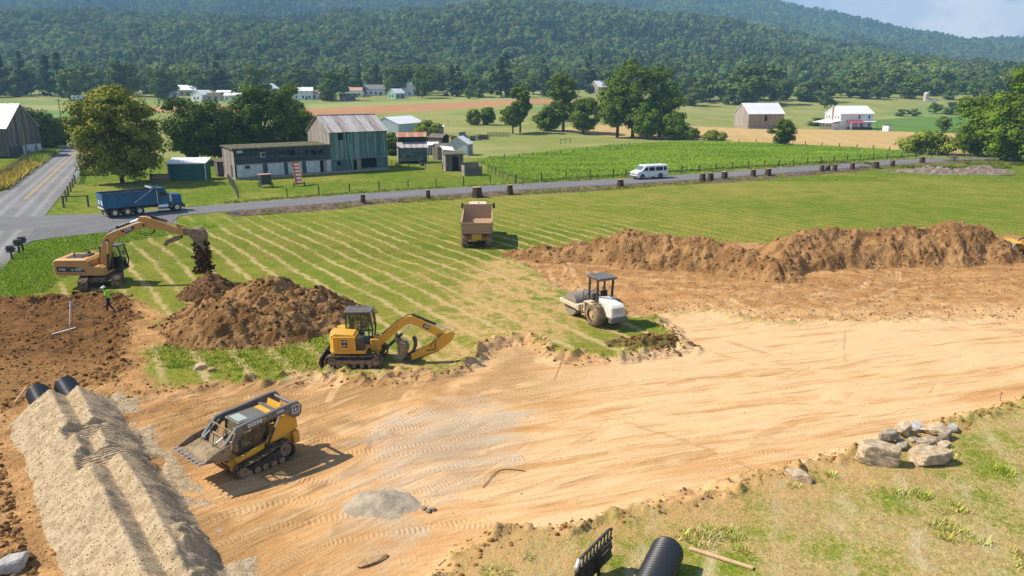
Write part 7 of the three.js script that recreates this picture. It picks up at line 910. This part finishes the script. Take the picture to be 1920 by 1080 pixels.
function trunkGeo(seed, h, R, cl, split = 0.35) { const r = rng(seed + 99), gs = [rod([0, -0.2, 0], [(r() - 0.5) * 0.3, h * split, (r() - 0.5) * 0.3], R, 10, R * 0.75)]; const pick = cl.filter((c) => c[1] > h * 0.3); for (let i = 0; i < 9 && pick.length; i++) { const c = pick[(r() * pick.length) | 0], y0 = h * split * (0.75 + 0.3 * r()), m = [c[0] * 0.45, lerp(y0, c[1], 0.6), c[2] * 0.45]; gs.push(rod([0, y0, 0], m, R * 0.5, 7, R * 0.3), rod(m, [c[0] * 0.9, c[1], c[2] * 0.9], R * 0.3, 6, R * 0.08)); } gs.push(rod([0, h * split * 0.95, 0], [0, h * 0.8, 0], R * 0.7, 8, R * 0.15)); return gs; }
const GREEN = { olive: leafMat([0.20, 0.225, 0.028]), dark: leafMat([0.075, 0.125, 0.012]), maple: leafMat([0.10, 0.165, 0.012]), mid: leafMat([0.12, 0.18, 0.03]), light: leafMat([0.175, 0.235, 0.025]), pine: leafMat([0.050, 0.092, 0.032]), far: leafMat([0.088, 0.145, 0.028]) };
function tree(name, label, px, py, W, h, base, leaf, n, per, kind, seed, group, opts = {}) { const p = spot(px, py), t = thing(name, label, opts.cat || 'tree', p[0], p[1] - 0.05, p[2] - (opts.back || 0), seed, group), g = crownGeo(seed, W, base, h, n, per, leaf, opts); if (!opts.notrunk) part('trunk', trunkGeo(seed, h, opts.R || h * 0.028, g.userData.cl, opts.split), barkM, t); rawPart('crown', g, kind, t); return t; }
tree('leafy_tree', 'big spreading olive green tree between the main road and green shed', 230, 343, 12.6, 13.6, 1.2, 0.30, 150, 200, GREEN.olive, 5, null, { R: 0.35, split: 0.2, pw: 2.6, cr: 0.21 });
const DK = 'dark trees behind the stable', MP = 'field trees beyond the leafy crop';
tree('shade_tree', 'dark round shade tree behind the near end of the stable', 372, 305, 12.5, 12.4, 1.4, 0.36, 80, 150, GREEN.dark, 11, DK, { cr: 0.28 }); tree('shade_tree', 'dark low tree between the two taller ones behind the stable', 432, 300, 11, 10.4, 1.3, 0.36, 64, 140, GREEN.dark, 12, DK, { cr: 0.28 }); tree('shade_tree', 'tallest dark tree behind the middle of the stable', 492, 296, 13.5, 14.2, 1.3, 0.36, 90, 150, GREEN.dark, 13, DK, { cr: 0.27 }); tree('shade_tree', 'brighter slim tree rising behind the tallest dark one', 545, 278, 10.5, 14.8, 2, 0.36, 64, 130, GREEN.maple, 14, DK, { cr: 0.26 }); tree('shade_tree', 'dark tree tucked against the barn gable', 572, 292, 9.5, 9.6, 1.2, 0.36, 56, 130, GREEN.dark, 15, DK, { cr: 0.3 });
for (const [px, py, W, h, b, k, s, lab] of [[962, 251, 6.5, 9.5, 3.2, 'maple', 21, 'small two toned tree in the pasture, nearest the farm gate'], [975, 249, 7.2, 14.5, 4.2, 'maple', 22, 'slim tall tree with bare trunk in the pasture next to the small one'], [1056, 247, 11, 19.5, 5, 'maple', 23, 'tall open crowned tree between the pasture trees and the big maples'], [1030, 245, 8.5, 7.5, 0.8, 'maple', 24, 'low bushy tree at the foot of the open crowned one'], [1093, 251, 9.5, 12, 1.5, 'maple', 25, 'round medium tree on the far side of the open crowned one'], [1157, 258, 11.5, 19.5, 4, 'maple', 26, 'first of the big maples, its bare trunk showing'], [1186, 257, 13, 22.5, 3.5, 'maple', 27, 'tallest of the big maples in the middle of the field'], [1236, 256, 14, 20.5, 2.5, 'maple', 28, 'widest of the big maples, next to the tallest'], [1212, 261, 10, 10, 0.8, 'maple', 29, 'low dense maple under the tallest two'], [1262, 262, 8, 7.5, 0.5, 'maple', 30, 'bushy small tree at the wheat end of the maples']]) tree('field_tree', lab, px, py, W * 1.04, h * 0.94, b * 0.75, 0.44, 70, 120, GREEN[k], s, MP, { cr: 0.27 });
for (const [px, py, W, h, b, k, s, lab] of [[1467, 272, 6, 6.6, 0.3, 'maple', 41, 'round dark bush tree at the edge of the wheat'], [1740, 289, 10.5, 4.2, 0.1, 'light', 42, 'sprawling yellow green willow bush at the road bend'], [1832, 293, 11.5, 12.2, 0.4, 'maple', 43, 'dark tree at the far road bend'], [1905, 305, 14, 18.5, 0.6, 'maple', 44, 'large tree at the picture edge past the road bend'], [1880, 295, 11, 13, 0.4, 'maple', 45, 'mid sized tree between the two at the road bend'], [800, 267, 7.6, 5.4, 0.2, 'light', 46, 'round bright bush behind the corn crib'], [736, 291, 4.6, 4.8, 0.2, 'maple', 47, 'bush squeezed between the barn and corn crib'], [888, 234, 5, 5.4, 0.4, 'light', 48, 'pale small tree alone in the hay meadow'], [914, 234, 5.4, 5.8, 0.4, 'maple', 49, 'greener small tree beside the pale one in the meadow'], [1290, 262, 6.5, 3, 0.1, 'light', 50, 'low shrubs along the wheat near the maples'], [1340, 263, 6, 2.2, 0.1, 'light', 51, 'lowest shrub row in front of the wheat']]) tree(W < h * 1.5 ? 'field_tree' : 'shrub', lab, px, py, W, h, b, 0.34, 60, 140, GREEN[k], s, null, { cr: 0.28, cat: W < h * 1.5 ? 'tree' : 'shrub' });
for (const [px, py, W, h, s, lab] of [[52, 284, 8, 9.5, 61, 'darkest tall hedge tree touching the old barn'], [78, 279, 8.5, 8.6, 62, 'second dark hedge tree beside the old barn'], [98, 276, 8, 8.0, 63, 'third dark hedge tree above the white rail fence'], [112, 272, 6.5, 6.0, 64, 'lowest dark hedge tree at the utility pole']]) tree('hedge_tree', lab, px, py, W, h, 0.2, 0.38, 50, 120, GREEN.dark, s, 'dark hedge trees by the main road', { cr: 0.3 });
// single trees and shrubs of the far fields, then the wood edge
const farGeos = [0, 1, 2, 3, 4].map((i) => crownGeo(300 + i, 10, 0.6, 10, 34, 60, 0.7, { cr: 0.3 })), pineGeos = [0, 1].map((i) => crownGeo(330 + i, 6.5, 0.8, 15, 44, 22, 0.9, { cone: true, cr: 0.26 }));
const farTrunk = mergeGeometries(trunkGeo(301, 10, 0.3, farGeos[0].userData.cl).map(finish));
function farTree(name, label, px, py, w, h, kind, v, group) { const p = spot(px, py), pine = kind === 'pine', t = thing(name, label, 'tree', p[0], p[1], p[2], v * 1.7, group); const c = rawPart('crown', pine ? pineGeos[v % 2] : farGeos[v % 5], GREEN[kind], t); rawPart('trunk', farTrunk, barkM, t); t.scale.set(w / (pine ? 6.5 : 10), h / (pine ? 15 : 10), w / (pine ? 6.5 : 10)); return t; }
for (const [px, py, w, h, k, lab] of [[1752, 213, 6, 5, 'far', 'round bush in the upper right fields, first of two'], [1785, 215, 8.5, 5.6, 'far', 'wide bush in the upper fields, second of two'], [1805, 212, 8, 7, 'far', 'taller bush next to the wide one in the upper fields'], [1852, 205, 9.5, 12, 'far', 'tall tree behind the road bend trees'], [1690, 218, 6, 3, 'mid', 'low bush on the field border behind the farmhouse'], [1714, 218, 5, 3, 'mid', 'second low bush on the field border'], [1768, 246, 5, 4.6, 'mid', 'bush at the corner of the green crop beyond the wheat'], [1546, 202, 6.5, 7.5, 'far', 'single round tree in the meadow above the farmhouse'], [1562, 202, 3.4, 4.2, 'far', 'tiny tree next to the single round one'], [1535, 236, 9, 3, 'mid', 'hedge bush beside the white roofed barn'], [1300, 198, 13, 9, 'mid', 'round tree on the meadow behind the maples'], [1365, 196, 7, 7, 'mid', 'small tree left of the tall wood clump'], [878, 185, 5, 5, 'mid', 'small bush at the far brown field']]) farTree('meadow_tree', lab, px, py, w, h, k, Math.round(px) % 5, null);
{
  const cnt = {}, ord = (n) => n + (n % 10 === 1 && n !== 11 ? 'st' : n % 10 === 2 && n !== 12 ? 'nd' : n % 10 === 3 && n !== 13 ? 'rd' : 'th');
  const r = rng(404), LB = { far: 'broadleaf tree standing at the edge of the far wood', mid: 'lighter broadleaf tree at the far wood edge', pine: 'dark conifer at the far wood edge', maple: 'bright green tree among the far village houses' };
  for (let i = 0; i < 128; i++) { const px = -60 + 2040 * (i + r()) / 128, v = px > 1270 ? (px > 1560 ? 190 : 196) : px > 950 ? 184 : 186, py = v - 3 - r() * 14, pineP = px > 640 && px < 1120 ? 0.55 : px < 130 ? 0.5 : 0.06, k = r() < pineP ? 'pine' : r() < 0.5 ? 'far' : r() < 0.7 ? 'mid' : 'maple', h = (k === 'pine' ? 17 : 11) * (0.7 + 0.7 * r()); if (k !== 'pine' && px > 250 && px < 820 && py > 181) continue; cnt[k] = (cnt[k] || 0) + 1; farTree(k === 'pine' ? 'conifer' : 'wood_edge_tree', LB[k] + ', ' + ord(cnt[k]) + ' from the left', px, py, h * (k === 'pine' ? 0.5 : 0.95 + 0.3 * r()), h, k, i, 'wood edge trees'); }
  for (const [px, py, w, h, k, lab] of [[46, 178, 10, 24, 'pine', 'tallest dark conifer at the village edge'], [94, 180, 12, 22, 'pine', 'broad dark conifer next to the tallest one'], [133, 188, 13, 14, 'mid', 'round light tree by the white camper'], [230, 182, 14, 18, 'far', 'big round tree behind the leafy tree'], [292, 184, 8, 15, 'mid', 'pale slim tree at the far road'], [310, 186, 13, 14, 'far', 'round dark tree at the far road'], [480, 187, 15, 16, 'mid', 'round bright tree in front of the pale blue barn'], [625, 189, 15, 14, 'maple', 'round tree by the salmon roofed house'], [740, 180, 12, 15, 'mid', 'brownish tree between two white houses'], [792, 184, 10, 14, 'far', 'dark tree beside the white gabled barn'], [1410, 196, 30, 20, 'far', 'large wood clump behind the white roofed barn']]) farTree('village_tree', lab, px, py, w, h, k, Math.round(px) % 5, null);
}
// ---------------------------------------------------------------- woods on the mountain, read as one mass
{
  const wood = [0, 1, 2].map((i) => { const g = crownGeo(350 + i, 11, 1, 11, 16, 60, 0.95, { cr: 0.40, smooth: true, core: 0.8 }); const core = new THREE.IcosahedronGeometry(4.2, 1).translate(0, 5.6, 0); const n = core.attributes.position.count; core.setAttribute('color', new THREE.Float32BufferAttribute(new Float32Array(n * 3).fill(0.7), 3)); core.deleteAttribute('uv'); return mergeGeometries([g.toNonIndexed(), core]); });
  const r = rng(707), Ls = [[], [], [], []], pz = (x, z) => fbm(x * 0.006 + 20, z * 0.006, 3);
  const addT = (x, z, s) => { const q = pz(x, z), k = r() < ss(0.5, 0.66, q) * 0.6 + 0.05 ? 3 : (r() * 3) | 0, tone = 0.72 + 0.4 * r() + (fbm(x * 0.012, z * 0.02 + 40, 3) - 0.5) * 0.9, w = s * (0.7 + 0.75 * r()); const yl = 0.8 + 0.4 * r(); Ls[k].push({ x, y: land(x, z) - 1, z, ry: r() * 6.3, sv: [w, w * (0.85 + 0.4 * r()), w], c: [0.118 * tone * yl, 0.182 * tone, 0.042 * tone] }); };
  for (let z = -545; z > -2360; z -= lerp(5.5, 9, ss(-600, -1500, z))) { const st = lerp(6, 9.5, ss(-600, -1500, z)), hw = 160 - z * 0.74; for (let x = -hw; x < hw; x += st) { const X = x + (r() - 0.5) * st, Z = z + (r() - 0.5) * 7; const edge = 566 + 40 * (fbm(X * 0.01, 3, 3) - 0.5) + (X > 60 ? 40 : 0); if (-Z < edge || (-Z > 1300 && -Z < 1560 && r() < 0.5)) continue; const clr = fbm(X * 0.009 + 60, Z * 0.006, 3); if (clr > 0.70 && -Z > 760 && -Z < 1150) continue; addT(X, Z, -Z > 1200 ? 1.0 : 0.92); } }
  const wm = mt({ vertexColors: true, roughness: 0.85 });
  for (let k = 0; k < 3; k++) scatter('mountain_woods', 'broadleaf woods covering the long mountain slope', wood[k], wm, Ls[k]);
  scatter('mountain_pines', 'darker conifers mixed into the mountain woods', pineGeos[0], wm, Ls[3].map((p) => ({ ...p, sv: [p.sv[0] * 0.95, p.sv[1] * 0.85, p.sv[2] * 0.95], c: p.c.map((q, i) => q * [0.6, 0.68, 1.0][i]) })));
}

// ---------------------------------------------------------------- people: one surface grown round a skeleton of tapered bones
function flesh(bones, c, size, res, k = 0.035) {      // bones: [a, b, ra, rb, colour]
  const mc = new MarchingCubes(res, new THREE.MeshBasicMaterial(), false, false, 60000), h = size / 2, half = res / 2; mc.isolation = 0;
  const dist = (x, y, z, b) => { const [A, B, ra, rb] = b, bx = B[0] - A[0], by = B[1] - A[1], bz = B[2] - A[2], t = clamp(((x - A[0]) * bx + (y - A[1]) * by + (z - A[2]) * bz) / (bx * bx + by * by + bz * bz + 1e-9)); return Math.hypot(x - A[0] - bx * t, y - A[1] - by * t, z - A[2] - bz * t) - lerp(ra, rb, t); };
  for (let i = 0; i < res; i++) for (let j = 0; j < res; j++) for (let l = 0; l < res; l++) { const x = c[0] + (l - half) / half * h, y = c[1] + (j - half) / half * h, z = c[2] + (i - half) / half * h; let d = 1e9; for (const b of bones) { const q = dist(x, y, z, b); if (d > 1e8) d = q; else { const e = Math.max(k - Math.abs(d - q), 0) / k; d = Math.min(d, q) - e * e * k * 0.25; } } mc.field[l + j * res + i * res * res] = -d; }
  mc.update(); const n = mc.count, p = new Float32Array(n * 3), nn = new Float32Array(n * 3), col = new Float32Array(n * 3);
  for (let i = 0; i < n; i++) { const x = c[0] + mc.positionArray[i * 3] * h, y = c[1] + mc.positionArray[i * 3 + 1] * h, z = c[2] + mc.positionArray[i * 3 + 2] * h; p.set([x, y, z], i * 3); nn.set([mc.normalArray[i * 3], mc.normalArray[i * 3 + 1], mc.normalArray[i * 3 + 2]], i * 3); let best = 1e9, cc = bones[0][4]; for (const b of bones) { const q = dist(x, y, z, b); if (q < best) { best = q; cc = b[4]; } } col.set(cc, i * 3); }
  const g = new THREE.BufferGeometry(); g.setAttribute('position', new THREE.BufferAttribute(p, 3)); g.setAttribute('color', new THREE.BufferAttribute(col, 3)); g.computeVertexNormals(); return g;
}
const SKIN = [0.38, 0.20, 0.12];
function hand(w, dir, side, res = 40) { const L = [[w, [w[0] + dir[0] * 0.085, w[1] + dir[1] * 0.085, w[2] + dir[2] * 0.085], 0.03, 0.036, SKIN]], e = L[0][1]; for (let i = 0; i < 4; i++) { const o = (i - 1.5) * 0.019, len = [0.062, 0.074, 0.07, 0.055][i], a = [e[0] + o, e[1], e[2]], m = [a[0] + dir[0] * len * 0.5 - 0.004, a[1] + dir[1] * len * 0.5, a[2] + side * 0.006], t = [m[0] + dir[0] * len * 0.4 - 0.012, m[1] + dir[1] * len * 0.42, m[2] + side * 0.016]; L.push([a, m, 0.0095, 0.009, SKIN], [m, t, 0.009, 0.008, SKIN]); } L.push([w, [w[0] - 0.05, w[1] - 0.05, w[2]], 0.014, 0.011, SKIN], [[w[0] - 0.05, w[1] - 0.05, w[2]], [w[0] - 0.06, w[1] - 0.09, w[2]], 0.011, 0.009, SKIN]); return flesh(L, [w[0], w[1] - 0.06, w[2]], 0.32, res, 0.012); }
function head(p, hair, res = 44) { const [x, y, z] = p, H = [[[x, y - 0.06, z], [x + 0.015, y + 0.04, z], 0.078, 0.095, SKIN], [[x - 0.02, y - 0.09, z], [x - 0.05, y - 0.085, z], 0.05, 0.035, SKIN], [[x - 0.09, y + 0.01, z], [x - 0.118, y - 0.03, z], 0.012, 0.017, SKIN], [[x + 0.03, y - 0.01, z - 0.085], [x + 0.03, y - 0.04, z - 0.088], 0.02, 0.015, SKIN], [[x + 0.03, y - 0.01, z + 0.085], [x + 0.03, y - 0.04, z + 0.088], 0.02, 0.015, SKIN], [[x + 0.03, y + 0.06, z], [x + 0.05, y - 0.02, z], 0.088, 0.08, hair], [[x - 0.088, y + 0.012, z - 0.036], [x - 0.09, y + 0.012, z - 0.034], 0.014, 0.014, [0.03, 0.02, 0.015]], [[x - 0.088, y + 0.012, z + 0.036], [x - 0.09, y + 0.012, z + 0.034], 0.014, 0.014, [0.03, 0.02, 0.015]], [[x - 0.092, y - 0.07, z - 0.022], [x - 0.092, y - 0.07, z + 0.022], 0.011, 0.011, [0.30, 0.11, 0.09]]]; return flesh(H, [x, y, z], 0.42, res, 0.02); }
function person(label, x, y, z, turn, pose, cols, res, hat) {
  const { shirt, legs: trousers, shoe, hair } = cols, P = pose, B = [];
  B.push([P.pelvis, P.chest, 0.135, 0.15, shirt], [[P.pelvis[0], P.pelvis[1] - 0.03, -0.08], [P.pelvis[0], P.pelvis[1] - 0.03, 0.08], 0.12, 0.12, trousers], [[P.chest[0], P.chest[1] + 0.08, -0.14], [P.chest[0], P.chest[1] + 0.08, 0.14], 0.085, 0.085, shirt], [P.chest, P.neck, 0.11, 0.06, shirt], [P.neck, P.head, 0.055, 0.06, SKIN]);
  for (const s of [0, 1]) { const sg = s ? 1 : -1, hip = [P.pelvis[0], P.pelvis[1] - 0.05, sg * 0.09], kn = P.knee[s], an = P.ankle[s], to = P.toe[s], sh = [P.chest[0], P.chest[1] + 0.09, sg * 0.19], el = P.elbow[s], wr = P.wrist[s], up = [lerp(sh[0], el[0], 0.62), lerp(sh[1], el[1], 0.62), lerp(sh[2], el[2], 0.62)]; B.push([hip, kn, 0.092, 0.062, trousers], [kn, an, 0.064, 0.045, trousers], [an, to, 0.05, 0.038, shoe], [sh, up, 0.064, 0.055, shirt], [up, el, 0.044, 0.04, SKIN], [el, wr, 0.042, 0.03, SKIN]); }
  const gs = [flesh(B, [P.pelvis[0], 0.86, 0], 2.0, res), head([P.head[0] - 0.02, P.head[1] + 0.07, 0], hair)]; for (const s of [0, 1]) { const e = P.elbow[s], w = P.wrist[s], q = Math.hypot(w[0] - e[0], w[1] - e[1], w[2] - e[2]); gs.push(hand(w, [(w[0] - e[0]) / q, (w[1] - e[1]) / q, (w[2] - e[2]) / q], s ? -1 : 1)); }
  const t = thing('person', label, 'person', x, y, z, turn), m = part('body', gs, mt({ vertexColors: true, roughness: 0.85 }), t);
  if (hat) part('hat', [xf(new THREE.SphereGeometry(0.125, 16, 8, 0, 6.3, 0, 1.57), P.head[0] - 0.01, P.head[1] + 0.11, 0), cylY(0.17, 0.012, P.head[0] - 0.04, P.head[1] + 0.115, 0, 18)], hat, t);
  return t;
}
{
  const p = on(206, 584); person('worker in lime green shirt, dark trousers and pale cap walking over dug soil', p[0], p[1] - 0.02, p[2], 0.15, { pelvis: [0.02, 0.93, 0], chest: [-0.04, 1.28, 0], neck: [-0.09, 1.48, 0], head: [-0.17, 1.56, 0], knee: [[-0.14, 0.5, -0.1], [0.08, 0.49, 0.1]], ankle: [[-0.2, 0.08, -0.1], [0.32, 0.16, 0.1]], toe: [[-0.36, 0.04, -0.1], [0.22, 0.05, 0.1]], elbow: [[0.04, 1.08, -0.24], [-0.02, 1.07, 0.24]], wrist: [[-0.05, 0.86, -0.25], [-0.13, 0.86, 0.24]] }, { shirt: [0.28, 0.72, 0.06], legs: [0.025, 0.03, 0.045], shoe: [0.16, 0.11, 0.07], hair: [0.05, 0.03, 0.02] }, 104, plain([0.62, 0.58, 0.5], 0.7));
  const q = spot(283, 315); person('person in dark clothes leaning forward to push a yellow mower', q[0], q[1], q[2], 0.1, { pelvis: [0.12, 0.9, 0], chest: [-0.12, 1.2, 0], neck: [-0.24, 1.36, 0], head: [-0.31, 1.43, 0], knee: [[-0.06, 0.5, -0.1], [0.22, 0.47, 0.1]], ankle: [[-0.1, 0.08, -0.1], [0.48, 0.15, 0.1]], toe: [[-0.26, 0.04, -0.1], [0.4, 0.05, 0.1]], elbow: [[-0.3, 1.0, -0.22], [-0.3, 1.0, 0.22]], wrist: [[-0.52, 0.92, -0.2], [-0.52, 0.92, 0.2]] }, { shirt: [0.04, 0.045, 0.05], legs: [0.03, 0.03, 0.035], shoe: [0.03, 0.03, 0.03], hair: [0.3, 0.22, 0.1] }, 64, plain([0.5, 0.42, 0.2], 0.9));
  const t = thing('lawn_mower', 'yellow push mower in front of the stooping person', 'mower', q[0] - 1.25, q[1], q[2], 0.1); part('deck', rbox(0.85, 0.2, 0.6, 0, 0.22, 0, 0.08), catY, t); part('engine', [rbox(0.4, 0.22, 0.36, 0.02, 0.42, 0, 0.06), cylY(0.12, 0.08, 0, 0.56, 0)], blackP, t); for (const x of [-0.35, 0.38]) for (const z of [-0.32, 0.32]) part('wheel', cylZ(0.13, 0.07, x, 0.13, z, 14), rubber, t); part('handle', tube([[0.38, 0.25, -0.25], [0.72, 0.92, -0.22], [0.74, 0.95, 0.22], [0.38, 0.25, 0.25]], 0.018), blackP, t);
  const b = spot(1790, 302); person('cyclist in red top and blue trousers on the far side road', b[0], b[1] + 0.06, b[2], 0.05, { pelvis: [0.12, 0.98, 0], chest: [-0.04, 1.32, 0], neck: [-0.12, 1.48, 0], head: [-0.16, 1.55, 0], knee: [[-0.2, 0.68, -0.1], [-0.1, 0.55, 0.1]], ankle: [[-0.02, 0.32, -0.1], [0.05, 0.16, 0.1]], toe: [[-0.16, 0.28, -0.1], [-0.1, 0.12, 0.1]], elbow: [[-0.22, 1.12, -0.24], [-0.22, 1.12, 0.24]], wrist: [[-0.45, 1.05, -0.22], [-0.45, 1.05, 0.22]] }, { shirt: [0.32, 0.035, 0.03], legs: [0.03, 0.05, 0.18], shoe: [0.03, 0.03, 0.03], hair: [0.08, 0.05, 0.03] }, 64, plain([0.5, 0.5, 0.48], 0.6));
  const c = thing('bicycle', 'bicycle under the red shirted cyclist', 'bicycle', b[0], b[1] + 0.06, b[2], 0.05); for (const x of [-0.55, 0.5]) part('wheel', [torus(0.33, 0.022, x, 0.35, 0), ...[0, 1, 2, 3].map((i) => box(0.006, 0.64, 0.006, x, 0.35, 0, 0, 0, i * 0.785))], rubber, c); part('frame', [rod([0.5, 0.35, 0], [0.15, 0.85, 0], 0.018), rod([0.15, 0.85, 0], [-0.4, 0.85, 0], 0.018), rod([0.0, 0.3, 0], [-0.4, 0.8, 0], 0.02), rod([0.0, 0.3, 0], [0.17, 0.92, 0], 0.018), rod([0.5, 0.35, 0], [0.0, 0.3, 0], 0.015)], plain([0.35, 0.28, 0.05], 0.4), c); part('fork', rod([-0.55, 0.35, 0], [-0.4, 0.95, 0], 0.018), blackP, c); part('handlebar', [rod([-0.42, 1.0, -0.26], [-0.42, 1.0, 0.26], 0.014), rod([-0.4, 0.9, 0], [-0.42, 1.0, 0], 0.015)], blackP, c); part('saddle', rbox(0.26, 0.06, 0.14, 0.16, 0.93, 0, 0.03), blackP, c);
}
// ---------------------------------------------------------------- small things on the site
{
  const p = on(139, 606), t = thing('survey_tripod', 'white legged survey tripod with orange level standing on dug soil', 'tripod', p[0], p[1] - 0.02, p[2]); const top = [0, 1.55, 0]; part('leg', [rod([-0.08, 0, 0.35], top, 0.035, 8, 0.045)], plain([0.70, 0.68, 0.64], 0.5), t); part('leg', rod([0.72, 0.05, -0.1], top, 0.02, 8, 0.03), plain([0.42, 0.36, 0.28], 0.6), t); part('leg', rod([-0.25, 0.05, -0.3], top, 0.02, 8, 0.03), plain([0.40, 0.20, 0.10], 0.6), t); part('head_plate', cylY(0.1, 0.05, 0, 1.57, 0), greyP, t); part('level', [rbox(0.22, 0.24, 0.2, 0, 1.72, 0, 0.05), cylY(0.07, 0.08, 0, 1.88, 0)], plain([0.42, 0.26, 0.10], 0.6), t);
  const a = on(98, 627), b = on(142, 615), s = part('grade_rod', beam([0, 0.04, 0], [b[0] - a[0], b[1] - a[1] + 0.04, b[2] - a[2]], 0.09, 0.04), plain([0.72, 0.70, 0.66], 0.5)); s.position.set(...a); tag(s, 'white grade rod lying on the soil below the tripod', 'rod');
  const a2 = on(1292, 1030), b2 = on(1412, 1068), pl = part('wooden_plank', beam([0, 0.05, 0], [b2[0] - a2[0], b2[1] - a2[1] + 0.05, b2[2] - a2[2]], 0.14, 0.05), woods([[[0.46, 0.30, 0.15], [0.56, 0.40, 0.23]]], 210)[0]); pl.position.set(...a2); tag(pl, 'long pale plank lying on the dry grass behind the loose pipe', 'plank');
  const stake = (px, py, h, m, tip, lab) => { const q = on(px, py), u = thing('survey_stake', lab, 'stake', q[0], q[1], q[2], 0, 'survey stakes'); part('stake', box(0.05, h, 0.05, 0, h / 2, 0, 0.03, 0.3, 0.05), m, u); part('ribbon', box(0.07, h * 0.3, 0.07, 0.005, h * 0.9, 0, 0.03, 0.3, 0.05), tip, u); };
  const wd = plain([0.45, 0.33, 0.2], 0.8), or = plain([0.62, 0.16, 0.03], 0.6), pk = plain([0.62, 0.10, 0.09], 0.6); stake(301, 502, 0.8, whiteP, whiteP, 'white survey stake on the turf between big digger and its dumped soil'); stake(355, 668, 0.5, wd, or, 'orange tipped stake in the grass tuft above the pale round rock'); stake(448, 664, 0.5, wd, or, 'orange tipped stake right at the foot of the soil heap'); stake(577, 642, 0.55, wd, or, 'orange tipped stake just behind the compact digger'); stake(640, 603, 0.5, wd, or, 'orange tipped stake beyond the compact digger cab'); stake(1874, 752, 0.45, wd, pk, 'pink flagged stake at the edge of the tan earth above the boulders');
  const mail = (px, py, h, lab, k) => { const q = on(px, py), u = thing('mailbox', lab, 'mailbox', q[0], q[1], q[2], 0.35, 'mailboxes at the junction'); part('post', box(0.12, h, 0.12, 0, h / 2, 0), postM, u); part('box', [ext([[-0.13, 0], [0.13, 0], [0.13, 0.16], [0.07, 0.25], [-0.07, 0.25], [-0.13, 0.16]], 0.6, 0, 0.01).rotateY(Math.PI / 2).translate(0, h, 0)], blackP, u); part('door', box(0.02, 0.22, 0.22, 0.31, h + 0.12, 0), k, u); part('shelf', box(0.8, 0.04, 0.34, 0, h - 0.02, 0), postM, u); part('paper_tube', box(0.6, 0.22, 0.3, 0, h - 0.2, 0), blackP, u); };
  mail(23, 487, 0.98, 'black mailbox with pale shelf nearest the main road edge', whiteP); mail(37, 478, 1.12, 'middle black mailbox of the three at the junction', blackP); mail(44, 472, 1.1, 'black mailbox with a white door dot, farthest of the three', greyP);
  const tw = on(905, 915), tw2 = on(940, 882), tw3 = on(985, 884), g = part('twig', tube([tw, tw2, tw3].map((q) => [q[0] - tw[0], q[1] - tw[1] + 0.03, q[2] - tw[2]]), 0.015, 16, 5), barkM); g.position.set(...tw); tag(g, 'bent thin dark branch lying on the tan earth', 'branch');
  const st = on(28, 757), st2 = on(52, 741), k = part('stick', beam([0, 0.06, 0], [st2[0] - st[0], 0.2, st2[2] - st[2]], 0.06, 0.05), wd); k.position.set(...st); tag(k, 'short pale stick leaning beside the half buried pipe end', 'stick');
  const rb = spot(1800, 322), f = cones([[rb[0] - 5, rb[2], 7, 3.2, 0.9], [rb[0] + 4, rb[2] - 1, 6, 3, 1.0], [rb[0] - 1, rb[2] + 2, 7, 3, 0.6]]); heap('rubble_bank', 'low bank of grey brown rubble and brush at the road bend', 'rubble', rb[0] - 13, rb[0] + 11, rb[2] - 5, rb[2] + 6, 0.25, (x, z) => { const h = f(x, z); return h > -0.5 ? h + (fbm(x * 0.9, z * 0.9, 4) - 0.5) * 0.7 : h; }, earthy([0.15, 0.115, 0.09], [0.27, 0.215, 0.165], 4, 0.1, 220));
  const r = rng(31); for (let i = 0; i < 7; i++) boulder(['first', 'second', 'third', 'fourth', 'fifth', 'sixth', 'last'][i] + ' pale broken slab in the row at the rubble bank, counted from the stumps', 1724 + 9 * i * (0.8 + 0.3 * r()), 318 - (i % 3) * 2, 0.7, 0.3, 0.4, r() * 3, stoneG, 70 + i, 0.1, 0, 'pale slabs at the road bend');
}
renderer.render(scene, camera);
